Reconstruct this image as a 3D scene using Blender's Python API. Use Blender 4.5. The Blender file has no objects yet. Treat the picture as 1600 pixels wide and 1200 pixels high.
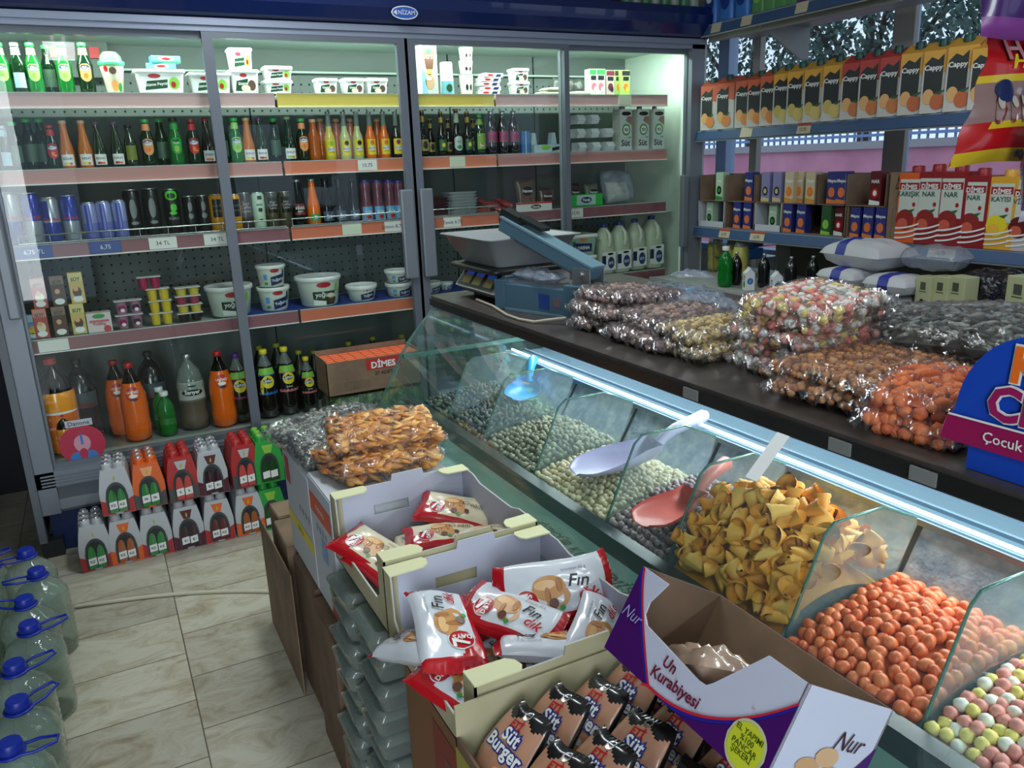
import bpy, bmesh, math, random
from mathutils import Matrix, Vector, Euler
random.seed(7)
R = math.radians
PI = math.pi
# ------------------------------------------------------------ camera
CAM = Vector((0.3907, -3.9549, 1.6652)); FPX = 1245.25
YAW, PITCH, ROLL = R(27.07), R(15.57), R(-2.17)
_f = Vector((math.sin(YAW)*math.cos(PITCH), math.cos(YAW)*math.cos(PITCH), -math.sin(PITCH)))
_r = Vector((math.cos(YAW), -math.sin(YAW), 0)); _u = _r.cross(_f)
CR = _r*math.cos(ROLL) + _u*math.sin(ROLL); CU = _u*math.cos(ROLL) - _r*math.sin(ROLL)
scene = bpy.context.scene
cd = bpy.data.cameras.new('camera'); cam = bpy.data.objects.new('camera', cd)
scene.collection.objects.link(cam); scene.camera = cam
cd.sensor_width = 36; cd.lens = FPX*36/1600; cd.clip_start = .02; cd.clip_end = 200
m = Matrix((( CR.x, CU.x, -_f.x, CAM.x), (CR.y, CU.y, -_f.y, CAM.y), (CR.z, CU.z, -_f.z, CAM.z), (0,0,0,1)))
cam.matrix_world = m
def at(px, py, x=None, y=None, z=None):
    d = _f + CR*((px-800)/FPX) + CU*((600-py)/FPX)
    if x is not None: t = (x-CAM.x)/d.x
    elif y is not None: t = (y-CAM.y)/d.y
    else: t = (z-CAM.z)/d.z
    return CAM + d*t
# ------------------------------------------------------------ view + world
vs = scene.view_settings
vs.view_transform = 'Standard'; vs.look = 'None'; vs.gamma = 1; vs.use_curve_mapping = False
vs.exposure = 0.12
try:
    scene.cycles.transparent_max_bounces = 24
    scene.cycles.max_bounces = 8; scene.cycles.diffuse_bounces = 3; scene.cycles.glossy_bounces = 3
    scene.cycles.caustics_reflective = False; scene.cycles.caustics_refractive = False
    scene.cycles.sample_clamp_indirect = 4
except Exception: pass
w = bpy.data.worlds.new('world'); scene.world = w; w.use_nodes = True
bg = w.node_tree.nodes['Background']; bg.inputs[0].default_value = (.62, .76, 1, 1); bg.inputs[1].default_value = 1.15
def area(name, loc, sx, sy, watts, col, rot=(0,0,0), spread=180):
    l = bpy.data.lights.new(name, 'AREA'); l.shape = 'RECTANGLE'; l.size = sx; l.size_y = sy
    l.energy = watts; l.color = col; l.spread = R(spread)
    o = bpy.data.objects.new(name, l); o.location = loc; o.rotation_euler = rot; scene.collection.objects.link(o); return o
area('fridge_tube_light', (1.85, .10, 2.27), 3.5, .05, 33, (.86, 1, .9), (R(18), 0, 0))
area('ceiling_tube_light', (1.2, -1.35, 2.82), .25, 1.3, 24, (.92, .98, 1))
area('ceiling_tube_light', (2.7, -2.9, 2.82), .25, 1.3, 13, (.92, .98, 1))
area('ceiling_tube_light', (.4, -5.1, 2.82), .25, 1.3, 16, (.92, .98, 1))
area('shopfront_daylight', (-.62, -6.1, 1.55), .95, 2.3, 75, (.86, .94, 1), (R(90), 0, 0))
area('counter_tube_light', (1.80, -2.75, 1.165), .05, 2.9, 22, (.90, .96, 1), (0, R(12), 0))
# ------------------------------------------------------------ materials
def lin(c): 
    c = c/255
    return c/12.92 if c <= .04045 else ((c+.055)/1.055)**2.4
def rgb(t): return (lin(t[0]), lin(t[1]), lin(t[2]), 1)
MT = {}
def P(name, col, rough=.5, metal=0, coat=0, emis=0, trans=0, spec=.5):
    if name in MT: return MT[name]
    m = bpy.data.materials.new(name); m.use_nodes = True
    b = m.node_tree.nodes['Principled BSDF']
    b.inputs['Base Color'].default_value = rgb(col); b.inputs['Roughness'].default_value = rough
    b.inputs['Metallic'].default_value = metal; b.inputs['Coat Weight'].default_value = coat
    b.inputs['Specular IOR Level'].default_value = spec
    if emis:
        b.inputs['Emission Color'].default_value = rgb(col); b.inputs['Emission Strength'].default_value = emis
    MT[name] = m; return m
def noisecol(m, c1, c2, scale=5, detail=4, bump=0, bscale=None, stretch=(1,1,1)):
    nt = m.node_tree; b = nt.nodes['Principled BSDF']
    tc = nt.nodes.new('ShaderNodeTexCoord'); mp = nt.nodes.new('ShaderNodeMapping'); mp.inputs['Scale'].default_value = stretch
    n = nt.nodes.new('ShaderNodeTexNoise'); n.inputs['Scale'].default_value = scale; n.inputs['Detail'].default_value = detail
    r = nt.nodes.new('ShaderNodeValToRGB'); r.color_ramp.elements[0].color = rgb(c1); r.color_ramp.elements[1].color = rgb(c2)
    r.color_ramp.elements[0].position = .35; r.color_ramp.elements[1].position = .65
    nt.links.new(tc.outputs['Object'], mp.inputs[0]); nt.links.new(mp.outputs[0], n.inputs[0]); nt.links.new(n.outputs[0], r.inputs[0]); nt.links.new(r.outputs[0], b.inputs['Base Color'])
    if bump:
        n2 = nt.nodes.new('ShaderNodeTexNoise'); n2.inputs['Scale'].default_value = bscale or scale*4
        nt.links.new(mp.outputs[0], n2.inputs[0])
        bp = nt.nodes.new('ShaderNodeBump'); bp.inputs['Strength'].default_value = bump; bp.inputs['Distance'].default_value = .01
        nt.links.new(n2.outputs[0], bp.inputs['Height']); nt.links.new(bp.outputs[0], b.inputs['Normal'])
    return m
def TG(name, col, opaque=0, rough=.02, refl=1.0, body=None, bump=0, bscale=30):
    """thin glass or film: clear with a tint, fresnel gloss, and OPAQUE of coloured body"""
    if name in MT: return MT[name]
    m = bpy.data.materials.new(name); m.use_nodes = True; nt = m.node_tree
    for n in list(nt.nodes): nt.nodes.remove(n)
    out = nt.nodes.new('ShaderNodeOutputMaterial')
    tr = nt.nodes.new('ShaderNodeBsdfTransparent'); tr.inputs[0].default_value = rgb(col)
    gl = nt.nodes.new('ShaderNodeBsdfGlossy'); gl.inputs['Roughness'].default_value = rough
    mx = nt.nodes.new('ShaderNodeMixShader'); fr = nt.nodes.new('ShaderNodeFresnel'); fr.inputs[0].default_value = 1.45
    mu = nt.nodes.new('ShaderNodeMath'); mu.operation = 'MULTIPLY'; mu.inputs[1].default_value = refl; mu.use_clamp = True
    nt.links.new(fr.outputs[0], mu.inputs[0])
    ge = nt.nodes.new('ShaderNodeNewGeometry'); mr = nt.nodes.new('ShaderNodeMapRange')    # the same gloss on both faces of the sheet
    mr.inputs['To Min'].default_value = 1.45; mr.inputs['To Max'].default_value = 1/1.45
    nt.links.new(ge.outputs['Backfacing'], mr.inputs['Value']); nt.links.new(mr.outputs['Result'], fr.inputs[0])
    base = tr.outputs[0]
    if opaque:
        d = nt.nodes.new('ShaderNodeBsdfDiffuse'); d.inputs[0].default_value = rgb(body or col)
        m2 = nt.nodes.new('ShaderNodeMixShader'); m2.inputs[0].default_value = opaque
        nt.links.new(tr.outputs[0], m2.inputs[1]); nt.links.new(d.outputs[0], m2.inputs[2]); base = m2.outputs[0]
    nt.links.new(mu.outputs[0], mx.inputs[0]); nt.links.new(base, mx.inputs[1]); nt.links.new(gl.outputs[0], mx.inputs[2])
    if bump:
        tc = nt.nodes.new('ShaderNodeTexCoord'); n2 = nt.nodes.new('ShaderNodeTexNoise'); n2.inputs['Scale'].default_value = bscale; n2.inputs['Detail'].default_value = 3
        n2.inputs['Distortion'].default_value = 1.5
        nt.links.new(tc.outputs['Object'], n2.inputs[0])
        bp = nt.nodes.new('ShaderNodeBump'); bp.inputs['Strength'].default_value = bump; bp.inputs['Distance'].default_value = .02
        nt.links.new(n2.outputs[0], bp.inputs['Height'])
        nt.links.new(bp.outputs[0], gl.inputs['Normal']); nt.links.new(bp.outputs[0], fr.inputs['Normal'])
    nt.links.new(mx.outputs[0], out.inputs[0])
    MT[name] = m; return m
WHITE = P('white', (225,228,226), .4); OFFW = P('off_white_print', (205,208,204), .45); BLACK = P('black', (14,14,16), .4)
DARK = P('dark_plastic', (30,34,38), .45); RED = P('red', (176,20,26), .35); GREEN = P('green', (40,140,60), .4)
BLUE = P('blue', (20,50,150), .35); YEL = P('yellow', (225,205,40), .4); ORG = P('orange', (235,110,30), .4)
NAVY = P('navy', (18,34,88), .4); MAG = P('magenta', (150,25,90), .4); PURP = P('purple', (60,22,96), .4)
GREY = P('grey', (120,126,130), .5); BROWN = P('brown', (88,58,48), .5); CREAM = P('cream', (215,208,175), .5)
LBLUE = P('light_blue', (90,150,205), .4); LGREEN = P('light_green', (130,190,70), .4); PINK = P('pink', (200,100,115), .5)
MAROON = P('maroon', (90,24,30), .4); DGREEN = P('dark_green', (16,60,34), .4); SILVER = P('silver', (190,195,200), .28, .8)
TAN = P('tan', (190,150,110), .5); PEACH = P('peach', (235,150,80), .45); LILAC = P('lilac', (150,150,200), .45)
ALU = P('fridge_aluminium', (124,132,142), .42, .25)
KRAFT = noisecol(P('kraft_card', (120,98,78), .75), (112,92,74), (134,110,88), 9, 3)
KRAFT2 = noisecol(P('dark_kraft_card', (104,82,64), .8), (98,76,60), (116,92,72), 7, 3)
PALEKR = noisecol(P('pale_card', (176,170,136), .7), (170,164,130), (184,178,146), 8, 3)
CARDIN = P('lavender_white_card', (186,190,208), .6)
CARDTOP = P('cream_card_flap', (216,216,172), .55)
WBOX = P('white_card', (190,196,204), .6)
PANE = TG('clear_pane_glass', (251,255,253), 0, .01, .65)
CGLASS = TG('counter_glass', (246,253,251), .02, .015, 1.1, body=(180,210,205))
CEDGE = TG('glass_edge_green', (170,205,198), .45, .1, 1, body=(104,150,142))
FILM = TG('wrinkled_clear_film', (252,252,253), .05, .10, .8, body=(200,205,212), bump=.55, bscale=17)
FILM2 = TG('soft_clear_film', (250,250,252), .30, .15, 1.0, body=(170,185,205), bump=.8, bscale=18)
# ------------------------------------------------------------ mesh helpers
COL = scene.collection
_txt = {}
def txt(s, size=1.0, bold=0.0, shear=0.0, sx=1.0):
    k = (s, bold, shear)
    if k not in _txt:
        c = bpy.data.curves.new('t', 'FONT'); c.body = s; c.size = 1; c.offset = bold; c.shear = shear; c.resolution_u = 2
        c.align_x = 'CENTER'; c.align_y = 'CENTER'; c.space_line = .85
        o = bpy.data.objects.new('t', c); COL.objects.link(o)
        bpy.context.view_layer.update()
        me = bpy.data.meshes.new_from_object(o.evaluated_get(bpy.context.evaluated_depsgraph_get()))
        V = [(v.co.x, v.co.y) for v in me.vertices]; F = [tuple(p.vertices) for p in me.polygons]
        bpy.data.objects.remove(o); bpy.data.curves.remove(c); bpy.data.meshes.remove(me)
        if V:
            x0 = min(a for a, b in V); x1 = max(a for a, b in V); y0 = min(b for a, b in V); y1 = max(b for a, b in V)
            V = [(a-(x0+x1)/2, b-(y0+y1)/2) for a, b in V]
        _txt[k] = (V, F)
    V, F = _txt[k]
    return [(a*size*sx, b*size) for a, b in V], F
class MB:
    def __init__(s): s.v = []; s.f = []; s.mi = []; s.sm = []; s.ms = []
    def mat(s, m):
        if m not in s.ms: s.ms.append(m)
        return s.ms.index(m)
    def add(s, V, F, m, smooth=False, T=None):
        o = len(s.v); i = s.mat(m)
        if T is not None: V = [T @ Vector(p) for p in V]
        s.v += [tuple(p) for p in V]; s.f += [tuple(a+o for a in f) for f in F]
        s.mi += [i]*len(F); s.sm += [smooth]*len(F); return s
    def box(s, x0, x1, y0, y1, z0, z1, m, T=None, bev=0):
        if bev:
            b = bmesh.new(); bmesh.ops.create_cube(b, size=1)
            for v in b.verts: v.co = ((x0+x1)/2+v.co.x*(x1-x0), (y0+y1)/2+v.co.y*(y1-y0), (z0+z1)/2+v.co.z*(z1-z0))
            bmesh.ops.bevel(b, geom=b.edges[:], offset=bev, segments=2, affect='EDGES', profile=.6)
            b.verts.index_update(); V = [v.co.copy() for v in b.verts]; F = [[v.index for v in f.verts] for f in b.faces]; b.free()
            return s.add(V, F, m, False, T)
        V = [(x,y,z) for x in (x0,x1) for y in (y0,y1) for z in (z0,z1)]
        return s.add(V, [(0,1,3,2),(4,6,7,5),(0,4,5,1),(2,3,7,6),(0,2,6,4),(1,5,7,3)], m, False, T)
    def lathe(s, prof, m, n=20, T=None, smooth=True, cap=True):
        V = []; F = []
        for r, z in prof:
            for k in range(n): a = 2*PI*k/n; V.append((r*math.sin(a), -r*math.cos(a), z))
        for i in range(len(prof)-1):
            for k in range(n):
                a = i*n+k; b = i*n+(k+1) % n; F.append((a, b, b+n, a+n))
        s.add(V, F, m, smooth, T)
        if cap:
            for i, rev in ((0, True), (len(prof)-1, False)):
                if prof[i][0] > 1e-4:
                    c = V[i*n:(i+1)*n]; f = list(range(n))
                    s.add(c, [tuple(reversed(f)) if rev else tuple(f)], m, False, T)
        return s
    def loft(s, loops, m, smooth=True, cap=(True, True), T=None):
        n = len(loops[0]); V = [p for l in loops for p in l]; F = []
        for i in range(len(loops)-1):
            for k in range(n): a = i*n+k; b = i*n+(k+1) % n; F.append((a, b, b+n, a+n))
        s.add(V, F, m, smooth, T)
        if cap[0]: s.add(loops[0], [tuple(reversed(range(n)))], m, False, T)
        if cap[1]: s.add(loops[-1], [tuple(range(n))], m, False, T)
        return s
    def tube(s, pts, r, m, n=8, closed=False, T=None):
        pts = [Vector(p) for p in pts]; L = len(pts); loops = []
        up = None
        for i, p in enumerate(pts):
            a = pts[i-1] if (i or closed) else p; b = pts[(i+1) % L] if (i < L-1 or closed) else p
            d = (b-a).normalized()
            if up is None: up = Vector((0,0,1)) if abs(d.z) < .9 else Vector((1,0,0))
            e = d.cross(up); 
            if e.length < 1e-5: e = d.cross(Vector((1,0,0)))
            e.normalize(); g = e.cross(d).normalized(); up = g
            rr = r[i] if isinstance(r, (list, tuple)) else r
            loops.append([p+e*(rr*math.cos(2*PI*k/n))+g*(rr*math.sin(2*PI*k/n)) for k in range(n)])
        if closed: loops.append(loops[0]); return s.loft(loops, m, True, (False, False), T)
        return s.loft(loops, m, True, (True, True), T)
    def prism(s, poly, y0, y1, m, T=None, axis='y'):
        n = len(poly)
        if axis == 'y': f = lambda a, b, c: (a, c, b)
        elif axis == 'x': f = lambda a, b, c: (c, a, b)
        else: f = lambda a, b, c: (a, b, c)
        V = [f(a, b, y0) for a, b in poly]+[f(a, b, y1) for a, b in poly]
        F = [tuple(range(n)), tuple(reversed(range(n, 2*n)))]+[(i, i+n, (i+1) % n+n, (i+1) % n) for i in range(n)]
        return s.add(V, F, m, False, T)
    def grid(s, fn, nu, nv, m, smooth=True, T=None, matfn=None):
        V = [fn(i/nu, j/nv) for j in range(nv+1) for i in range(nu+1)]
        o = len(s.v)
        if T is not None: V = [T @ Vector(p) for p in V]
        s.v += [tuple(p) for p in V]
        for j in range(nv):
            for i in range(nu):
                a = o+j*(nu+1)+i; s.f.append((a, a+1, a+nu+2, a+nu+1)); s.sm.append(smooth)
                s.mi.append(s.mat(matfn((i+.5)/nu, (j+.5)/nv) if matfn else m))
        return s
    # decals on a surface S(u,v)->point
    def strip(s, S, u0, u1, top, bot, m, n=10):
        V = []; F = []
        for i in range(n+1):
            u = u0+(u1-u0)*i/n
            V += [S(u, bot(u) if callable(bot) else bot), S(u, top(u) if callable(top) else top)]
            if i: F.append((2*i-2, 2*i, 2*i+1, 2*i-1))
        return s.add(V, F, m, False)
    def oval(s, S, cu, cv, a, b, m, n=12):
        q = lambda u: max(0, 1-((u-cu)/a)**2)**.5*b
        return s.strip(S, cu-a, cu+a, lambda u: cv+q(u), lambda u: cv-q(u), m, n)
    def text(s, S, string, cu, cv, size, m, bold=.0, rot=0, sx=1, shear=0):
        V, F = txt(string, size, bold, shear, sx); c, d = math.cos(rot), math.sin(rot)
        return s.add([S(cu+x*c-y*d, cv+x*d+y*c) for x, y in V], F, m, False)
    def poly(s, S, pts, m):
        return s.add([S(u, v) for u, v in pts], [tuple(range(len(pts)))], m, False)
    def build(s, name, parent=None, loc=None):
        me = bpy.data.meshes.new(name)
        me.from_pydata(s.v, [], s.f)
        for m in s.ms: me.materials.append(m)
        me.polygons.foreach_set('material_index', s.mi); me.polygons.foreach_set('use_smooth', s.sm); me.update()
        o = bpy.data.objects.new(name, me); COL.objects.link(o)
        if parent: o.parent = parent
        if loc: o.location = loc
        return o
def cyl(R0, off=.0006, Rf=None):
    return lambda u, v: (((Rf(v) if Rf else R0)+off)*math.sin(u/R0), -((Rf(v) if Rf else R0)+off)*math.cos(u/R0), v)
def front(y): return lambda u, v: (u, y, v)
def side(x): return lambda u, v: (x, u, v)
def top(z): return lambda u, v: (u, v, z)
def rrect(w, d, r, z, n=4):
    P_ = []
    for cx, cy, a0 in ((w/2-r, -d/2+r, -90), (w/2-r, d/2-r, 0), (-w/2+r, d/2-r, 90), (-w/2+r, -d/2+r, 180)):
        for k in range(n+1): a = R(a0+90*k/n); P_.append((cx+r*math.cos(a), cy+r*math.sin(a), z))
    return P_
_ico = {}
def ico(sub):
    if sub not in _ico:
        b = bmesh.new(); bmesh.ops.create_icosphere(b, subdivisions=sub, radius=1); b.verts.index_update()
        _ico[sub] = ([v.co.copy() for v in b.verts], [tuple(v.index for v in f.verts) for f in b.faces]); b.free()
    return _ico[sub]
def E(name, loc=(0,0,0), rz=0):
    o = bpy.data.objects.new(name, None); COL.objects.link(o); o.location = loc; o.rotation_euler = (0,0,rz); o.empty_display_size = .02
    return o
def tag(o, label, cat, group=None):
    o['label'] = label; o['category'] = cat
    if group: o['group'] = group
    return o
def struct(o): o['kind'] = 'structure'; return o
KIDS = {}
def kids(o): return [c for c in o.children]
def dup(root):
    c = root.copy(); COL.objects.link(c)
    for ch in list(root.children):
        d = ch.copy(); COL.objects.link(d); d.parent = c
        for g in list(ch.children):
            e = g.copy(); COL.objects.link(e); e.parent = d
    return c
USED = set()
def inst(proto):
    """the first time the thing itself, then a copy with its parts"""
    if proto.name in USED: return dup(proto)
    USED.add(proto.name); return proto
ORD = ['zeroth','first','second','third','fourth','fifth','sixth','seventh','eighth','ninth','tenth','eleventh','twelfth','thirteenth','fourteenth','fifteenth','sixteenth','seventeenth','eighteenth','nineteenth','twentieth']
PEND = []
def pend(o, desc, place, cat, key, group=None, how='from left'):
    o['category'] = cat; PEND.append((o, desc, place, key, how)); o['group'] = group or (cat+'s '+place)
def flush():
    d = {}
    for t in PEND: d.setdefault((t[1], t[2], t[4]), []).append(t)
    for (desc, place, how), l in d.items():
        l.sort(key=lambda t: t[3])
        for i, t in enumerate(l):
            t[0]['label'] = f'{desc} {place}' if len(l) == 1 else f'{desc}, {ORD[i+1] if i < 20 else i+1} {how} {place}'
            if len(t[0]['label'].split()) > 16: print('LONG', t[0]['label'])
# ============================================================ the room
def travertine():
    m = P('travertine_tile', (168,160,140), .38); nt = m.node_tree; b = nt.nodes['Principled BSDF']
    N = nt.nodes.new; L = nt.links.new
    g = N('ShaderNodeNewGeometry'); sp = N('ShaderNodeSeparateXYZ'); L(g.outputs['Position'], sp.inputs[0])
    cb = N('ShaderNodeCombineXYZ'); L(sp.outputs[1], cb.inputs[0]); L(sp.outputs[0], cb.inputs[1])
    mp = N('ShaderNodeMapping'); mp.inputs['Location'].default_value = (.12, .14, 0); L(cb.outputs[0], mp.inputs[0])
    br = N('ShaderNodeTexBrick'); br.inputs['Scale'].default_value = 1; br.inputs['Brick Width'].default_value = .30; br.inputs['Row Height'].default_value = .60
    br.offset = .45; br.inputs['Mortar Size'].default_value = .0022; br.inputs['Color1'].default_value = (0,0,0,1); br.inputs['Color2'].default_value = (1,1,1,1); br.inputs['Mortar'].default_value = (.5,.5,.5,1)
    L(mp.outputs[0], br.inputs[0])
    n = N('ShaderNodeTexNoise'); n.inputs['Scale'].default_value = 6; n.inputs['Detail'].default_value = 12; n.inputs['Distortion'].default_value = 1.0; n.inputs['Roughness'].default_value = .72
    mp2 = N('ShaderNodeMapping'); mp2.inputs['Scale'].default_value = (1, 1.7, 1); L(g.outputs['Position'], mp2.inputs[0])
    va = N('ShaderNodeVectorMath'); va.operation = 'MULTIPLY_ADD'; va.inputs[1].default_value = (7,7,7); L(br.outputs['Color'], va.inputs[0]); L(mp2.outputs[0], va.inputs[2]); L(va.outputs[0], n.inputs[0])
    r = N('ShaderNodeValToRGB'); r.color_ramp.elements[0].color = rgb((150,136,112)); r.color_ramp.elements[1].color = rgb((198,194,178))
    r.color_ramp.elements[0].position = .30; r.color_ramp.elements[1].position = .56; e = r.color_ramp.elements.new(.44); e.color = rgb((182,174,154)); L(n.outputs[0], r.inputs[0])
    m2 = N('ShaderNodeMix'); m2.data_type = 'RGBA'; m2.blend_type = 'MULTIPLY'; m2.inputs[0].default_value = .25; L(r.outputs[0], m2.inputs[6]); L(br.outputs['Color'], m2.inputs[7])
    m3 = N('ShaderNodeMix'); m3.data_type = 'RGBA'; L(br.outputs['Fac'], m3.inputs[0]); L(m2.outputs[2], m3.inputs[6]); m3.inputs[7].default_value = rgb((92,80,62)); L(m3.outputs[2], b.inputs['Base Color'])
    return m
X0, X1, Y0, Y1, ZC = -1.15, 4.32, -6.2, .98, 2.95
WALLP = noisecol(P('wall_paint', (176,176,168), .8), (170,170,162), (182,182,174), 2)
DARKW = P('dark_wall_paint', (26,29,36), .8); CEILP = P('ceiling_paint', (205,205,198), .85)  # near-black walls: shade of the gap beside the fridge put into the colour
struct(MB().box(X0-.1, X1+.1, Y0-.1, Y1+.1, -.08, 0, travertine()).build('floor'))
struct(MB().box(X0-.1, X1+.1, Y0-.1, Y1+.1, ZC, ZC+.1, CEILP).build('ceiling'))
struct(MB().box(X0-.1, X1+.1, Y1, Y1+.1, 0, ZC, DARKW).build('wall_back'))
struct(MB().box(X0-.1, X0, Y0, Y1, 0, ZC, DARKW).build('wall_left'))
b = MB(); b.box(.4, 1.9, Y0-.1, Y0, 0, ZC, WALLP); b.box(X0, .4, Y0-.1, Y0, 0, .35, WALLP); b.box(X0, .4, Y0-.1, Y0, 2.75, ZC, WALLP); b.box(1.9, 3.6, Y0-.1, Y0, 2.3, ZC, WALLP); b.box(3.6, X1, Y0-.1, Y0, 0, ZC, WALLP)
struct(b.build('wall_front'))
fr = struct(MB().box(1.9, 2.0, Y0-.08, Y0-.02, 0, 2.3, ALU).box(3.5, 3.6, Y0-.08, Y0-.02, 0, 2.3, ALU).box(2.7, 2.8, Y0-.08, Y0-.02, 0, 2.3, ALU).box(1.9, 3.6, Y0-.08, Y0-.02, 2.2, 2.3, ALU).build('door_1'))
MB().box(2.0, 3.5, Y0-.055, Y0-.045, .02, 2.2, PANE).build('pane', fr)
wf = struct(MB().box(X0, X0+.06, Y0-.08, Y0-.02, .35, 2.75, ALU).box(.34, .4, Y0-.08, Y0-.02, .35, 2.75, ALU).box(X0, .4, Y0-.08, Y0-.02, 2.69, 2.75, ALU).build('window_5'))
MB().box(X0+.06, .34, Y0-.055, Y0-.045, .35, 2.69, PANE).build('pane', wf)
WINB, WINT = 1.0, 2.62
struct(MB().box(X1, X1+.12, Y0, Y1, 0, WINB, WALLP).box(X1, X1+.12, Y0, Y1, WINT, ZC, WALLP).box(X1, X1+.12, Y0, -4.4, WINB, WINT, WALLP).build('wall_right'))
WFR = P('window_frame_blue_white', (150,172,205), .45)
edges = [-4.4, -2.7, -.92, .42, .98]
for i in range(4):
    a, c = edges[i], edges[i+1]
    wf = struct(MB().box(X1-.02, X1+.06, a, a+.05, WINB, WINT, WFR).box(X1-.02, X1+.06, c-.05, c, WINB, WINT, WFR).box(X1-.02, X1+.06, a, c, WINB, WINB+.05, WFR).box(X1-.02, X1+.06, a, c, WINT-.05, WINT, WFR).build(f'window_{i+1}'))
    MB().box(X1+.02, X1+.026, a+.05, c-.05, WINB+.05, WINT-.05, PANE).build('pane', wf)
struct(MB().box(X1-.05, X1-.021, -1.02, -.90, WINB, WINT, P('beige_pillar', (158,152,148), .7)).build('trim_1'))
# outside: pavement, pink garden wall, railing, trees
struct(MB().box(X1+.13, 16, -12, 14, -.3, -.05, P('pavement', (140,138,135), .9)).build('floor_outside'))
struct(MB().box(8, 8.2, -12, 14, -.05, 1.66, noisecol(P('pink_render', (196,128,150), .85), (188,122,144), (204,136,158), 3)).box(7.95, 8.25, -12, 14, 1.66, 1.74, P('grey_coping', (150,145,150), .8)).build('wall_outside'))
RAIL = P('railing_blue_grey', (110,130,175), .5)
b = MB(); 
for z in (1.80, 2.02): b.box(8.08, 8.12, -6, 10, z-.015, z+.015, RAIL)
for k in range(160): y = -6+k*.1; b.box(8.09, 8.11, y, y+.018, 1.74, 2.02, RAIL)
for k in range(9): y = -6+k*2; b.box(8.06, 8.14, y, y+.07, 1.74, 2.06, RAIL)
tag(b.build('railing'), 'blue-grey metal railing on top of the pink wall outside the window', 'railing')
LEAF = noisecol(P('leaf', (60,84,72), .6), (36,56,48), (96,122,112), 4)
for ti, (tx, ty, n) in enumerate(((11, 2.2, 4200), (11.5, 5.2, 4200), (11, -1.0, 3200), (12, 8.2, 2500))):
    V = []; F = []
    for k in range(n):
        while True:
            p = Vector((random.uniform(-1,1), random.uniform(-1,1), random.uniform(-1,1)))
            if .25 < p.length < 1: break
        c = Vector((p.x*1.5, p.y*1.5, p.z*1.6+3.6)); a = Vector((random.gauss(0,1), random.gauss(0,1), random.gauss(0,1))).normalized(); e = a.orthogonal().normalized(); g = a.cross(e)
        s = random.uniform(.035, .09); o = len(V); V += [c-e*s, c+g*s*.5, c+e*s, c-g*s*.5]; F.append((o, o+1, o+2, o+3))
    t = E('tree', (tx, ty, 0)); tag(t, ['leafy tree nearest the juice shelf end, outside the window','leafy tree seen left behind the fridge side window','leafy tree seen behind the hanging snack bags','leafy tree furthest left outside, mostly hidden by the fridge'][ti], 'tree', 'trees outside the window')
    MB().add(V, F, LEAF).build('crown', t)
    tb = MB(); tb.tube([(0,0,0), (.1,.05,1.5), (0,0,2.6), (.1,.1,3.8)], [.16,.12,.09,.05], P('bark', (70,60,52), .9))
    for q in range(5): tb.tube([(0,0,2.3), (math.cos(q*1.3)*.7, math.sin(q*1.3)*.9, 3.4), (math.cos(q*1.3)*1.1, math.sin(q*1.3)*1.5, 4.3)], [.06,.04,.02], P('bark', (70,60,52), .9), 6)
    tb.build('trunk', t)
# ceiling fittings
LAMPM = P('lit_tube', (235,245,255), .4, emis=5)
for i, (x, y) in enumerate(((1.2, -1.35), (2.7, -2.9), (.4, -5.1))):
    t = E('ceiling_light', (x, y, ZC-.07)); tag(t, ['ceiling tube light over the aisle','ceiling tube light over the counter','ceiling tube light near the entrance'][i], 'ceiling light', 'ceiling tube lights')
    MB().box(-.09, .09, -.68, .68, 0, .069, P('lamp_white', (220,220,220), .5)).build('housing', t)
    for s in (-.045, .045): MB().tube([(s,-.62,-.02), (s,.62,-.02)], .013, LAMPM, 10).build('tube', t)
# ============================================================ the fridge
W = 3.762; ZS = {'A': 2.014, 'B': 1.702, 'C': 1.388, 'D': .972, 'E': .43}
F_ = E('display_fridge', (0, 0, 0)); tag(F_, 'long four-door glass display fridge with blue header along the back wall', 'fridge')
HBLUE = P('header_blue_gloss', (14,34,90), .22, coat=.6)
prof = [(-.02,2.314), (-.07,2.33), (-.105,2.38), (-.11,2.43), (-.09,2.475), (-.03,2.49), (.3,2.49), (.3,2.314)]
h = MB().prism(prof, -.03, W-.02, HBLUE, axis='x').build('header', F_)
for z in (2.365, 2.385, 2.405): pass
lg = MB(); LX, LZ = at(632, 20, y=-.11).x, at(632, 20, y=-.11).z; S = lambda u, v: (LX+u, -.1135, LZ+v)
lg.oval(S, 0, 0, .068, .03, SILVER, 16); S2 = lambda u, v: (LX+u, -.1150, LZ+v); lg.oval(S2, 0, 0, .062, .025, P('logo_blue', (30,90,190), .4), 16)
S3 = lambda u, v: (LX+u, -.1165, LZ+v); lg.text(S3, 'NİZAM', 0.008, .004, .026, WHITE, .01); lg.poly(S3, [(-.058,0), (-.04,.012), (-.04,-.012)], WHITE); lg.build('logo', h)
ENDC = P('header_end_cap', (70,76,84), .4)
MB().prism([(a-.004 if a < .2 else a, c) for a, c in prof], W-.02, W+.01, ENDC, axis='x').build('end_cap', F_)
b = MB(); b.box(0, W, -.02, .05, 2.262, 2.314, P('rail_light_aluminium', (138,148,168), .4, .3)); b.box(0, W, -.035, -.02, 2.285, 2.314, P('rail_light_aluminium', (1,1,1)))
b.box(0, W, -.02, .05, .326, .40, ALU)
for z in (.335, .35, .365, .38): b.box(0.02, W-.02, -.026, -.02, z, z+.007, ALU)
b.box(0, .075, -.02, .05, .2, 2.3, ALU); b.box(W-.095, W, -.02, .05, .2, 2.3, ALU); b.box(1.862, 1.905, -.01, .05, .4, 2.27, ALU)
b.build('front_frame', F_)
SIDEM = P('side_panel_grey', (96,104,112), .5)
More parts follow.
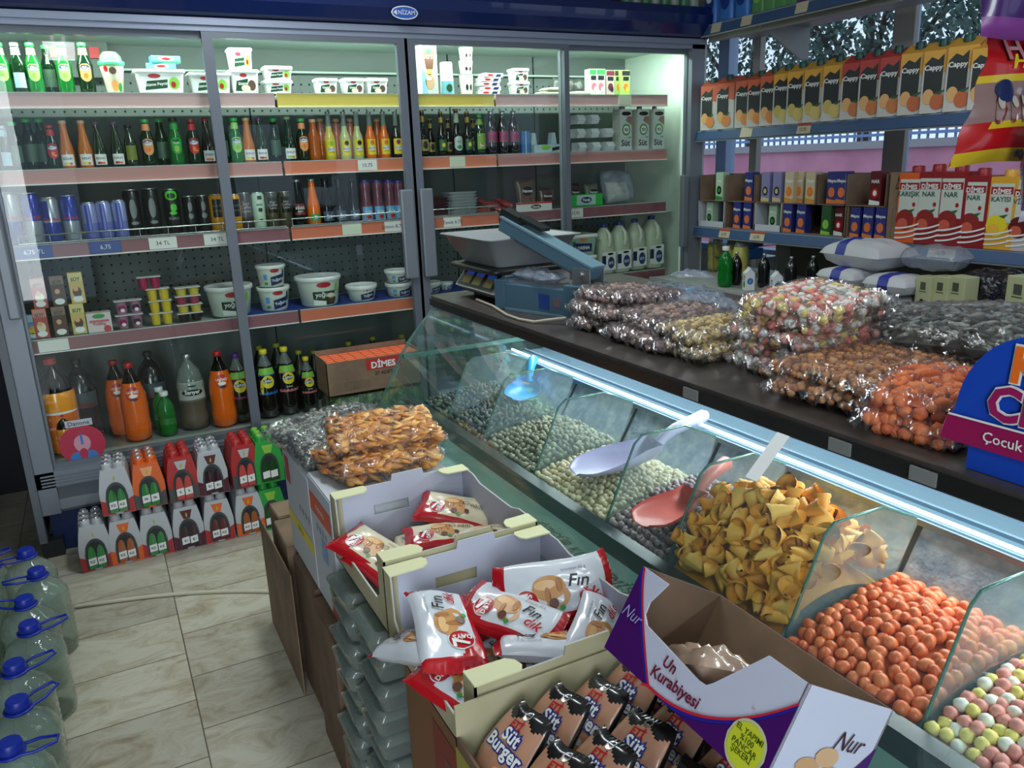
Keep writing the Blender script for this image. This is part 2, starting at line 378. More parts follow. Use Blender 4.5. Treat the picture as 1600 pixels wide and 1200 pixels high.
MB().box(-.03, 0, -.045, .78, .08, 2.45, SIDEM).build('side_panel', F_); MB().box(W, W+.03, -.0, .78, .02, 2.314, P('side_panel_pale', (196,206,200), .5)).build('side_panel', F_)
INM = P('fridge_inner_white_green', (178,196,188), .5)
inner = MB(); inner.box(.0, .02, .05, .76, .4, 2.3, INM); inner.box(W-.06, W, .051, .76, .4, 2.3, P('fridge_inner_side', (214,230,216), .5)); inner.box(0, W, .05, .76, 2.29, 2.313, INM); inner.build('inner_lining', F_)
bp = MB(); bp.box(.02, W-.06, .70, .76, .4, 2.29, P('perforated_back_panel', (100,111,108), .55))
HOLE = P('hole_dark', (22,26,26), .9)
V = []; Fc = []
for za, zb in ((1.98, 2.13), (1.0, 1.30)):
    z = za
    while z < zb:
        x = .1
        while x < W-.1:
            o = len(V); V += [(x+.006*math.cos(a*PI/3), .6985, z+.006*math.sin(a*PI/3)) for a in range(6)]; Fc.append(tuple(range(o, o+6))); x += .045
        z += .045
bp.add(V, Fc, HOLE)
for x in (1.25, 2.42, 3.0): bp.box(x-.003, x+.003, .695, .70, .45, 2.29, HOLE)
bp.box(.02, W-.06, .66, .70, 2.17, 2.18, INM); bp.build('back_panel', F_)
ctl = MB().box(.27, .60, .60, .66, 2.13, 2.30, P('control_box', (92,104,98), .5)).build('control_box', F_)
for k, (x, c) in enumerate(((.36,(220,110,40)), (.43,(90,40,40)), (.54,(210,40,40)))): MB().box(x-.022, x+.022, .585, .60, 2.215, 2.265, P('switch%d' % k, c, .4)).build('switch', ctl)
bs = MB(); bs.box(0, W, .0, .78, .2, .326, P('base_grey', (92,100,108), .5)); bs.box(0.01, W-.01, -.012, .0, .215, .262, P('base_grey_light', (128,136,142), .5)); bs.box(.02, W-.02, .03, .78, .0, .2, P('plinth_blue', (24,42,92), .5)); bs.box(-.03, .06, -.03, .06, 0.0, .08, DARK); bs.build('base', F_)
MB().box(.02, W-.06, .06, .70, .40, .43, P('deck_steel', (150,156,156), .35, .4)).build('deck', F_)
LIPC = {'ap': (196,160,160), 'y': (214,190,90), 'p': (186,128,122), 'o': (214,122,92), 'dp': (134,84,92), 'o2': (206,112,84)}
lipm = {k: P('lip_'+k, v, .4) for k, v in LIPC.items()}; SHM = P('shelf_board', (168,178,174), .5); TAGC = P('paper_tag', (205,212,190), .6); TAGW = P('paper_tag_white', (225,225,220), .6)
def shelf(x0, x1, lev, lm, tags=(), rail=False):
    z = ZS[lev]
    s = MB().box(x0+.006, x1-.006, .125, .60, z-.022, z-.004, SHM).build('shelf', F_)
    l = MB(); l.box(x0+.006, x1-.006, .112, .125, z-.055, z+.003, lipm[lm]); l.box(x0+.006, x1-.006, .108, .125, z-.06, z-.055, WHITE); l.box(x0+.006, x1-.006, .1105, .125, z+.002, z+.006, SHM)
    l.build('price_strip', s)
    for (tx, tw, kind, st) in tags:
        t = MB(); t.box(tx-tw/2, tx+tw/2, .107, .1085, z-.052, z+.0, {'w': TAGW, 'c': TAGC, 'b': P('tag_blue', (62,84,150), .5)}[kind])
        if st: t.text(front(.1062), st, tx, z-.026, .026, WHITE if kind == 'b' else BLACK, .0)
        t.build('price_tag', s)
    if rail:
        WIRE = P('chrome_wire', (170,176,176), .25, .8); r = MB(); a, c = rail
        r.tube([(a,.10,z+.012), (c,.10,z+.012)], .003, WIRE, 6)
        for zz in (.045,): r.tube([(a,.13,z+zz), (a,.10,z+zz), (c,.10,z+zz), (c,.13,z+zz)], .0035, WIRE, 6)
        k = a
        while k < c: r.tube([(k,.10,z+.005), (k,.10,z+.045)], .002, WIRE, 5); k += .12
        r.build('wire_rail', s)
BX = (.03, 1.268, 2.432, 3.6)
shelf(BX[0], BX[1], 'A', 'ap'); shelf(BX[1], BX[2], 'A', 'y'); shelf(BX[2], BX[3], 'A', 'ap', ((3.28, .09, 'c', ''),))
shelf(BX[0], BX[1], 'B', 'p'); shelf(BX[1], BX[2], 'B', 'o', ((1.69,.10,'w','10.75'), (2.19,.09,'c',''))); shelf(BX[2], BX[3], 'B', 'p')
shelf(BX[0], BX[1], 'C', 'dp', ((.16,.14,'b','6,75 TL'), (.44,.13,'b','6,75'), (.68,.12,'w','34 TL'), (.92,.12,'w','34 TL')), (.11, 1.25)); shelf(BX[1], BX[2], 'C', 'o2', ((1.58,.10,'c',''), (1.80,.09,'w','Limon 8.75'), (2.14,.1,'w','Tavuk 6.75')), (1.28, 2.41)); shelf(BX[2], BX[3], 'C', 'dp', ((2.93,.10,'w','13.95'),))
shelf(BX[0], BX[1], 'D', 'dp', ((.165,.12,'w',''),)); shelf(BX[1], BX[2], 'D', 'o2'); shelf(BX[2], BX[3], 'D', 'dp')
FRM = P('door_frame_grey', (104,112,122), .4, .25); HND = P('door_handle_grey', (120,128,136), .4, .25)
def door(x0, x1, y, lf, rf, hx=None):
    d = MB()
    d.box(x0, x0+lf, y-.018, y+.012, .40, 2.262, FRM); d.box(x1-rf, x1, y-.018, y+.012, .40, 2.262, FRM)
    d.box(x0, x1, y-.0175, y+.0115, .40, .425, FRM); d.box(x0, x1, y-.0175, y+.0115, 2.236, 2.262, FRM)
    do = d.build('door', F_)
    MB().box(x0+lf, x1-rf, y-.003, y+.003, .425, 2.236, PANE).build('glass', do)
    if hx: MB().box(hx-.035, hx+.035, y-.05, y-.018, 1.10, 1.55, HND, bev=.008).build('handle', do)
door(.06, .985, .034, .028, .03); door(.949, 1.90, 0, .045, .055, 1.835); door(1.885, 2.823, 0, .055, .030, 1.94); door(2.79, 3.70, .034, .03, .04)
MB().box(.03, .075, -.05, -.02, 1.10, 1.55, HND, bev=.008).build('handle', F_); MB().box(3.607, 3.65, -.04, -.0, 1.12, 1.55, HND, bev=.008).build('handle', F_)
# round sticker on the first door
SP = at(129, 694, y=.03); SX, SZ = SP.x, SP.z
st = MB(); S = lambda u, v: (SX+u, .0300, SZ+v); st.oval(S, 0, 0, .096, .090, P('sticker_crimson', (180,40,70), .4), 20)
S = lambda u, v: (SX+u, .0293, SZ+v); st.oval(S, 0, -.058, .058, .028, P('sticker_blue', (50,120,190), .4), 14); st.oval(S, 0, .005, .035, .04, P('sticker_pale', (205,150,165), .4), 12)
S = lambda u, v: (SX+u, .0286, SZ+v); st.oval(S, 0, -.045, .018, .026, MT['sticker_crimson'], 10); st.text(S, '1', 0, .025, .07, MT['sticker_blue'], .02)
st.box(SX-.055, SX+.055, .0294, .0305, SZ+.086, SZ+.118, SILVER); S = lambda u, v: (SX+u, .0285, SZ+.102+v); st.text(S, 'Danone', 0, 0, .028, NAVY, .012)
tag(st.build('round_sticker'), 'round red and blue number one sticker stuck on the left fridge door', 'sticker')
# ============================================================ bottles, cans, tubs, cartons (each proto made once, base at z=0, front at -y)
def BG(name, col, opaque=.55, body=None): return TG('bottle_'+name, col, opaque, .03, 1.2, body)
G_DK = BG('dark_green', (40,110,60), .62, (14,52,26)); G_BR = BG('bright_green', (70,200,90), .6, (24,130,50)); CLR = BG('clear', (232,240,236), .20, (200,210,205))
OR = P('orange_soda', (228,108,24), .18, coat=.5); OR2 = P('amber_juice', (196,112,52), .2, coat=.5); YL = P('yellow_soda', (206,186,60), .18, coat=.5); PYL = P('pale_yellow_soda', (190,196,130), .18, coat=.5)
COLA = P('cola', (24,14,12), .12, coat=.8); DGL = P('dark_green_liquid', (12,44,22), .14, coat=.8); GRL = P('green_liquid', (26,140,44), .15, coat=.7); REDL = P('red_liquid', (70,14,20), .15, coat=.6); MILK = P('milk', (214,222,200), .35, coat=.3)
MARL = P('maroon_drink', (104,58,74), .3, coat=.4); CLL = P('smoky_clear', (52,60,60), .12, coat=.8); PEAL = P('peach_tea', (150,96,60), .15, coat=.6); LEML = P('lemonade', (176,180,80), .2, coat=.5)
PROF = {
 'squat': [(.026,0), (.030,.006), (.031,.03), (.029,.07), (.031,.105), (.027,.125), (.017,.150), (.0145,.165), (.0145,.185)],
 'cone': [(.028,0), (.031,.005), (.031,.075), (.028,.095), (.020,.135), (.0155,.165), (.0145,.19), (.0145,.20)],
 'long': [(.026,0), (.029,.005), (.029,.10), (.026,.118), (.016,.145), (.0125,.18), (.0120,.225), (.0125,.232)],
 'pet': [(.026,0), (.031,.006), (.031,.06), (.028,.08), (.031,.12), (.028,.145), (.016,.178), (.0125,.19), (.0125,.2)],
 'big': [(.034,0), (.050,.012), (.053,.06), (.050,.10), (.052,.15), (.048,.20), (.034,.25), (.018,.285), (.0135,.30), (.0135,.31)],
 'big2': [(.038,0), (.056,.012), (.058,.05), (.052,.09), (.057,.13), (.057,.20), (.042,.255), (.020,.285), (.0135,.295), (.0135,.305)],
 'short': [(.026,0), (.033,.008), (.034,.05), (.030,.065), (.034,.08), (.032,.12), (.020,.145), (.0125,.155), (.0125,.165)],
 'shak': [(.025,0), (.027,.005), (.027,.06), (.019,.09), (.021,.13), (.024,.15), (.022,.158)],
}
def bottle(prof, glass, cap=(WHITE, .016, .014), label=None, neck=None, liquid=None, level=1.0, name='drink_bottle'):
    """label = (z0, z1, half width, material, shape, [(text, u, v, size, mat, bold)...], [(oval u, v, a, b, mat)])"""
    pr = PROF[prof]; t = E(name); H = pr[-1][1]
    def Rf(z):
        for (r0, z0), (r1, z1) in zip(pr, pr[1:]):
            if z0 <= z <= z1: return r0+(r1-r0)*(z-z0)/max(z1-z0, 1e-6)
        return pr[0][0] if z < pr[0][1] else pr[-1][0]
    if liquid:
        zl = level*H; lo = [(r, z) for r, z in pr if z < zl-.002]+[(Rf(zl), zl)]; hi = [(Rf(zl), zl)]+[(r, z) for r, z in pr if z > zl+.002]
        MB().lathe(hi, glass, 18, cap=False).build('bottle_neck', t); MB().lathe(lo, liquid, 18).build('filled_body', t)
    else: MB().lathe(pr, glass, 18).build('bottle_body', t)
    cm, cr, ch = cap
    if cm: MB().lathe([(cr-.001, H-.002), (cr, H), (cr, H+ch-.002), (cr-.002, H+ch)], cm, 14).build('cap', t)
    if label:
        z0, z1, hw, lm, shape, texts, ovals = label; lb = MB(); R0 = Rf((z0+z1)/2); S = cyl(R0, .0008, Rf); zc = (z0+z1)/2
        if shape == 'oval': lb.oval(S, 0, zc, hw, (z1-z0)/2, lm, 12)
        elif shape == 'shield': lb.strip(S, -hw, hw, lambda u: z1-abs(u/hw)**3*.012, lambda u: z0+abs(u/hw)**2.2*.018, lm, 12)
        else: lb.strip(S, -hw, hw, z1, z0, lm, 14)
        S1 = cyl(R0, .0013, Rf); S2_ = cyl(R0, .0018, Rf)
        for (u, v, a, c, mm) in ovals: lb.oval(S1, u, zc+v, a, c, mm, 10)
        for (s, u, v, sz, mm, bo) in texts: lb.text(S2_, s, u, zc+v, sz, mm, bo, sx=.9)
        lb.build('label', t)
    if neck:
        z0, z1, lm = neck; MB().strip(cyl(Rf((z0+z1)/2), .0008, Rf), -.04, .04, z1, z0, lm, 14).build('neck_label', t)
    return t
HT = {}
def reg(k, fn, h, desc, cat): HT[k] = [fn, h, desc, cat, None]
FR = lambda lm, c2: (.045, .115, .022, lm, 'shield', [('FRUTTI', 0, .018, .0145, BLUE, .02)], [(0, .016, .019, .009, WHITE), (0, -.012, .010, .010, c2), (.008, -.016, .007, .007, YEL)])
KZ = lambda c: (.012, .062, .028, WHITE, 'rect', [('KIZILAY', 0, .006, .0125, BLACK, .012)], [(-.006, -.016, .012, .006, c), (.010, -.017, .007, .006, ORG)])
FX = lambda c: (.02, .10, .026, YEL, 'rect', [('FRUTTI', 0, -.008, .0135, BLUE, .02), ('EXTRA', 0, -.022, .009, RED, .01)], [(0, -.008, .022, .010, WHITE), (0, .022, .012, .012, c)])
OLAB = P('orange_label', (226,150,96), .4); GLAB = P('lime_label', (150,205,110), .4)
reg('gl', lambda: bottle('squat', G_BR, (P('cap_green', (50,170,80), .35), .017, .013), FR(GLAB, LGREEN), (.15,.178,GLAB)), .198, 'green glass soda bottle with lime green label', 'bottle')
reg('go', lambda: bottle('squat', G_DK, (P('cap_green', (1,1,1)), .017, .013), FR(OLAB, ORG), (.15,.178,OLAB)), .198, 'green glass soda bottle with orange label', 'bottle')
reg('gr', lambda: bottle('squat', G_DK, (P('cap_red', (150,40,44), .35), .017, .013), FR(P('red_label', (180,40,50), .4), ORG), (.15,.178,P('red_label', (1,1,1)))), .198, 'dark soda bottle with red shield label', 'bottle')
reg('gy', lambda: bottle('squat', G_BR, (P('cap_yellow', (200,180,40), .35), .017, .013), (.045,.115,.022,P('green_label', (40,150,60), .4),'shield',[('Fresh', 0, .014, .013, WHITE, .015)],[(0,-.012,.013,.013,LGREEN)]), (.15,.175,P('green_label', (1,1,1)))), .198, 'bright green soda bottle with green label and yellow cap', 'bottle')
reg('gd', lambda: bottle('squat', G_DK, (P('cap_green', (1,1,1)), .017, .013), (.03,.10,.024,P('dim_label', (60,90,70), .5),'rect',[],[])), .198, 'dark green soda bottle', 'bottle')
reg('gw', lambda: bottle('squat', G_DK, (P('cap_silver', (170,180,180), .3, .5), .017, .013), (.02,.08,.022,P('pale_blue_label', (160,190,205), .5),'rect',[],[]), (.15,.18,P('pale_blue_label', (1,1,1)))), .198, 'dark green mineral water bottle with pale blue label', 'bottle')
reg('ko', lambda: bottle('cone', OR2, (P('cap_tan', (190,160,130), .35), .0165, .012), KZ(YEL)), .212, 'cone shaped bottle of orange drink with white label', 'bottle')
reg('kd', lambda: bottle('cone', DGL, (P('cap_purple', (90,50,90), .35), .0165, .012), KZ(RED)), .212, 'cone shaped dark green bottle with white label', 'bottle')
reg('kr', lambda: bottle('cone', COLA, (P('cap_red', (1,1,1)), .0165, .012), KZ(ORG)), .212, 'cone shaped dark cola bottle with white label and red cap', 'bottle')
reg('kg', lambda: bottle('cone', DGL, (P('cap_pale_green', (120,150,110), .35), .0165, .012), KZ(LGREEN)), .212, 'cone shaped bottle with green fruit on white label', 'bottle')
reg('ky', lambda: bottle('squat', DGL, (P('cap_yellow', (1,1,1)), .017, .013), (.03,.10,.024,P('olive_label', (110,120,40), .5),'rect',[],[])), .198, 'dark bottle with olive label and yellow cap', 'bottle')
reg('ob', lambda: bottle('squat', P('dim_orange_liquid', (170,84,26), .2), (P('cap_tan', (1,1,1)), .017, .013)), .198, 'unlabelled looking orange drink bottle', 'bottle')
for k, lq, c2, dn in (('xy', YL, LGREEN, 'yellow'), ('xp', PYL, BLACK, 'pale yellow'), ('xo', OR, ORG, 'orange'), ('xc', COLA, MAG, 'dark')):
    reg(k, (lambda lq=lq, c2=c2: bottle('long', CLR, (SILVER, .0135, .008), FX(c2), None, lq, .72)), .24, f'long-neck bottle of {dn} soda with yellow label', 'bottle')
reg('bk', lambda: bottle('long', BG('black', (40,36,30), .8, (14,12,10)), (P('gold', (190,160,80), .3, .6), .0135, .008), (.03,.09,.026,P('gold_label', (170,150,70), .4),'rect',[],[(0,0,.014,.02,DARK)]), (.18,.21,P('gold', (1,1,1)))), .24, 'black long-neck bottle with gold label', 'bottle')
reg('bw', lambda: bottle('long', BG('black', (1,1,1)), (P('gold', (1,1,1)), .0135, .008), (.025,.10,.026,P('grey_white_label', (190,200,196), .4),'shield',[('ICE', 0, .01, .016, BLACK, .01)],[(0,-.018,.014,.01,GREEN)]), (.17,.22,P('pale_green_label', (170,185,160), .4))), .24, 'dark long-neck bottle with grey white label', 'bottle')
reg('bg', lambda: bottle('long', BG('black', (1,1,1)), (P('gold', (1,1,1)), .0135, .008), (.03,.09,.026,P('dark_green_lab', (40,90,50), .4),'rect',[],[(0,0,.010,.012,YEL)]), (.18,.21,P('gold', (1,1,1)))), .24, 'dark long-neck bottle with dark green label', 'bottle')
reg('tg', lambda: bottle('pet', DGL, (P('cap_green', (1,1,1)), .0145, .016), (.03,.115,.026,P('lime_lab2', (130,170,60), .4),'rect',[('Tropi', 0, .025, .018, WHITE, .02)],[(0,-.012,.014,.016,WHITE), (.004,-.014,.008,.009,ORG)]), (.16,.19,P('lime_lab2', (1,1,1)))), .216, 'small dark bottle with lime green fruit label', 'bottle')
reg('cm', lambda: bottle('pet', COLA, (SILVER, .0145, .016), (.06,.115,.029,P('magenta_label', (150,40,90), .4),'rect',[('Sel\nçuk', 0, 0, .020, WHITE, .02)],[(0,-.024,.028,.003,GREEN)])), .216, 'small cola bottle with magenta label and white cap', 'bottle')
reg('kid', lambda: bottle('cone', TG('smoke', (90,96,96), .5, .03, 1.2, (30,34,34)), (SILVER, .0165, .01), (.05,.10,.026,P('crimson_label', (120,40,52), .4),'rect',[('KİGDİ', 0, .008, .016, WHITE, .02), ('ARJUT', 0, -.010, .010, WHITE, .01)],[])), .21, 'clear cone bottle with crimson label', 'bottle')
reg('ogr', lambda: bottle('cone', OR, (SILVER, .0165, .01), (.02,.05,.026,P('green_label', (1,1,1)),'rect',[],[(0,0,.01,.008,WHITE)])), .21, 'orange cone bottle with green label', 'bottle')
reg('cb', lambda: bottle('cone', TG('smoke', (1,1,1)), (DARK, .0165, .012), (.015,.06,.026,P('slate_label', (60,76,100), .4),'rect',[('İM', 0, 0, .022, WHITE, .02)],[])), .212, 'smoky clear cone bottle with slate blue label', 'bottle')
reg('sh', lambda: bottle('shak', MARL, (P('cap_blue', (40,50,130), .35), .021, .010), (.004,.06,.024,P('sky_label', (90,160,200), .4),'rect',[('İÇİM', 0, .006, .014, WHITE, .02)],[(0,-.014,.014,.007,RED)])), .168, 'maroon milkshake bottle with blue cap', 'bottle')
reg('lipb', lambda: bottle('big', CLR, (YEL, .018, .02), (.12,.215,.05,P('tea_blue', (24,96,180), .4),'rect',[('Lipton', .0, .018, .022, WHITE, .03)],[(0,.014,.030,.030,YEL), (0,.018,.026,.010,P('tea_red', (170,30,40), .4)), (-.03,-.01,.008,.036,YEL)]), (.215,.245,LGREEN), COLA, .82), .33, 'iced tea bottle with blue label and yellow cap', 'bottle')
reg('lipp', lambda: bottle('big', CLR, (YEL, .018, .02), (.12,.215,.05,P('tea_pink', (196,110,116), .4),'rect',[('Lipton', .0, .022, .022, WHITE, .03), ('Şeftali', 0, -.022, .012, WHITE, .01)],[(0,.018,.030,.028,YEL), (0,.022,.026,.010,P('tea_red', (1,1,1)))]), (.215,.245,LGREEN), COLA, .82), .33, 'iced tea bottle with pink label and yellow cap', 'bottle')
reg('lipm', lambda: bottle('big', CLR, (P('cap_violet', (90,40,130), .35), .018, .02), (.12,.215,.05,P('tea_maroon', (110,30,60), .4),'rect',[('Lipton', .0, .018, .022, WHITE, .03)],[(0,.014,.030,.030,YEL), (0,.018,.026,.010,P('tea_red', (1,1,1)))]), (.215,.245,LGREEN), COLA, .82), .33, 'iced tea bottle with purple cap', 'bottle')
reg('lipd', lambda: bottle('big', P('tea_shadow', (24,26,16), .3), (P('cap_yellow_shade', (150,150,40), .4), .018, .02), (.12,.215,.05,P('tea_label_shade', (70,90,40), .5),'rect',[],[])), .33, 'iced tea bottle in the back row', 'bottle')  # darker copy of the tea bottle, back-row shade put into its colours
ULU = lambda c: (.175, .235, .028, RED, 'oval', [('ULUDAĞ', 0, .010, .013, WHITE, .02)], [(0,-.008,.016,.007,WHITE), (0,-.022,.014,.005,DARK)])
reg('ulu', lambda: bottle('big', TG('thin_bottle', (236,232,224), .32, .05, 1.2), (RED, .018, .018), ULU(0), None, P('orange_soda_flat', (226,98,14), .2, coat=.4), .80), .33, 'large orange soda bottle with round red label', 'bottle')
reg('fan', lambda: bottle('big2', TG('thin_bottle', (1,1,1)), (RED, .018, .018), (.02,.15,.07,P('fanta_label', (220,110,40), .4),'rect',[('FANTA', .0, 0, .03, NAVY, .03)],[(0,0,.03,.03,P('fanta_label2', (240,190,90), .4)), (0,.061,.07,.004,WHITE)]), None, P('amber_soda_flat', (240,150,30), .2, coat=.4), .70), .325, 'large amber soda bottle with orange label', 'bottle')
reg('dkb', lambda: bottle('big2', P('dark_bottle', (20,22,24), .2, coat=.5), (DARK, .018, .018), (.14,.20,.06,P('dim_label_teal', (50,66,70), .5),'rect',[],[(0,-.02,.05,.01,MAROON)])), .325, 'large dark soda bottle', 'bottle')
reg('sar', lambda: bottle('big2', CLR, (SILVER, .018, .018), (.135,.21,.062,P('grey_label', (170,172,164), .5),'rect',[('Sarıyer', 0, -.006, .024, WHITE, .03)],[(0,-.006,.045,.013,BLACK), (0,.022,.018,.003,DARK)]), None, P('weak_brown', (96,84,70), .3), .42), .325, 'large clear gazoz bottle with grey white label', 'bottle')
reg('grb', lambda: bottle('short', BG('bright_green', (1,1,1)), (WHITE, .0165, .016), (.05,.075,.034,P('grn_lab', (30,110,50), .4),'rect',[],[(.014,0,.010,.010,WHITE)])), .181, 'short green soda bottle with white cap', 'bottle')
# cans
def can(lower, upper, H=.13, Rr=.0265, stripes=(), texts=(), ovals=()):
    t = E('drink_can'); hh = H
    MB().lathe([(Rr-.006,0), (Rr,.008), (Rr,hh*.45)], lower, 18).lathe([(Rr,hh*.45), (Rr,hh-.012), (Rr-.006,hh-.003)], upper, 18, cap=False).build('can_body', t)
    MB().lathe([(Rr-.006,hh-.003), (Rr-.005,hh), (Rr-.007,hh), (Rr-.008,hh-.003), (.0001,hh-.003)], SILVER, 18).build('lid', t)
    if texts or ovals or stripes:
        l = MB(); S = cyl(Rr, .0006); S1 = cyl(Rr, .001)
        for (u0, u1, v0, v1, mm) in stripes: l.strip(S, u0, u1, v1, v0, mm, 6)
        for (u, v, a, c, mm) in ovals: l.oval(S, u, v, a, c, mm, 10)
        for (s, u, v, sz, mm, bo) in texts: l.text(S1, s, u, v, sz, mm, bo)
        l.build('print', t)
    return t
RBB = P('can_blue', (20,40,150), .25, .4, coat=.5); RBS = P('can_silver', (170,176,186), .25, .6); CBK = P('can_black', (18,20,20), .3, .2)
reg('rb1', lambda: can(RBS, RBB, .17, .0290, (), (('Red Bull', 0, .088, .016, RED, .02),)), .17, 'large blue and silver energy drink can', 'can')
reg('rb2', lambda: can(RBB, RBS, .15, .0270, ((-.030,-.004,.075,.138,RBB),), (('Red Bull', 0, .078, .015, RED, .02),)), .15, 'blue energy drink can with silver side', 'can')
reg('rb3', lambda: can(P('can_lilac', (120,130,200), .3, .3), P('can_silver2', (150,160,205), .3, .4), .135, .0265, ((-.012,.004,.03,.125,P('can_deep', (70,80,170), .3)),)), .135, 'pale lilac and silver energy drink can', 'can')
reg('bc1', lambda: can(CBK, CBK, .168, .0285, (), (), ((0,.10,.012,.034,P('can_grey_print', (110,116,116), .4)), (0,.05,.014,.006,P('can_grey_print', (1,1,1))))), .168, 'tall black energy can with grey emblem', 'can')
reg('gc1', lambda: can(CBK, CBK, .168, .0285, (), (('BURN', 0, .06, .014, GREY, .02),), ((0,.145,.024,.018,P('neon_green', (70,190,40), .4)), (0,.143,.016,.010,CBK), (.004,.10,.012,.014,P('neon_green', (1,1,1))), (0,.08,.014,.006,P('neon_green', (1,1,1))))), .168, 'tall black energy can with neon green print', 'can')
reg('bc2', lambda: can(CBK, CBK, .14, .0245, (), (), ((0,.10,.008,.018,P('can_grey_print', (1,1,1))), (0,.065,.010,.010,P('can_grey_print', (1,1,1))))), .14, 'slim black can with small grey figure', 'can')
reg('oc', lambda: can(P('can_amber', (216,150,30), .3, .2), P('can_amber', (1,1,1)), .145, .0265, ((-.018,.018,.055,.125,CBK),), (('BLACK', 0, .10, .012, GREY, .01), ('COFFEE', 0, .08, .009, GREY, .01))), .145, 'amber yellow can with black panel', 'can')
reg('ic', lambda: can(P('can_taupe', (60,56,56), .3), P('can_taupe', (1,1,1)), .145, .0265, (), (('İnci\nCoffee\nLatte', 0, .09, .017, P('tan_print', (170,160,150), .4), .01),)), .145, 'dark taupe coffee can', 'can')
reg('mc', lambda: can(P('can_mint', (176,200,176), .35), P('can_mint', (1,1,1)), .15, .0265, ((-.006,.012,.12,.135,DARK), (-.006,.010,.07,.085,DARK), (-.006,.010,.03,.04,DARK), (-.012,.012,.095,.102,P('mint_dk', (90,120,100), .5)))), .15, 'mint green coffee can with dark squares', 'can')
reg('vc', lambda: can(P('can_olive', (70,66,42), .3), P('can_olive', (1,1,1)), .145, .0265, ((-.020,.020,.06,.125,CBK),), (('Hot\nCoffee\nLatte', 0, .093, .014, P('tan_print', (1,1,1)), .01),)), .145, 'olive coffee can with black panel', 'can')
# tubs
def tub_rect(w, d, h, lid=WHITE, body=WHITE, kind=0, r=.012):
    t = E('cheese_tub'); k = .86
    MB().loft([rrect(w*k, d*k, r*.8, 0), rrect(w*.98, d*.98, r, h-.008)], body).build('tub', t)
    MB().loft([rrect(w*1.03, d*1.03, r, h-.012), rrect(w*1.05, d*1.05, r, h-.008), rrect(w*1.05, d*1.05, r, h-.003), rrect(w*1.0, d*1.0, r, h)], lid).build('lid', t)
    l = MB(); S = lambda u, v: (u, -(d/2*(k+(.98-k)*v/(h-.008)))-.0008, v); S1 = lambda u, v: (u, S(u, v)[1]-.0006, v); S2_ = lambda u, v: (u, S(u, v)[1]-.0012, v)
    if kind == 0:
        l.poly(S, [(-w*.33, h*.12), (w*.12, h*.22), (w*.14, h*.58), (-w*.28, h*.50)], DGREEN); l.text(S1, 'Süzme Peynir', -w*.09, h*.36, w*.085, WHITE, .02, R(5))
        l.oval(S, -w*.12, h*.72, w*.13, h*.09, P('brand_red', (170,40,50), .4)); l.oval(S, w*.27, h*.42, w*.11, h*.26, LGREEN); l.oval(S1, w*.25, h*.36, w*.05, h*.13, RED)
    elif kind == 1:
        l.poly(S, [(-w*.36, h*.10), (w*.05, h*.10), (w*.10, h*.62), (-w*.30, h*.52)], DGREEN); l.oval(S, w*.22, h*.34, w*.14, h*.22, BROWN); l.oval(S1, w*.0, h*.22, w*.16, h*.14, CREAM); l.oval(S, -w*.05, h*.76, w*.13, h*.08, P('brand_red', (1,1,1))); l.text(S1, 'Süzme', -w*.08, h*.42, w*.13, WHITE, .02, R(4))
    elif kind == 2:
        l.poly(S, [(-w*.36, h*.18), (w*.30, h*.18), (w*.30, h*.55), (-w*.36, h*.62)], NAVY); l.text(S1, 'LORENA', -w*.02, h*.38, w*.13, WHITE, .03); l.poly(S, [(-w*.38,h*.2), (-w*.22,h*.2), (-w*.26,h*.7), (-w*.38,h*.7)], GREEN); l.oval(S1, 0, h*.76, w*.14, h*.07, P('yellow_red', (210,130,70), .4))
    l.build('label', t); return t
reg('t_rect', lambda: tub_rect(.17, .11, .082), .082, 'wide white rectangular cheese tub', 'tub')
reg('t_sq', lambda: tub_rect(.105, .10, .085, kind=1), .085, 'square white cheese tub', 'tub')
reg('t_sq0', lambda: tub_rect(.105, .10, .095, kind=0), .095, 'tall square white cheese tub', 'tub')
reg('t_small', lambda: tub_rect(.10, .085, .048, kind=0), .048, 'low white cheese tub', 'tub')
reg('t_lab', lambda: tub_rect(.088, .075, .060, kind=1), .060, 'small white labne tub', 'tub')
reg('t_lor', lambda: tub_rect(.12, .10, .075, kind=2, body=P('grey_green_tub', (150,176,160), .5)), .075, 'pale tub with navy label', 'tub')
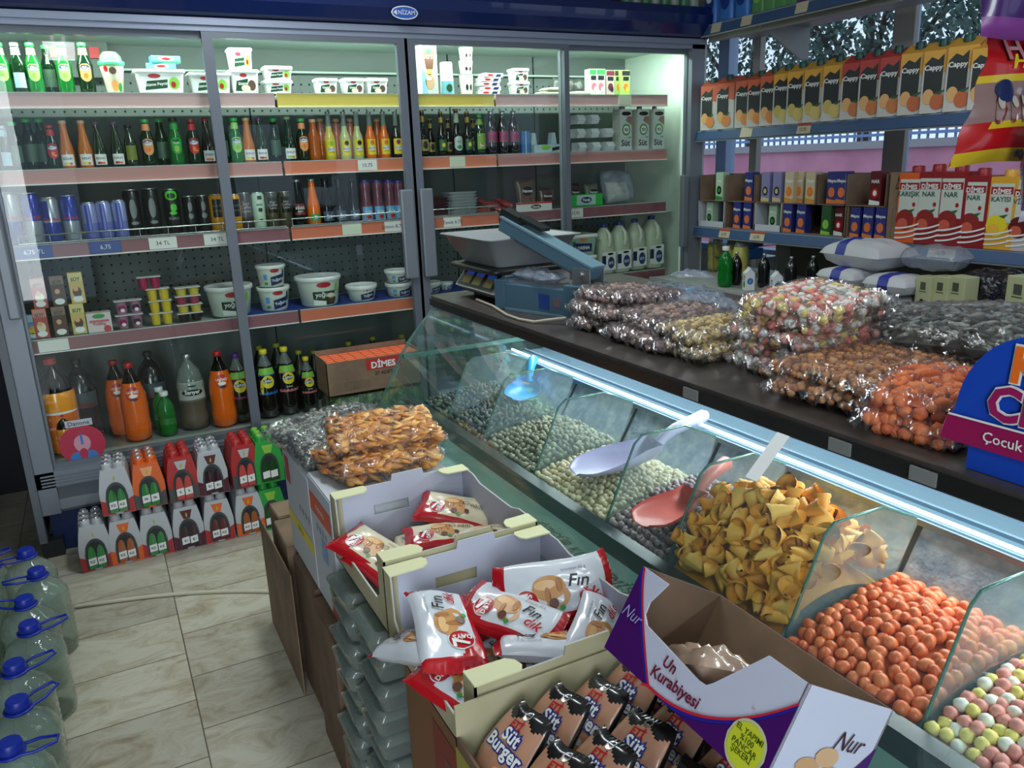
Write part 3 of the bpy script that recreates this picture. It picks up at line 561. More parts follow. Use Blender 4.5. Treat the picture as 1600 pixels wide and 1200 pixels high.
def bucket(Rt, h, kind, k=.82, lidc=WHITE, name='yogurt_tub'):
    t = E(name); Rf = lambda v: Rt*(k+(1-k)*v/h)
    MB().lathe([(Rt*k-.006,0), (Rt*k,.005), (Rt*.985,h-.014)], P('tub_pale_green_white', (206,216,204), .4), 28).build('tub', t)
    MB().lathe([(Rt*1.03,h-.016), (Rt*1.05,h-.012), (Rt*1.05,h-.003), (Rt*1.02,h), (Rt*.96,h-.001), (Rt*.95,h-.006), (.0001,h-.006)], lidc, 28).build('lid', t)
    l = MB(); S = lambda u, v: ((Rf(v)+.0008)*math.sin(u/Rt), -(Rf(v)+.0008)*math.cos(u/Rt), v); S1 = lambda u, v: ((Rf(v)+.0015)*math.sin(u/Rt), -(Rf(v)+.0015)*math.cos(u/Rt), v)
    if kind == 'w':
        l.strip(S, -.25*Rt, .75*Rt, lambda u: h*(.50+.12*u/Rt), lambda u: h*(.10+.12*u/Rt), NAVY, 8); l.oval(S, .10*Rt, h*.76, .36*Rt, h*.09, P('brand_red', (1,1,1))); l.text(S1, 'Yoğurt', .25*Rt, h*.33, .28*Rt, WHITE, .02, R(8))
        l.oval(S, .85*Rt, h*.6, .12*Rt, h*.2, NAVY); l.strip(S, -.8*Rt, -.5*Rt, h*.6, h*.35, LBLUE, 4); l.oval(S, -.65*Rt, h*.18, .16*Rt, h*.06, GREEN)
    elif kind == 'g':
        l.strip(S, -.55*Rt, .62*Rt, h*.52, h*.06, P('forest', (34,60,44), .4), 8); l.oval(S, .02*Rt, h*.74, .36*Rt, h*.09, P('brand_red', (1,1,1))); l.oval(S1, .45*Rt, h*.22, .26*Rt, h*.12, BROWN); l.oval(S1, .40*Rt, h*.36, .22*Rt, h*.08, CREAM); l.strip(S1, -.55*Rt, .1*Rt, lambda u: h*(.20-.1*u/Rt), h*.06, WHITE, 5)
        l.text(S1, 'yoğurt', 0, h*.40, .30*Rt, WHITE, .02); l.oval(S, .72*Rt, h*.62, .12*Rt, h*.16, LGREEN)
    elif kind == 'b':
        l.strip(S, -.35*Rt, .75*Rt, lambda u: h*(.50+.14*u/Rt), lambda u: h*(.12+.1*u/Rt), NAVY, 8); l.text(S1, 'Yoğurt', .2*Rt, h*.36, .24*Rt, WHITE, .02, R(8)); l.oval(S, .1*Rt, h*.72, .30*Rt, h*.10, P('brand_red', (1,1,1)))
    l.build('label', t); return t
reg('yw', lambda: bucket(.068, .105, 'w'), .105, 'white yogurt tub with navy label', 'tub')
reg('yg', lambda: bucket(.085, .115, 'g'), .115, 'large wide-lidded yogurt bucket with green label', 'tub')
reg('yb', lambda: bucket(.062, .066, 'b'), .066, 'flat blue-white yogurt tub', 'tub')
reg('ys', lambda: bucket(.058, .062, 'w'), .062, 'small white yogurt tub', 'tub')
def cup_dome():
    t = E('dessert_cup'); MB().lathe([(.026,0), (.028,.003), (.042,.10), (.042,.104)], P('cup_cream', (214,210,186), .4), 22).build('cup', t)
    MB().lathe([(.045,.098), (.046,.104), (.046,.112), (.042,.113)], P('cup_green_rim', (60,170,110), .4), 22).build('rim', t)
    MB().lathe([(.041,.113), (.038,.130), (.026,.146), (.0001,.150)], TG('dome', (230,240,236), .12, .05, 1.6), 22).build('dome_lid', t)
    l = MB(); Rf = lambda v: .028+.014*v/.1; S = lambda u, v: ((Rf(v)+.0008)*math.sin(u/.035), -(Rf(v)+.0008)*math.cos(u/.035), v); l.oval(S, 0, .078, .012, .012, P('brown_print', (80,60,40), .5)); l.oval(S, .002, .025, .014, .02, PEACH); l.oval(S, .022, .02, .008, .016, GREEN); l.oval(S, -.022, .085, .007, .01, RED); l.build('label', t); return t
reg('dome', cup_dome, .150, 'tall dessert cup with green rim and clear dome lid', 'cup')
def carton(w, d, h, faces, cap=None, gable=False, name='drink_carton', body=WHITE, topm=None):
    """faces(mb, S) prints the front; S(u,v,k) is k layers in front of it"""
    t = E(name); b = MB()
    if gable:
        b.box(-w/2, w/2, -d/2, d/2, 0, h*.76, body); b.prism([(-d/2,h*.76), (d/2,h*.76), (.004,h*.94), (-.004,h*.94)], -w/2, w/2, topm or body, axis='x'); b.box(-w/2, w/2, -.003, .003, h*.93, h, topm or body)
    else: b.box(-w/2, w/2, -d/2, d/2, 0, h, body, bev=.0015)
    b.build('carton_body', t)
    if cap: MB().lathe([(.014,h-.001), (.014,h+.014), (.0125,h+.016)], cap, 14, T=Matrix.Translation((0,0,0))).build('cap', t)
    if faces: l = MB(); faces(l, lambda k=0: (lambda u, v: (u, -d/2-.0008-.0006*k, v))); l.build('print', t)
    return t
def f_sut(l, S):
    l.poly(S(), [(-.034,.002), (.034,.002), (.034,.19), (-.034,.19)], P('sut_grey_white', (196,206,202), .45)); l.poly(S(1), [(-.005,.145), (.034,.12), (.034,.165), (.01,.165)], P('tan_card', (150,116,100), .5)); l.oval(S(1), 0, .178, .03, .010, P('dull_red', (140,60,70), .4)); l.oval(S(1), 0, .100, .026, .028, GREEN); l.oval(S(2), 0, .100, .019, .020, WHITE); l.text(S(3), '%3', 0, .100, .020, P('dull_red', (1,1,1)), .03); l.text(S(1), 'Süt', -.004, .035, .042, BLACK, .02); l.text(S(1), 'yağlı', .020, .062, .010, BLACK, .01)
reg('sut', lambda: carton(.072, .072, .20, f_sut, SILVER, body=P('sut_side', (206,210,200), .5)), .215, 'tall milk carton with green circle', 'carton')
def f_lat(l, S):
    l.poly(S(), [(-.036,.002), (.036,.002), (.036,.186), (-.036,.186)], P('latte_pale', (176,180,176), .5)); l.poly(S(1), [(-.014,.10), (.016,.10), (.032,.19), (-.03,.19)], P('latte_brown', (92,60,44), .5)); l.oval(S(2), 0, .172, .012, .011, GREEN); l.text(S(2), 'LATTE', 0, .148, .021, WHITE, .03); l.oval(S(1), .0, .088, .014, .012, PEACH); l.oval(S(1), .0, .05, .02, .03, TAN); l.oval(S(2), -.004, .062, .012, .008, WHITE); l.poly(S(1), [(-.036,.002), (-.012,.002), (-.02,.09), (-.036,.10)], P('latte_blue', (130,170,190), .5))
reg('lat', lambda: carton(.075, .07, .195, f_lat), .195, 'iced latte carton with brown and white print', 'carton')
def mini(c1, c2, c3, word='', txtm=WHITE):
    def f(l, S):
        l.poly(S(), [(-.024,.002), (.024,.002), (.024,.118), (-.024,.118)], c1); l.poly(S(1), [(-.024,.085), (.024,.085), (.024,.118), (-.024,.118)], c2); l.oval(S(1), 0, .045, .016, .02, c3); l.oval(S(2), -.003, .058, .009, .010, P('skin_print', (216,160,120), .5))
        l.oval(S(1), 0, .018, .018, .012, WHITE)
        if word: l.text(S(2), word, 0, .095, .018, txtm, .03)
    return lambda: carton(.05, .04, .12, f, body=c1)
reg('s_r', mini(P('milk_red', (170,70,66), .5), P('milk_red2', (196,130,120), .5), CREAM, 'SÜT', DGREEN), .12, 'small strawberry milk carton, red', 'carton')
reg('s_b', mini(P('milk_brown', (80,56,48), .5), P('milk_brown2', (130,104,92), .5), BROWN, 'SÜT', DGREEN), .12, 'small chocolate milk carton, brown', 'carton')
reg('s_y', mini(P('milk_yellow', (200,176,100), .5), P('milk_yellow2', (214,196,130), .5), BROWN, 'SÜT', DGREEN), .12, 'small banana milk carton, yellow', 'carton')
reg('s_l', mini(LBLUE, P('lt_blue2', (170,200,215), .5), YEL), .12, 'small light blue milk carton at the door edge', 'carton')
def f_wp(l, S): l.oval(S(), 0, .055, .02, .008, GREEN); l.poly(S(), [(-.03,.034), (.03,.034), (.03,.042), (-.03,.042)], PINK); l.oval(S(), .022, .01, .012, .012, P('heart_red', (190,60,70), .5)); l.text(S(1), 'Pudding', 0, .028, .012, RED, .02)
reg('s_w', lambda: carton(.075, .05, .066, f_wp, body=P('pinkish_white', (210,196,196), .5)), .066, 'low white and pink dessert box', 'box')
def jc(c1, c2, c3, c4): 
    def f(l, S):
        l.poly(S(), [(-.024,.002), (.024,.002), (.024,.118), (-.024,.118)], c1); l.poly(S(1), [(-.024,.095), (.024,.095), (.024,.118), (-.024,.118)], c2); l.oval(S(1), .0, .04, .016, .018, c3); l.oval(S(2), .008, .028, .010, .012, c4); l.poly(S(1), [(-.018,.07), (.018,.07), (.018,.09), (-.018,.09)], BLACK)
    return lambda: carton(.05, .045, .12, f, body=c1)
reg('j_g', jc(P('j_pale_green', (190,214,180), .5), GREEN, PINK, WHITE), .12, 'small white carton with green top', 'carton')
reg('j_m', jc(P('j_maroon_w', (180,160,152), .5), MAROON, MAROON, BLACK), .12, 'small carton with maroon top', 'carton')
reg('j_k', jc(P('j_lime', (150,190,90), .5), BLACK, ORG, YEL), .12, 'small lime carton with fruit picture', 'carton')
def gab():
    def f(l, S): l.poly(S(), [(-.03,.01), (-.01,.01), (-.01,.07), (-.03,.07)], P('teal', (20,130,120), .4)); l.oval(S(), .012, .045, .014, .014, P('milk_blue', (60,110,170), .4)); l.text(S(1), 'Yörük', .008, .078, .014, NAVY, .03)
    return carton(.07, .07, .13, f, gable=True, body=P('gable_white', (222,228,230), .45))
reg('gab', gab, .13, 'white gable-top milk carton with blue print', 'carton')
def jug():
    t = E('milk_jug'); H = .27
    MB().loft([rrect(.095,.095,.03,0), rrect(.105,.105,.035,.01), rrect(.105,.105,.035,.16), rrect(.09,.09,.03,.205), rrect(.05,.05,.022,.240), rrect(.034,.034,.016,.252)], TG('milky_hdpe', (235,240,225), .9, .2, .8, (196,206,182))).build('jug_body', t)
    MB().lathe([(.019,.25), (.019,.268), (.017,.27)], P('cap_blue', (1,1,1)), 14).build('cap', t)
    MB().tube([(.0,-.03,.235), (.0,-.055,.215), (0,-.062,.18), (0,-.052,.15)], .009, MILK, 8).build('handle', t)
    l = MB(); S = front(-.0535); l.poly(S, [(-.045,.02), (.045,.02), (.045,.12), (-.045,.12)], WHITE); l.poly(front(-.0541), [(-.045,.05), (-.02,.05), (-.02,.10), (-.045,.10)], NAVY); l.oval(front(-.0541), .014, .06, .022, .032, P('navy_ring', (40,60,110), .4)); l.text(front(-.0547), 'SÜT', .014, .06, .018, WHITE, .03); l.oval(front(-.0541), .01, .108, .02, .006, P('dull_red', (1,1,1))); l.build('label', t); return t
reg('jug', jug, .27, 'plastic milk jug with blue cap', 'jug')
def cups(cm, lidm, n=2, print_=False, Hc=.055, round_=False):
    t = E('dessert_cup_pack')
    for k in range(n):
        x = (k-(n-1)/2)*.052
        c = MB(); c.lathe([(.018,0), (.0185,.002), (.0235,Hc-.003)], cm, 14, T=Matrix.Translation((x,0,0)))
        if print_:
            S = lambda u, v: (x+(.0192+.0046*v/Hc+.0008)*math.sin(u/.021), -(.0192+.0046*v/Hc+.0008)*math.cos(u/.021), v); c.oval(S, 0, .026, .014, .013, MAG if k == 0 else P('plum', (70,30,60), .4)); c.oval(lambda u, v: tuple(a*1.01 if i < 2 and False else a for i, a in enumerate((x+(.0192+.0046*v/Hc+.0014)*math.sin(u/.021), -(.0192+.0046*v/Hc+.0014)*math.cos(u/.021), v))), .002, .018, .008, .007, WHITE)
        c.build('cup', t)
    MB().box(-.026*n, .026*n, -.026, .026, Hc-.002, Hc+.002, lidm, bev=.001).build('foil_lid', t); return t
LIDW = P('foil_white', (200,200,196), .4); 
reg('c_v', lambda: cups(P('cup_lilac', (150,110,130), .4), LIDW, 2, True), .057, 'twin pack of plum pudding cups', 'dessert cups')
reg('c_y', lambda: cups(P('cup_yellow', (206,180,50), .35), LIDW), .057, 'twin pack of yellow jelly cups', 'dessert cups')
reg('c_m', lambda: cups(P('cup_magenta', (160,40,80), .35), LIDW), .057, 'twin pack of magenta jelly cups', 'dessert cups')
reg('c_ly', lambda: cups(P('cup_lemon', (196,180,80), .35), LIDW, 2, False, .034), .036, 'low twin pack of lemon cups', 'dessert cups')
reg('c_lp', lambda: cups(P('cup_rose', (150,60,84), .35), LIDW, 2, False, .034), .036, 'low twin pack of rose cups', 'dessert cups')
reg('c_ld', lambda: cups(P('cup_black', (40,36,34), .35), LIDW, 2, False, .034), .036, 'low twin pack of dark cups', 'dessert cups')
def pro(k):
    h = HT[k]
    if h[4] is None: h[4] = h[0]()
    return h[4]
def place(k, px, pyt, pyb, Y, zs, where, rz=0, desc=None, hfix=None, dz=0):
    """stand a product of kind k on the surface zs in the row at depth Y"""
    fn, h, d, cat, _ = HT[k]; o = inst(pro(k)); T = at(px, pyt, y=Y-.02); Mid = at(px, (pyt+pyb)/2, y=Y-.02)
    s = (hfix or max(.04, (T.z-zs)))/h; s = max(.55, min(1.7, s)); o.scale = (s, s, s)
    o.location = (Mid.x, Y, zs); o.rotation_euler = (0, 0, rz); pend(o, desc or d, where, cat, Mid.x); return o
# ---- top shelf
A, B, C_, D, E_ = (ZS[k]+.001 for k in 'ABCDE'); A += .005; B += .005; C_ += .005; D += .005
wA = 'on top fridge shelf'; wB = 'on second fridge shelf'; wC = 'on third fridge shelf'; wD = 'on fourth fridge shelf'; wE = 'on the fridge floor'
for px, k in ((3,'gl'), (28,'gw'), (52,'gl'), (100,'gl'), (133,'go')): place(k, px, 66, 148, .185, A, wA)
place('gd', 76, 70, 145, .26, A, wA)
place('dome', 176, 79, 147, .185, A, wA)
o = place('t_rect', 250, 110, 147, .20, A, wA); rz_top = A+.082*o.scale.x
def blue_pack(x, y, z, rz, i):
    t = E('butter_pack', (x, y, z), rz); MB().box(-.062, .062, -.03, .03, 0, .030, P('butter_blue', (80,150,205), .4), bev=.002).build('wrapper', t)
    l = MB(); S = front(-.0308); l.poly(S, [(-.062,.001), (.062,.001), (.062,.007), (-.062,.007)], GREEN); l.oval(S, 0, .017, .034, .009, WHITE); l.oval(front(-.0314), 0, .017, .02, .006, RED); l.build('print', t)
    tag(t, ['upper blue butter pack of two on the wide cheese tub','lower blue butter pack of two on the wide cheese tub'][i], 'butter pack', 'blue butter packs on the wide tub')
blue_pack(o.location.x+.035, .20, rz_top+.031, .1, 0); blue_pack(o.location.x+.015, .20, rz_top, -.06, 1)
place('t_rect', 328, 115, 147, .20, A, wA, desc='wide cheese tub behind the door frame')
o = place('t_sq', 381, 110, 147, .20, A, wA); place('t_sq0', 375, 71, 110, .20, A+.085*o.scale.x, wA, hfix=.095)
o = place('t_small', 434, 126, 147, .20, A, wA, desc='lower low white cheese tub of the pair'); place('t_small', 434, 107, 127, .20, A+.048*o.scale.x, wA, hfix=.048*o.scale.x, desc='upper low white cheese tub of the pair')
for px in (510, 552, 588): place('t_lab', px, 123, 148, .19, A, wA)
place('lat', 668, 71, 147, .185, A, wA)
def pcup(px, pyt, pyb, zs, kind, label, cat='cup'):
    T = at(px, pyt, y=.17); x = at(px, (pyt+pyb)/2, y=.17).x; h = T.z-zs; t = E('dessert_cup', (x, .19, zs))
    r = .038
    if kind == 'inv':
        MB().lathe([(r,0), (r*.98,.005), (r*.86,h*.97), (r*.8,h)], OFFW, 22).build('cup', t); l = MB(); Rf = lambda v: r*(.98-.12*v/h); S = lambda u, v: ((Rf(v)+.001)*math.sin(u/r), -(Rf(v)+.001)*math.cos(u/r), v); l.strip(S, -r*1.3, r*1.3, lambda u: h*.42, .004, P('cup_teal', (90,150,160), .4), 12); l.oval(lambda u, v: tuple(Vector(S(u, v))*1.0+Vector((0,-.001,0))), 0, h*.2, .02, h*.12, DGREEN); l.build('label', t)
    else:
        MB().lathe([(r*.8,0), (r*.82,.003), (r,h*.93)], P('cup_ivory', (214,216,196), .4), 22).build('cup', t); MB().lathe([(r*1.08,h*.90), (r*1.1,h*.95), (r*1.0,h)], TG('dome', (1,1,1)), 22).build('lid', t)
        l = MB(); Rf = lambda v: r*(.82+.18*v/h); S = lambda u, v: ((Rf(v)+.001)*math.sin(u/r), -(Rf(v)+.001)*math.cos(u/r), v); l.oval(S, -.012, h*.35, .008, h*.15, P('dull_red', (1,1,1))); l.oval(S, .014, h*.35, .008, h*.15, P('dull_red', (1,1,1))); l.build('label', t)
    tag(t, label, cat, 'dessert cups on top fridge shelf'); return T.z
pcup(700, 97, 147, A, 'inv', 'upturned white cup with teal band beside the latte carton')
z = pcup(731, 115, 147, A, 'c', 'lowest pale cup of the stack right of the upturned cup'); z = pcup(730, 94, 114, z, 'c', 'middle pale cup of the stack on top fridge shelf'); pcup(730, 73, 93, z, 'c', 'topmost clear-lidded cup of the stack, near the fridge ceiling')
for k in range(5):
    p = at(765+(k % 2)*2+(6 if k == 4 else 0), 140, y=.16); t = E('cheese_slice_pack', (p.x, .19, A+k*.0222), .04*(k-2)); MB().box(-.06, .06, -.035, .035, 0, .021, OFFW, bev=.002).build('wrapper', t)
    l = MB(); S = front(-.0358); l.oval(S, -.02, .011, .02, .005, RED); l.poly(S, [(.01,.004), (.04,.004), (.05,.016), (.02,.016)], NAVY); l.build('print', t)
    tag(t, ['lowest','second lowest','middle','second highest','topmost'][k]+' flat white cheese pack of the stack of five on top fridge shelf', 'cheese pack', 'flat white cheese packs')
o = place('t_lab', 813, 128, 148, .19, A, wA, desc='lower labne tub of the stacked pair'); place('t_lab', 812, 106, 128, .19, A+.06*o.scale.x, wA, hfix=.06*o.scale.x, desc='upper labne tub of the stacked pair')
def pillow_fn(w, d, h, wob=.0, seed=0, flat=.35):
    rnd = random.Random(seed); ph = [rnd.uniform(0, 6) for _ in range(6)]
    def fn(u, v, sgn=1):
        a, b = 2*u-1, 2*v-1; q = max(0, (1-abs(a)**2.6))*max(0, (1-abs(b)**2.6)); hh = h*q**flat
        hh *= 1+wob*(math.sin(7*a+ph[0]+2*b)+math.sin(9*b+ph[1]-3*a)+.7*math.sin(15*a+ph[2])*math.sin(13*b+ph[3]))/2.7
        sx = 1-.04*math.sin(3*b+ph[4])-.06*b*b*0; sy = 1-.05*math.sin(3*a+ph[5])
        return Vector((a*w/2*sx, b*d/2*sy, (hh/2)*sgn))
    return fn
for k in range(3):
    p = at((862, 868, 905)[k], 143, y=.18); f = pillow_fn((.17,.16,.13)[k], .10, .02, .1, k)
    b = MB(); z0 = A+.011+(.020 if k == 1 else 0); mm = P('cheese_ivory', (206,204,176), .45)
    b.grid(lambda u, v: f(u, v), 14, 8, mm); b.grid(lambda u, v: f(1-u, v, -1), 14, 8, mm)
    tag(b.build('sliced_cheese_pack', loc=(p.x, .19, z0)), ['lower flat ivory cheese pack beside the labne tubs','upper flat ivory cheese pack beside the labne tubs','flat ivory cheese pack behind the right door frame'][k], 'cheese pack', 'ivory cheese packs on top fridge shelf')
for k, px in enumerate((872, 890, 908)):
    p = at(px, 130, y=.28); f = pillow_fn(.09, .10, .04, .2, k+9); b = MB(); mm = P('dark_bag', (52,56,52), .4); T = Matrix.Rotation(R(80), 4, 'X') @ Matrix.Rotation(R(10*(k-1)), 4, 'Z')
    b.grid(lambda u, v: f(u, v), 12, 8, mm, T=T); b.grid(lambda u, v: f(1-u, v, -1), 12, 8, mm, T=T)
    tag(b.build('olive_pouch', loc=(p.x, .27+.03*k, A+.052)), ['leftmost','middle','rightmost'][k]+' dark olive pouch standing behind the ivory cheese packs', 'pouch', 'dark olive pouches')
for px, k, y1 in ((927,'j_g',.19), (938,'j_g',.185), (953,'j_m',.185), (966,'j_k',.22), (977,'j_k',.185)): place(k, px, 108 if k == 'j_g' else 110, 148, y1, A, wA)
# ---- second shelf
for px, k, pt in ((6,'gw',196), (22,'gd',190), (80,'gr',195), (101,'ko',188), (130,'ko',188), (153,'kd',190), (181,'kd',190), (203,'ky',195), (230,'go',186), (274,'gy',184), (302,'gr',186), (324,'kr',184), (347,'gd',185), (369,'gl',184), (388,'ko',184), (408,'kd',184), (452,'kg',182), (474,'go',185), (492,'ob',186), (516,'xy',174), (540,'xp',174), (560,'xp',174), (580,'xo',174), (602,'xo',174), (621,'xc',174), (663,'bk',172), (692,'bg',174), (716,'bw',170), (733,'bg',174), (752,'tg',178), (770,'cm',173), (788,'cm',173), (805,'cm',173)):
    place(k, px, pt, 248, .175, B, wB)
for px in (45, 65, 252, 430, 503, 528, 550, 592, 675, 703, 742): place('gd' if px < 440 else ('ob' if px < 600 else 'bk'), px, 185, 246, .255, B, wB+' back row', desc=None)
p = at(822, 228, y=.16); t = E('blue_carton', (p.x, .20, B)); MB().box(-.025,.025,-.04,.04,0,.12, P('carton_blue', (60,120,180), .4), bev=.002).box(-.002,.002,-.041,-.04,.0,.12,WHITE).build('box', t); tag(t, 'blue and white carton right of the magenta cola bottles', 'carton')
p = at(850, 225, y=.18)
t = E('cheese_tray', (p.x, .19, B)); b = MB(); b.box(-.085,.085,-.05,.05,0,.045, P('tray_pale_blue', (176,200,204), .45), bev=.004)
b.prism([(-.085,.045), (-.045,.045), (-.055,.11), (-.075,.11)], -.01, .03, MT['tray_pale_blue']); b.prism([(.045,.045), (.085,.045), (.075,.11), (.055,.11)], -.01, .03, MT['tray_pale_blue']); b.build('tray', t)
l = MB(); S = front(-.0512); l.oval(S, -.01, .028, .03, .013, LGREEN); l.poly(S, [(.03,.008), (.08,.016), (.08,.034), (.03,.026)], P('dull_red', (1,1,1))); l.build('print', t); tag(t, 'pale blue cheese tray pack with raised handles on second fridge shelf', 'cheese pack')
for r_, (pxs, zz) in enumerate((((909, 931, 953), 0), ((907, 929, 951), .098), ((907, 929), .196))):
    for q, px in enumerate(pxs):
        o = inst(pro('gab')); p = at(px, (233, 208, 184)[r_], y=.16); s = .72; o.scale = (s, s, s); o.location = (p.x, .155, B+.026+zz*.9); o.rotation_euler = (R(90), 0, 0)
        o.location.y = .232; o.location.z = B+.026+zz*.78; pend(o, 'lying white gable milk carton in the %s layer' % ('lower','middle','upper')[r_], wB, 'carton', p.x, 'lying milk cartons')
for px in (975, 1002, 1026): place('sut', px, 166, 236, .185, B, wB)
# ---- third shelf
for px, k, pt in ((14,'rb2',300), (49,'rb1',301), (79,'rb2',308), (109,'rb1',305), (140,'rb3',316), (163,'rb3',314), (188,'rb3',312), (208,'bc1',296), (238,'bc1',294), (270,'gc1',295), (298,'bc2',306), (319,'bc2',305), (340,'oc',303), (369,'oc',303), (385,'ic',301), (406,'mc',300), (427,'vc',300), (448,'vc',299), (468,'kid',280), (491,'ogr',279), (512,'cb',279), (533,'cb',278), (554,'cb',278), (574,'sh',281), (593,'sh',281), (611,'sh',281), (626,'sh',282)):
    place(k, px, pt, 362, .17, C_, wC)
def tray(x, y, z, rz, m, label, group): 
    t = E('foam_tray', (x, y, z), rz); b = MB(); o_ = [rrect(.13,.09,.015,0), rrect(.17,.125,.02,.020), rrect(.175,.13,.02,.022), rrect(.168,.122,.018,.020), rrect(.128,.088,.012,.003)]
    b.loft(o_, m).build('tray', t); tag(t, label, 'tray', group)
p = at(722, 330, y=.18); FOAM = P('foam_grey_white', (170,178,180), .5)
WH = ['lowest','second','third','fourth','fifth','sixth','topmost']
for k in range(7): tray(p.x+.004*math.sin(k*2), .20, C_+k*.0165, .05*math.sin(k), FOAM, WH[k]+' white foam tray counted up from the bottom of the stack', 'white foam trays')
p = at(682, 335, y=.2)
for k in range(6): tray(p.x, .24, C_+k*.015, .03*k, P('dark_red_tray', (84,34,40), .4), (WH[:5]+['topmost'])[k]+' dark red meat tray beside the white foam tray stack', 'dark red meat trays')
SAUS = P('sausage_red', (136,52,44), .3, coat=.5)
for k, (px, py) in enumerate(((752,328), (768,318), (780,328), (793,318), (760,306), (786,308))):
    p = at(px, py, y=.2); f = pillow_fn(.10, .075, .035, .25, k+30); b = MB(); b.grid(lambda u, v: f(u, v), 14, 10, SAUS); b.grid(lambda u, v: f(1-u, v, -1), 14, 10, SAUS)
    o = b.build('sausage_pack'); o.location = (p.x, .20+.05*(k // 4), C_+.018+(.036 if k >= 4 else 0)+(.02*(k % 2) if k < 4 else 0)); o.rotation_euler = (R(18), 0, .3*k); pend(o, 'red sausage pack', wC, 'sausage pack', p.x)
def salami(px, py, w, h, c, c2, i, y=.20):
    p = at(px, py, y=y); t = E('salami_pack', (p.x, y, C_+.005+h/2)); T = Matrix.Rotation(R(80), 4, 'X'); f = pillow_fn(w, h, .04, .08, i, .3)
    b = MB(); b.grid(lambda u, v: f(u, v), 14, 14, c, T=T); b.grid(lambda u, v: f(1-u, v, -1), 14, 14, c, T=T); b.build('pack', t)
    l = MB(); l.oval(front(-.024), 0, h*.1, w*.3, h*.14, P('dull_red', (1,1,1))); l.oval(front(-.024), .0, -h*.18, w*.26, h*.12, c2); l.text(front(-.0248), 'Namet', 0, h*.1, w*.2, WHITE, .02); l.build('print', t)
    tag(t, ['tall oval salami pack on third fridge shelf, near the right door frame','smaller dark salami pack right of the tall oval one','dark salami pack just right of the door frame','grey-green salami pack behind the green shelf sign'][i-1], 'salami pack', 'salami packs on third fridge shelf')
OLV = P('salami_film', (80,72,54), .3, coat=.5)
salami(821, 290, .12, .17, OLV, SAUS, 1); salami(853, 300, .10, .11, P('salami_dark', (64,44,44), .3, coat=.5), MAROON, 2, .22); salami(896, 290, .085, .13, P('salami_dark', (1,1,1)), SAUS, 3, .22); salami(924, 285, .10, .12, P('salami_green', (104,112,104), .3, coat=.5), GREEN, 4, .24)
p = at(836, 323, y=.10); t = MB(); t.box(p.x-.115, p.x+.115, .106, .110, C_-.005, C_+.045, OFFW); t.oval(front(.1052), p.x+.01, C_+.02, .035, .012, DARK); t.text(front(.1046), 'Namet', p.x+.01, C_+.02, .017, WHITE, .02); t.poly(front(.1052), [(p.x-.115,C_+.036),(p.x+.115,C_+.036),(p.x+.115,C_+.045),(p.x-.115,C_+.045)], RED); tag(t.build('shelf_sign'), 'white and red shelf sign in front of the salami packs', 'sign')
p = at(917, 312, y=.10); t = MB(); t.box(p.x-.115, p.x+.115, .106, .112, C_+.004, C_+.072, P('sign_green', (40,170,70), .4)); t.box(p.x-.065, p.x+.065, .1045, .106, C_+.012, C_+.066, P('sign_pale', (170,190,190), .4)); t.oval(front(.104), p.x, C_+.039, .038, .018, NAVY); t.text(front(.1034), 'Yörük', p.x, C_+.039, .022, WHITE, .03); tag(t.build('shelf_sign'), 'green shelf sign right of the door frame', 'sign')
p = at(964, 300, y=.2); t = E('bagged_cheese', (p.x, .20, C_+.10)); f = pillow_fn(.22, .20, .12, .35, 5, .4); T = Matrix.Rotation(R(70), 4, 'X')
b = MB(); b.grid(lambda u, v: f(u, v), 20, 18, FILM2, T=T); b.grid(lambda u, v: f(1-u, v, -1), 20, 18, FILM2, T=T); b.build('plastic_bag', t)
f2 = pillow_fn(.15, .12, .08, .3, 8); b = MB(); T = Matrix.Translation((0,0,-.03)) @ Matrix.Rotation(R(70), 4, 'X'); mm = P('braided_cheese', (206,206,184), .5); b.grid(lambda u, v: f2(u, v), 16, 14, mm, T=T); b.grid(lambda u, v: f2(1-u, v, -1), 16, 14, mm, T=T); b.build('cheese', t); tag(t, 'clear plastic bag of white cheese on third fridge shelf', 'bag')
# ---- fourth shelf
for px, k, pt in ((64,'s_r',482), (94,'s_b',478), (123,'s_y',474)):
    o = place(k, px, pt, 530, .165, D, wD, desc=HT[k][2]+', lower row'); place(k, px-4, pt-55, pt, .165, D+.12*o.scale.x, wD, hfix=.12*o.scale.x, desc=HT[k][2]+', upper row')
place('s_l', 52, 500, 540, .165, D, wD, hfix=.11)
place('s_w', 156, 488, 525, .165, D, wD)
def stack(px, py, kinds, zs, Y=.165, names=None, s=1.0, rz=0):
    x = at(px, py, y=Y-.02).x; z = zs
    for i, k in enumerate(kinds):
        o = inst(pro(k)); o.scale = (s, s, s); o.location = (x+.003*(i % 2), Y, z); o.rotation_euler = (0, 0, rz+.05*(i % 2)); z += HT[k][1]*s+.001; pend(o, HT[k][2], wD, HT[k][3], i, how='from bottom', group='dessert cup packs')
    return z
z1 = stack(203, 500, ['c_v','c_v'], D, s=1.15); z2 = stack(252, 490, ['c_y','c_y','c_y'], D, s=1.0); stack(298, 495, ['c_ld','c_ly','c_lp','c_ly'], D, .18, s=1.12)
x = at(232, 440, y=.2).x; o = inst(pro('c_m')); o.location = (x, .165, z2); pend(o, HT['c_m'][2], 'on top of the yellow jelly cups', 'dessert cups', 0, 'dessert cup packs')
x = at(352, 425, y=.25).x; o = inst(pro('c_m')); o.location = (x, .30, D); o.scale = (1.2,)*3; pend(o, HT['c_m'][2], 'behind the left yogurt bucket', 'dessert cups', 0, 'dessert cup packs')
place('yg', 361, 445, 505, .22, D, wD)
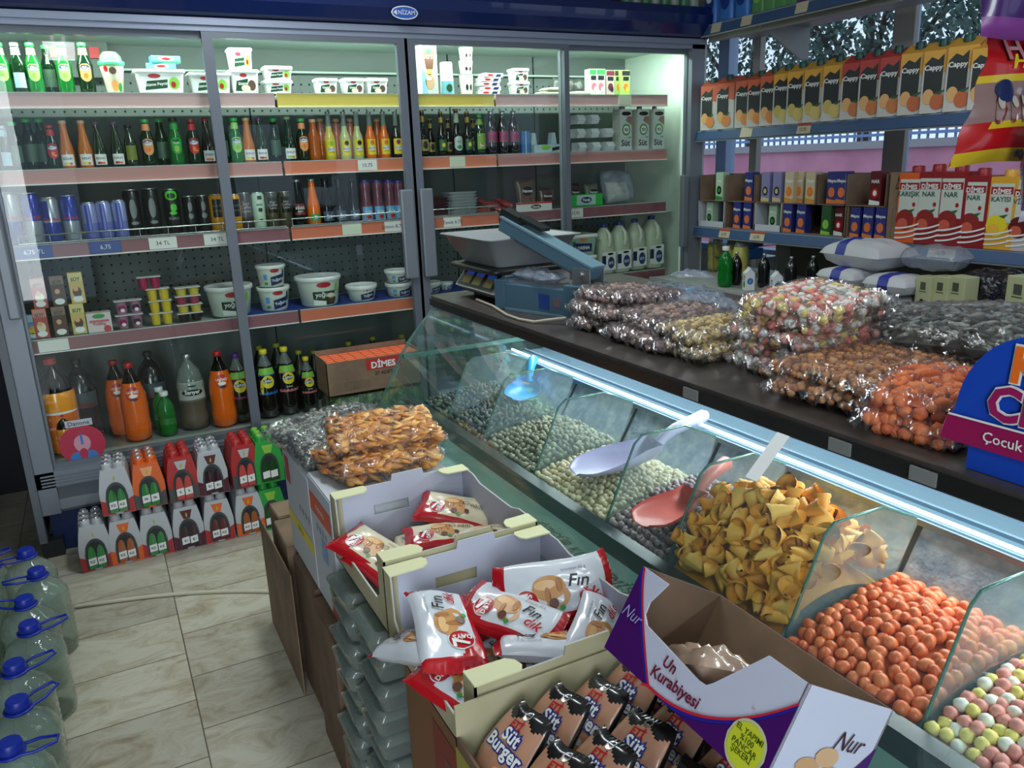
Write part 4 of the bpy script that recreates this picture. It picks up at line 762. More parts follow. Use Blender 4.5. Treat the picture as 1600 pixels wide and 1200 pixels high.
o = place('yw', 430, 447, 492, .22, D, wD, desc='lower white yogurt tub of the left pair'); place('yw', 424, 403, 447, .22, D+.105*o.scale.x, wD, hfix=.095*o.scale.x, desc='upper white yogurt tub of the left pair')
place('yg', 500, 430, 486, .22, D, wD, desc='big round yogurt bucket, widest in the middle of the shelf'); place('yb', 567, 444, 478, .21, D, wD)
o = place('ys', 625, 441, 470, .21, D, wD, desc='lower small yogurt tub beside the centre post'); place('ys', 622, 414, 441, .21, D+.062*o.scale.x, wD, hfix=.058*o.scale.x, desc='upper small yogurt tub beside the centre post')
place('ys', 676, 440, 465, .21, D, wD, desc='small yogurt tub peeking out right of the centre post'); place('ys', 700, 442, 462, .25, D, wD, desc='small yogurt tub behind the scale')
SB = P('shelf_liner_blue', (40,60,140), .5); tag(MB().box(1.0, 2.4, .128, .5, D-.007, D-.001, SB).build('shelf_liner'), 'blue liner sheet under the yogurt tubs', 'liner')
for q, (px, pt) in enumerate(((946,350), (970,346), (994,342), (1020,337))): place('jug', px, pt, 425, .20+.03*(q > 1), D, wD)
o = place('t_lor', 902, 395, 420, .20, D, wD, desc='lower pale tub with navy label behind the sealer'); place('t_lor', 903, 366, 392, .20, D+.075*o.scale.x, wD, hfix=.075*o.scale.x, desc='upper pale tub with navy label behind the sealer')
# ---- fridge floor
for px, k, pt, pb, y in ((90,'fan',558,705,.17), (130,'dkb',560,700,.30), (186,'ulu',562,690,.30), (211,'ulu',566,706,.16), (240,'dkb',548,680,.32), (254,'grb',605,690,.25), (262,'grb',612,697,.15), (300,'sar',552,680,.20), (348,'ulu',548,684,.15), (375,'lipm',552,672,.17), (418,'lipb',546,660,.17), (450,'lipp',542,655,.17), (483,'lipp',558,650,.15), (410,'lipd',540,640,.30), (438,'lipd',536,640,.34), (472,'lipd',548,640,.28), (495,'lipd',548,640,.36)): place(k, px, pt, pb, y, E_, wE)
place('fan', 100, 640, 700, .10, E_, wE, hfix=.20, desc='smaller amber soda bottle just behind the round sticker')
for k in range(12):
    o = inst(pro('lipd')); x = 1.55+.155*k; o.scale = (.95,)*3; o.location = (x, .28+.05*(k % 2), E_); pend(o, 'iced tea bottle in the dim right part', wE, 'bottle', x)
# ============================================================ soda packs in front of the fridge
SHR = lambda n, c: P('sleeve_'+n, c, .4)
def multipack(c1, c2, c3, cb, word, caps=SILVER):
    """six bottles in a printed sleeve with an arched window: bottle necks and caps on top"""
    t = E('soda_multipack'); wb, db, H = .066, .095, .235
    def sec(z, k, kd=1): return [(-wb*k, -db*kd, z), (wb*k, -db*kd, z), (wb*k, db*kd, z), (-wb*k, db*kd, z)]
    b = MB(); b.loft([sec(.002,.98), sec(.11,1.0), sec(.175,.84,.95), sec(.205,.74,.92)], c1, smooth=False); b.build('sleeve', t)
    f = lambda z: wb*(1.0 if z < .11 else 1-.16*(z-.11)/.065 if z < .175 else .84-.1*(z-.175)/.03)
    fy = lambda z: -db*(1 if z < .11 else 1-.06*(z-.11)/.065)-.0012
    S = lambda u, v: (u, fy(v), v); S1 = lambda u, v: (u, fy(v)-.001, v); S2 = lambda u, v: (u, fy(v)-.002, v); S3 = lambda u, v: (u, fy(v)-.003, v)
    l = MB(); l.poly(S, [(-f(.001)*.97,.004), (-f(0)*.2,.004), (-f(.05)*.55,.06), (-f(.07)*.99,.075)], c2); l.poly(S, [(f(0)*.97,.004), (f(0)*.2,.004), (f(.05)*.55,.06), (f(.07)*.99,.075)], c2)
    l.poly(S, [(-.026,.19), (.026,.19), (.014,.150), (-.014,.150)], c3); l.oval(S1, 0, .168, .004, .010, P('pear_yellow', (170,170,40), .4), 6)
    l.build('print', t)
    wdw = MB(); arch = lambda u: .080+math.sqrt(max(0, 1-(u/.044)**2))*.070
    wdw.strip(S1, -.044, .044, arch, .012, P('arch_edge', (60,66,66), .3), 14); wdw.strip(S2, -.037, .037, lambda u: .077+math.sqrt(max(0, 1-(u/.037)**2))*.060, .012, DARK, 12)
    for s in (-1, 1):
        wdw.strip(S3, s*.018-.016, s*.018+.016, lambda u: .072+math.sqrt(max(0, 1-((u-s*.018)/.016)**2))*.048, .012, cb, 8)
        wdw.poly(lambda u, v: (u, fy(v)-.004, v), [(s*.018-.016,.028), (s*.018+.016,.032), (s*.018+.016,.066), (s*.018-.016,.062)], WHITE); wdw.text(lambda u, v: (u, fy(v)-.005, v), word, s*.018, .047, .015, BLACK, .02)
    wdw.build('bottle_window', t)
    cp = MB()
    for sx in (-1, 1):
        for k in (-1, 0, 1):
            T = Matrix.Translation((sx*.024, k*.055, 0)); cp.lathe([(.026,.17), (.024,.20), (.021,.218), (.0205,.228), (.016,.231)], c1, 12, T=T); cp.lathe([(.015,.222), (.0155,.234), (.013,.238)], caps, 12, T=T)
    cp.build('caps', t); return t
GW = SHR('grey_white', (176,180,184)); SR = SHR('red', (170,44,44)); SO = SHR('orange', (214,96,36)); SM = SHR('maroon', (84,24,40)); SG = SHR('green', (40,150,60)); SD = SHR('dark_grey', (70,74,74)); GB = P('glass_green_mid', (30,120,50), .15, coat=.5)  # last one: plain green of the bottles in the sleeve window
MP = {'g': multipack(GW, SR, GW, GB, 'KZ'), 'o': multipack(SO, SD, P('orange_white', (230,160,110), .4), GB, 'FR'), 'r': multipack(SR, SD, GW, P('red_can_label', (190,70,66), .4), '%', SR),
      'm': multipack(GW, SM, SM, P('plum_dark', (50,20,34), .2, coat=.5), '€1'), 'ow': multipack(GW, SO, SO, P('amber_glass', (150,80,40), .2, coat=.5), 'KZ'), 'rw': multipack(GW, SR, SO, P('crimson_glass', (90,20,26), .2, coat=.5), 'KZ'), 'gg': multipack(SG, SG, LGREEN, P('deep_green', (14,70,26), .2, coat=.5), '', LGREEN)}
DSC = {'g': 'white-grey soda multipack with green bottles', 'o': 'orange soda multipack with green bottles', 'r': 'dark red soda multipack', 'm': 'white and maroon soda multipack', 'ow': 'white and orange soda multipack', 'rw': 'white soda multipack with red bottles', 'gg': 'bright green soda multipack'}
MPH = .238
for row, (lst, z) in enumerate(((((148,855,'g'), (196,848,'ow'), (245,835,'g'), (293,822,'m'), (342,812,'rw'), (389,800,'ow')), 0), (((184,775,'g'), (234,770,'o'), (286,755,'r'), (333,750,'m'), (384,740,'r'), (420,728,'gg')), MPH))):
    for px, py, k in lst:
        x = at(px, py, y=-.27).x; o = inst(MP[k]); o.location = (x, -.185, z); o.rotation_euler = (0, 0, random.uniform(-.04,.04)); pend(o, DSC[k], 'in the %s row before the fridge' % ('lower','upper')[row], 'soda pack', x, 'soda multipacks before the fridge')
x = at(425, 800, y=-.27).x; o = inst(MP['gg']); o.location = (x, -.18, 0); pend(o, 'green soda multipack at the bottom beside the cartons', 'before the fridge', 'soda pack', x, 'soda multipacks before the fridge')
# ============================================================ five-litre water bottles on the left
WAT = TG('water_bottle_plastic', (244,250,247), .16, .06, 1.5, (196,210,204), bump=.25, bscale=14)
CAPB = P('cap_water_blue', (18,42,150), .4)
def big_water():
    t = E('water_bottle'); pr = [(.070,0), (.086,.010), (.088,.03)]; z = .03
    for k in range(8): pr += [(.0835, z+.008), (.088, z+.016)]; z += .022
    pr += [(.088,z+.01), (.084,z+.03), (.070,z+.055), (.045,z+.075), (.030,z+.088), (.026,z+.094), (.026,z+.100)]; H = z+.100
    MB().lathe(pr, WAT, 28).build('bottle_body', t)
    MB().lathe([(.060,.002)]+[(max(.02, r-.004), zz) for r, zz in pr[2:-4]], TG('water', (240,247,244), .08, .03, .8, (180,200,194)), 24).build('water', t)
    c = MB().lathe([(.029,H), (.030,H+.004), (.028,H+.024), (.026,H+.027)], CAPB, 20); c.lathe([(.034,H-.006), (.034,H)], CAPB, 20); c.build('cap', t)
    hp = [(.034*math.cos(a), .034*math.sin(a), 0) for a in [R(40+280*k/10) for k in range(11)]]+[(.060,-.026,.004), (.105,-.012,.010), (.105,.012,.010), (.060,.026,.004)]
    hb = MB().tube(hp, .0042, CAPB, 6, closed=True); hd = hb.build('handle', t); hd.location = (0, 0, H-.003); return t, H
W0, WH_ = big_water()
caps = [(40,862,200), (57,893,190), (38,938,150), (45,978,10), (22,1040,20), (27,1098,35), (15,1165,-10)]
for i, (px, py, ang) in enumerate(caps):
    p = at(px, py, z=WH_+.015); o = inst(W0); o.location = (p.x, p.y, 0); o.rotation_euler = (0, 0, R(ang)); pend(o, 'five-litre water bottle with blue cap', 'in the aisle row', 'water bottle', i, 'five-litre water bottles', how='from the fridge')
for i in range(8):
    o = inst(W0); o.location = (-.175-.01*(i % 2), -.60-.19*i, 0); o.rotation_euler = (0, 0, R(30*i)); pend(o, 'five-litre water bottle with blue cap', 'in the outer row', 'water bottle', i, 'five-litre water bottles', how='from the fridge')
# dark things in the shade left of the fridge
t = E('dark_crate', (-.60, -.15, 0)); b = MB(); b.box(-.30,.30,-.2,.2,0,.02,DARK)
for z in (.02,.11,.20): b.box(-.30,.30,-.2,-.185,z,z+.06,DARK).box(-.30,.30,.185,.2,z,z+.06,DARK).box(-.30,-.285,-.2,.2,z,z+.06,DARK).box(.285,.30,-.2,.2,z,z+.06,DARK)
for sx in (-.29,.29):
    for sy in (-.19,.19): b.box(sx-.012,sx+.012,sy-.012,sy+.012,0,.27,DARK)
b.build('crate', t); tag(t, 'dark slatted crate in the shadow left of the fridge', 'crate')
# white hose across the floor
b = MB(); pts = []
for k in range(15):
    u = k/14; px = 118+u*310; py = 948-23*math.sin(u*1.9)-2*u; p = at(px, py, z=.008); pts.append((p.x, p.y, .008))
b.tube(pts, .008, P('hose_white', (196,190,170), .4), 8); tag(b.build('hose'), 'thin white hose running across the tiled floor', 'hose')
# ============================================================ crate of juice boxes on a shrink pack
x0, x1 = 1.258, 1.722; yf, yb = -.37, -.17; zb, zt = .632, .805
t = E('juice_case', (0,0,0)); b = MB(); b.box(x0, x1, yf, yb, zb, zb+.004, KRAFT); b.box(x0, x1, yf, yf+.004, zb, zt-.01, KRAFT); b.box(x0, x1, yb-.004, yb, zb, zt+.012, KRAFT); b.box(x0, x0+.004, yf, yb, zb, zt, KRAFT); b.box(x1-.004, x1, yf, yb, zb, zt, KRAFT); b.build('case', t)
l = MB(); S = front(yf-.001); S1 = front(yf-.0018); lx = 1.535; l.poly(S, [(lx-.085,.735), (lx+.09,.735), (lx+.09,.788), (lx-.085,.788)], P('dimes_red', (176,42,40), .45)); l.text(S1, 'DİMES', lx, .762, .042, WHITE, .035); l.text(S, '27 ADET', lx+.0, .715, .024, BLACK, .01)
for k in range(5): l.text(S, 'meyve suyu 200 ml karton kutu icecek', 1.40, .690-.009*k, .008, P('small_print', (70,60,50), .6))
l.build('print', t); tag(t, 'open brown carton of juice boxes with red logo before the fridge', 'carton')
JO = P('juice_top_orange', (226,96,54), .4)
jb = MB(); jb.box(-.024,.024,-.018,.018,0,.155,JO, bev=.001); jb.box(-.02,.02,-.010,-.002,.155,.1565,P('juice_top_light', (236,140,96), .4)); 
jb.box(-.021,.021,.004,.010,.155,.1562,P('juice_top_dark', (180,60,36), .4)); j0 = jb.build('juice_box'); 
n = 0
for r_ in range(5):
    for c in range(9):
        o = j0 if n == 0 else j0.copy()
        if n: COL.objects.link(o)
        n += 1; o.location = (x0+.03+c*.0507, yf+.026+r_*.0375, zb+.005); pend(o, 'orange juice box packed upright', 'in the %s row of the brown carton' % ['front','second','third','fourth','back'][r_], 'juice box', c, 'orange juice boxes in the brown carton')
# shrink packs below it
SHF = TG('shrink_green', (190,214,190), .25, .15, 1.6, (110,150,110), bump=.7, bscale=22)
for q, (xa, za) in enumerate(((1.50, .33), (1.50, 0))):
    t = E('drink_pack', (xa, -.27, za)); b = MB(); b.box(-.23,.23,-.10,.10,.001,.005, LGREEN)
    for i in range(6):
        for j in range(3):
            T = Matrix.Translation((-.195+.078*i, -.066+.066*j, 0)); b.lathe([(.030,.006), (.032,.02), (.032,.18), (.014,.235), (.014,.25)], P('lemon_pack_bottle', (90,150,150), .3, coat=.4), 10, T=T); b.lathe([(.032,.08), (.0325,.081), (.0325,.15), (.032,.151)], P('lemon_pack_label', (30,110,120), .4), 10, T=T, cap=False)
    b.build('bottles', t); c = MB()
    for i in range(6):
        for j in range(3): c.lathe([(.016,.25), (.0165,.272), (.014,.275)], LGREEN, 10, T=Matrix.Translation((-.195+.078*i, -.066+.066*j, 0)))
    c.build('caps', t)
    MB().loft([rrect(.475,.215,.03,.0005), rrect(.475,.215,.03,.24), rrect(.44,.18,.04,.29)], SHF).build('shrink_wrap', t); tag(t, ['upper','lower'][q]+' shrink-wrapped pack of green-capped bottles under the juice carton', 'drink pack', 'shrink-wrapped drink packs')
# ============================================================ the glass counter
YF, YN = -1.29, -4.35
K = E('glass_counter', (0,0,0)); tag(K, 'long glass display counter for nuts running from the fridge towards the camera', 'counter')
BODYG = P('counter_body_green', (74,100,98), .35, coat=.3); EDGE = P('counter_edge_dark_teal', (30,44,46), .3, coat=.4); WTOP = noisecol(P('worktop_dark', (62,58,56), .4), (56,52,50), (70,66,62), 20); BLK = P('counter_dark_panel', (30,34,34), .4)
b = MB(); b.box(1.24, 2.15, YN, YF, .02, .765, BODYG); b.build('body', K)
MB().box(1.185, 1.345, YN, YF+.004, .766, .80, P('glass_ledge', (126,160,152), .15, coat=.6)).build('front_ledge', K)
MB().box(1.318, 1.352, YN, YF+.003, .80, .846, EDGE).build('edge_trim', K)
b = MB(); b.box(1.448, 2.28, YN, YF+.02, 1.170, 1.208, WTOP); b.box(1.440, 1.448, YN, YF+.02, 1.176, 1.200, P('worktop_edge', (26,28,28), .3)); b.build('worktop', K)
GP = [(1.196,.80), (1.225,.855), (1.262,.925), (1.305,1.002), (1.345,1.060), (1.395,1.115), (1.448,1.168)]
MB().grid(lambda u, v: Vector((0,0,0)), 1, 1, CGLASS) 
b = MB(); nrm = .003; out = [(x-nrm, z+nrm) for x, z in GP]; ins = [(x+nrm, z-nrm) for x, z in GP]
V = []; F = []
for yy in (YN, YF):
    for x, z in out: V.append((x, yy, z))
    for x, z in ins: V.append((x, yy, z))
n = len(GP)
for k in range(n-1): F += [(k, k+1, 2*n+k+1, 2*n+k), (n+k, 3*n+k, 3*n+k+1, n+k+1)]
b.add(V, F, CGLASS, True); b.build('curved_glass', K)
b = MB(); b.tube([(x, YF, z) for x, z in GP], .005, CEDGE, 6); b.build('glass_edge', K)
poly = GP+[(1.95,1.168), (1.95,.80)]
MB().prism([(x, z) for x, z in poly], YF-.012, YF-.006, CGLASS).build('end_glass', K)
MB().box(1.31, 1.93, YF-.03, YF-.012, 1.004, 1.016, CEDGE).build('cross_bar', K)
MB().box(1.90, 1.94, YN, YF, .80, 1.17, BLK).build('sliding_back', K)
ALR = P('rail_aluminium_bright', (120,140,158), .4, .5); ALD = P('rail_blue_grey', (96,118,134), .35, .5)
b = MB(); b.box(1.72, 1.90, YN, YF-.02, .945, .962, ALD); b.box(1.715, 1.735, YN, YF-.02, .962, .975, ALR); b.box(1.80, 1.808, YN, YF-.02, .962, .970, ALR); b.box(1.885, 1.90, YN, YF-.02, .962, .975, ALR); b.build('rear_rail', K)
MB().tube([(1.728, YN+.1, .985), (1.728, YF-.06, .985)], .004, P('lit_tube_blue_white', (215,235,255), .4, emis=4), 10).build('tube_lamp', K)
STL = noisecol(P('galvanised_tray', (150,168,186), .35, .25), (132,156,184), (200,214,226), 26, 5, .25, 60)
DIV = [-1.32, -1.55, -1.825, -2.153, -2.503, -2.735, -3.065, -3.334, -3.64, -3.95, -4.3]
b = MB(); b.box(1.352, 1.62, YN+.02, YF-.03, .798, .802, STL); b.add([(1.62,YN+.02,.802), (1.62,YF-.03,.802), (1.716,YF-.03,.962), (1.716,YN+.02,.962)], [(0,1,2,3)], STL)
for yv in DIV[1:-1]: b.add([(1.62,yv-.006,.803), (1.716,yv-.006,.963), (1.716,yv+.006,.963), (1.62,yv+.006,.803)], [(0,1,2,3)], P('tray_seam', (60,66,72), .4, .4))
b.build('steel_trays', K)
FROST = TG('frosted_divider', (248,252,252), .13, .12, .8, body=(185,200,205))
for i, yv in enumerate(DIV[1:-1]):
    pl = [(1.356,.803), (1.452,1.012), (1.475,1.030), (1.60,1.030), (1.70,.985), (1.70,.97), (1.62,.803)]
    d = MB().prism(pl, yv-.0025, yv+.0025, FROST).build('divider', K)
    MB().tube([(x, yv, z) for x, z in pl[:5]], .0032, CEDGE, 6).build('edge', d)
MB().box(1.31, 1.33, -3.05, -2.98, .0, .001, BODYG)
l = MB(); S = lambda u, v: (1.215+v, -2.62-u, .8012); l.text(lambda u, v: (1.262+v, -2.56-u*1.0, .8013), 'ÖZGÜR KURUYEMİŞ', 0, 0, .042, P('etched_mark', (60,78,76), .4), .0, shear=.3); l.build('lettering', K)
lb = MB().add([(1.392,-2.985,1.108), (1.392,-2.955,1.108), (1.452,-2.955,1.166), (1.452,-2.985,1.166)], [(0,1,2,3)], WHITE)
o = MB(); pn = lambda dx: None
o.add([(1.366,-2.985,1.104), (1.366,-2.955,1.104), (1.437,-2.957,1.176), (1.437,-2.987,1.176)], [(0,1,2,3)], P('white_strip', (236,240,240), .4)); o.add([(1.400,-3.00,1.130), (1.400,-2.94,1.130), (1.436,-2.94,1.168), (1.436,-3.00,1.168)], [(0,1,2,3)], TG('sticky_tape', (248,250,250), .10, .3, 1.0))
tag(o.build('label_strip'), 'white taped strip standing on the counter glass above the corn cones', 'label strip')
for q, (px, py) in enumerate(((1080,592), (1315,665), (1447,702))):
    p = at(px, py, x=1.4385); tag(MB().box(1.436, 1.4395, p.y-.022, p.y+.022, 1.178, 1.200, P('clear_tag', (120,124,122), .4)).build('price_tag'), ['price tag on the worktop edge below the hazelnut bags','price tag on the worktop edge below the roasted nut bags','price tag on the worktop edge beside the blue sign'][q], 'price tag', 'price tags on the worktop edge')
# ---- goods in the trays
def heap(u, v, top, fr, rr):   # u 0..1 front to rear, v 0..1 along the tray
    return .815+(fr*(1-u)+rr*u)+top*math.sin(PI*min(1, max(0, u*.9+.05)))*(.6+.4*math.sin(PI*v))
def pile(name, label, cat, group, y0, y1, protos, r, n_ind, n_stuff, top, fr=.02, rr=.05, x0=1.372, x1=1.645, sq=.8, layers=1, rotall=True):
    ys, yn = min(y0, y1)+.012+r*.6, max(y0, y1)-.012-r*.6; pts = []
    st = r*1.62; nx = int((x1-x0)/st); ny = max(1, int((yn-ys)/(st)))
    for i in range(nx+1):
        for j in range(ny+1):
            u = i/nx; v = j/ny; x = x0+(x1-x0)*u+random.uniform(-.28,.28)*st; y = ys+(yn-ys)*v+random.uniform(-.28,.28)*st; y = min(yn, max(ys, y))
            if x > 1.66: continue
            z = heap(u, v, top, fr, rr)+random.uniform(-.35,.35)*r; z = max(z, .804+r*.8+max(0,(x-1.62))*1.7); pts.append((x, y, z))
    pts.sort(key=lambda p: (p[0]-CAM.x)**2+(p[1]-CAM.y)**2+(p[2]-CAM.z)**2)
    for k, p in enumerate(pts[:n_ind]):
        q = random.choice(protos); o = q.copy(); COL.objects.link(o); o.location = p; s = random.uniform(.88, 1.12); o.scale = (s, s, s)
        o.rotation_euler = (random.uniform(0, 6), random.uniform(0, 6) if rotall else 0, random.uniform(0, 6)); tag(o, label, cat, group)
    b = MB(); rest = pts[n_ind:]
    base = []; nu, nv = 14, 8   # the lower layers of the heap
    def f(u, v): return Vector((x0-.012+(min(x1,1.64)-x0+.02)*u, ys-.008+(yn-ys+.016)*v, max(.804, heap(u, v, top, fr, rr)-r*1.0+random.uniform(-.15,.15)*r)))
    mm = protos[0].data.materials[0]; b.grid(f, nu, nv, mm)
    for (x, y, z) in rest:
        q = random.choice(protos); T = Matrix.Translation((x,y,z)) @ Euler((random.uniform(0,6), random.uniform(0,6), random.uniform(0,6))).to_matrix().to_4x4()
        me = q.data; b.add([v.co for v in me.vertices], [tuple(pp.vertices) for pp in me.polygons], me.materials[0], True, T)
    o = b.build(name+'_heap'); o['kind'] = 'stuff'; tag(o, 'rest of the heap of '+cat+'s in its counter tray', cat+' heap')
def nut(name, cols, r, sq=(1,1,.85), lump=.12, n=3, rough=.5, split=False, sub=1):
    out = []
    for k in range(n):
        V, F = ico(sub); ph = random.uniform(0, 6)
        W_ = [Vector((v.x*r*sq[0], v.y*r*sq[1], v.z*r*sq[2]))*(1+lump*math.sin(5*v.x+ph)*math.cos(4*v.y+ph*2)*1.0) for v in V]
        o = MB().add(W_, F, P(name+'_%d' % (k % len(cols)), cols[k % len(cols)], rough), True).build(name); out.append(o)
    return out
def finish(ps):
    for p in ps: bpy.data.objects.remove(p)
tc = 'in the counter tray'
ps = nut('dark_seed', [(70,76,66), (54,58,52), (90,94,84)], .012, (1.5,.8,.5)); pile('seed', 'dark seed in the far trays of the glass counter', 'dark seed', 'dark seeds in the far trays', DIV[0], DIV[1], ps, .012, 60, 0, .02); pile('seed', 'dark seed in the far trays of the glass counter', 'dark seed', 'dark seeds in the far trays', DIV[1], DIV[2], ps, .012, 90, 0, .025); finish(ps)
ps = nut('green_nut', [(126,124,100), (142,138,114), (106,104,84)], .011, (1.2,.9,.8)); pile('green_nut', 'grey-green roasted nut in the third tray from the fridge', 'green nut', 'grey-green nuts in the counter', DIV[2], DIV[3], ps, .011, 120, 0, .025); finish(ps)
ps = nut('chickpea', [(212,198,162), (200,184,148), (222,208,178)], .0095); pile('chickpea', 'pale cream chickpea in the tray with the lilac scoop', 'chickpea', 'cream chickpeas in the counter', DIV[3], DIV[4], ps, .0095, 290, 0, .03); finish(ps)
ps = nut('coated_nut', [(150,128,134), (132,114,122), (166,148,150)], .0105, (1.25,.9,.85)); pile('coated_nut', 'purple-grey coated nut in the tray with the red scoop', 'coated nut', 'purple-grey nuts in the counter', DIV[4], DIV[5], ps, .0105, 200, 0, .03, rr=.075); finish(ps)
ps = nut('orange_peanut', [(226,110,60), (216,100,52), (232,124,74)], .0125, (1.2,.92,.92), .06, 3, .4, sub=2); pile('orange_peanut', 'orange coated peanut ball in the tray nearest the cookie box', 'orange peanut', 'orange coated peanuts in the counter', DIV[6], DIV[7], ps, .0125, 300, 0, .03, rr=.06); finish(ps)
CC = [((236,228,214), 'white'), ((226,206,110), 'yellow'), ((222,140,130), 'pink')]
CP = {}
for c, nm in CC: CP[nm] = nut(nm+'_candy', [c], .0115, (1,1,1), .1, 1, .45, sub=2)
allc = [CP[n][0] for _, n in CC]
def candy_pile():
    st = .0185; pts = []
    for (ya, yb) in ((DIV[7], DIV[8]), (DIV[8], DIV[9])):
        x = 1.372
        while x < 1.65:
            y = ya-.02
            while y > yb+.018:
                u = (x-1.372)/.28; pts.append((x+random.uniform(-.004,.004), y+random.uniform(-.004,.004), heap(u, .5, .03, .02, .05)+random.uniform(-.004,.004))); y -= st
            x += st
    pts.sort(key=lambda p: (p[0]-1.45)**2+(p[1]+3.45)**2)
    for k, p in enumerate(pts):
        _, nm = random.choice(CC); o = CP[nm][0].copy(); COL.objects.link(o); o.location = p; o.rotation_euler = (random.uniform(0,6), random.uniform(0,6), 0)
        if k > 280: break
        tag(o, nm+' sugar-coated chickpea ball in the mixed candy tray', 'candy', nm+' candies in the mixed tray')
    bpy.data.objects.remove(o)
    b = MB()
    for p in pts[280:]:
        q = random.choice(allc); b.add([v.co for v in q.data.vertices], [tuple(pp.vertices) for pp in q.data.polygons], q.data.materials[0], True, Matrix.Translation(p))
    b.grid(lambda u, v: Vector((1.36+.28*u, DIV[7]-.01+(DIV[9]-DIV[7]+.02)*v, heap(u, .5, .03, .02, .05)-.012)), 10, 10, allc[2].data.materials[0])
    o = b.build('candy_heap'); o['kind'] = 'stuff'; tag(o, 'rest of the mixed sugar-coated candy heap in the counter', 'candy heap')
candy_pile(); finish(allc)
# corn cones
def cone_mesh(k):
    rnd = random.Random(k); L = .043; b = MB(); fl = rnd.uniform(.55, 1)
    mm = P('corn_cone_%d' % k, ((246,178,74), (238,160,56), (250,194,98))[k % 3], .55)
    def f(u, v):
        a = 2*PI*u; r = .003+.018*v**.85; rib = 1+.05*math.sin(v*30); return Vector((r*rib*math.cos(a), r*rib*math.sin(a)*fl, (v-.5)*L*(1+.12*math.sin(a*2+k))))
    b.grid(f, 14, 9, mm); b.grid(lambda u, v: f(1-u, v)*.955, 14, 9, mm); return b.build('corn_cone')
cp = [cone_mesh(k) for k in range(4)]; n = 0; ch = []
for k in range(900):
    x = random.uniform(1.375, 1.665); y = random.uniform(DIV[6]+.022, DIV[5]-.022); u = (x-1.375)/.29; v = (y-DIV[6])/(DIV[5]-DIV[6])
    hmax = .045+.155*math.sin(PI*min(1, .10+u*.80))**1.1*(.55+.45*math.sin(PI*v)); lim = (x-1.372)*2.05+.035; hmax = min(hmax, lim)
    z = .825+hmax*random.uniform(.45, 1.0)**.5
    if z < .83+max(0, x-1.62)*1.7: continue
    p = Vector((x, y, z))
    if all((p-q).length > .0185 for q in ch): ch.append(p)
ch.sort(key=lambda p: (p-CAM).length-p.z*2)
for k, p in enumerate(ch[:290]):
    q = random.choice(cp); o = q.copy(); COL.objects.link(o); o.location = p; o.rotation_euler = (random.uniform(.4,2.4), random.uniform(-.8,.8), random.uniform(0,6)); s = random.uniform(.85,1.15); o.scale = (s,s,s)
    tag(o, 'ribbed orange-yellow corn cone snack heaped in the glass counter', 'corn cone', 'corn cone snacks in the counter')
def cb(u, v):
    x = 1.375+.275*u; hm = .045+.155*math.sin(PI*min(1, .10+u*.80))**1.1*(.55+.45*math.sin(PI*v)); return Vector((x, DIV[6]+.016+(DIV[5]-DIV[6]-.032)*v, max(.81, .80+min(hm, (x-1.372)*2.05+.035)*.62)))
b = MB().grid(cb, 16, 12, cp[1].data.materials[0]); o = b.build('corn_cone_heap'); o['kind'] = 'stuff'; tag(o, 'lower layers of the corn cone heap in the counter', 'corn cone heap'); finish(cp)
# scoops
def scoop(name_c, col, loc, rz, tilt, L, wd, label, roll=0):
    t = E('scoop', loc, rz); t.rotation_euler = (roll, tilt, rz); m_ = P('scoop_'+name_c, col, .35); b = MB()
    def f(u, v, off=0):   # v along 0 tip..1 back, u across
        a = (u-.5)*PI*1.05; wv = wd*(.62+.38*math.sin(PI*min(1, v*1.1+.12)))*(1 if v > .15 else .55+.45*math.sin(v/.15*PI/2)); dp = wd*.62*(.25+.75*min(1, v*1.6))
        if v > .9: dp *= 1-(v-.9)*3
        return Vector((-L*(1-v), wv*math.sin(a), -dp*math.cos(a)*(1-off)+.0))
    b.grid(lambda u, v: f(u, v), 16, 16, m_); b.grid(lambda u, v: f(1-u, v, .06)*.985, 16, 16, m_)
    b.grid(lambda u, v: Vector((.001, f(u, 1).y*(v), f(u, 1).z*v)), 16, 4, m_); b.build('bowl', t)
    h = MB().tube([(0,0,-.02), (L*.10,0,.0), (L*.25,0,.012), (L*.62,0,.020), (L*.66,0,.018)], [.014,.013,.015,.017,.012], m_, 12); h.build('handle', t); tag(t, label, 'scoop', 'scoops in the counter')
scoop('lilac', (186,180,214), (1.605,-2.385,.955), R(-11), R(-12), .235, .070, 'pale lilac plastic scoop lying on the cream chickpeas')
scoop('red', (214,104,96), (1.510,-2.655,.938), R(10), R(-8), .18, .056, 'red plastic scoop lying on the purple-grey nuts')
scoop('blue', (40,150,215), (1.66,-1.60,.945), R(45), R(-20), .13, .062, 'bright blue plastic scoop in the far end of the counter')
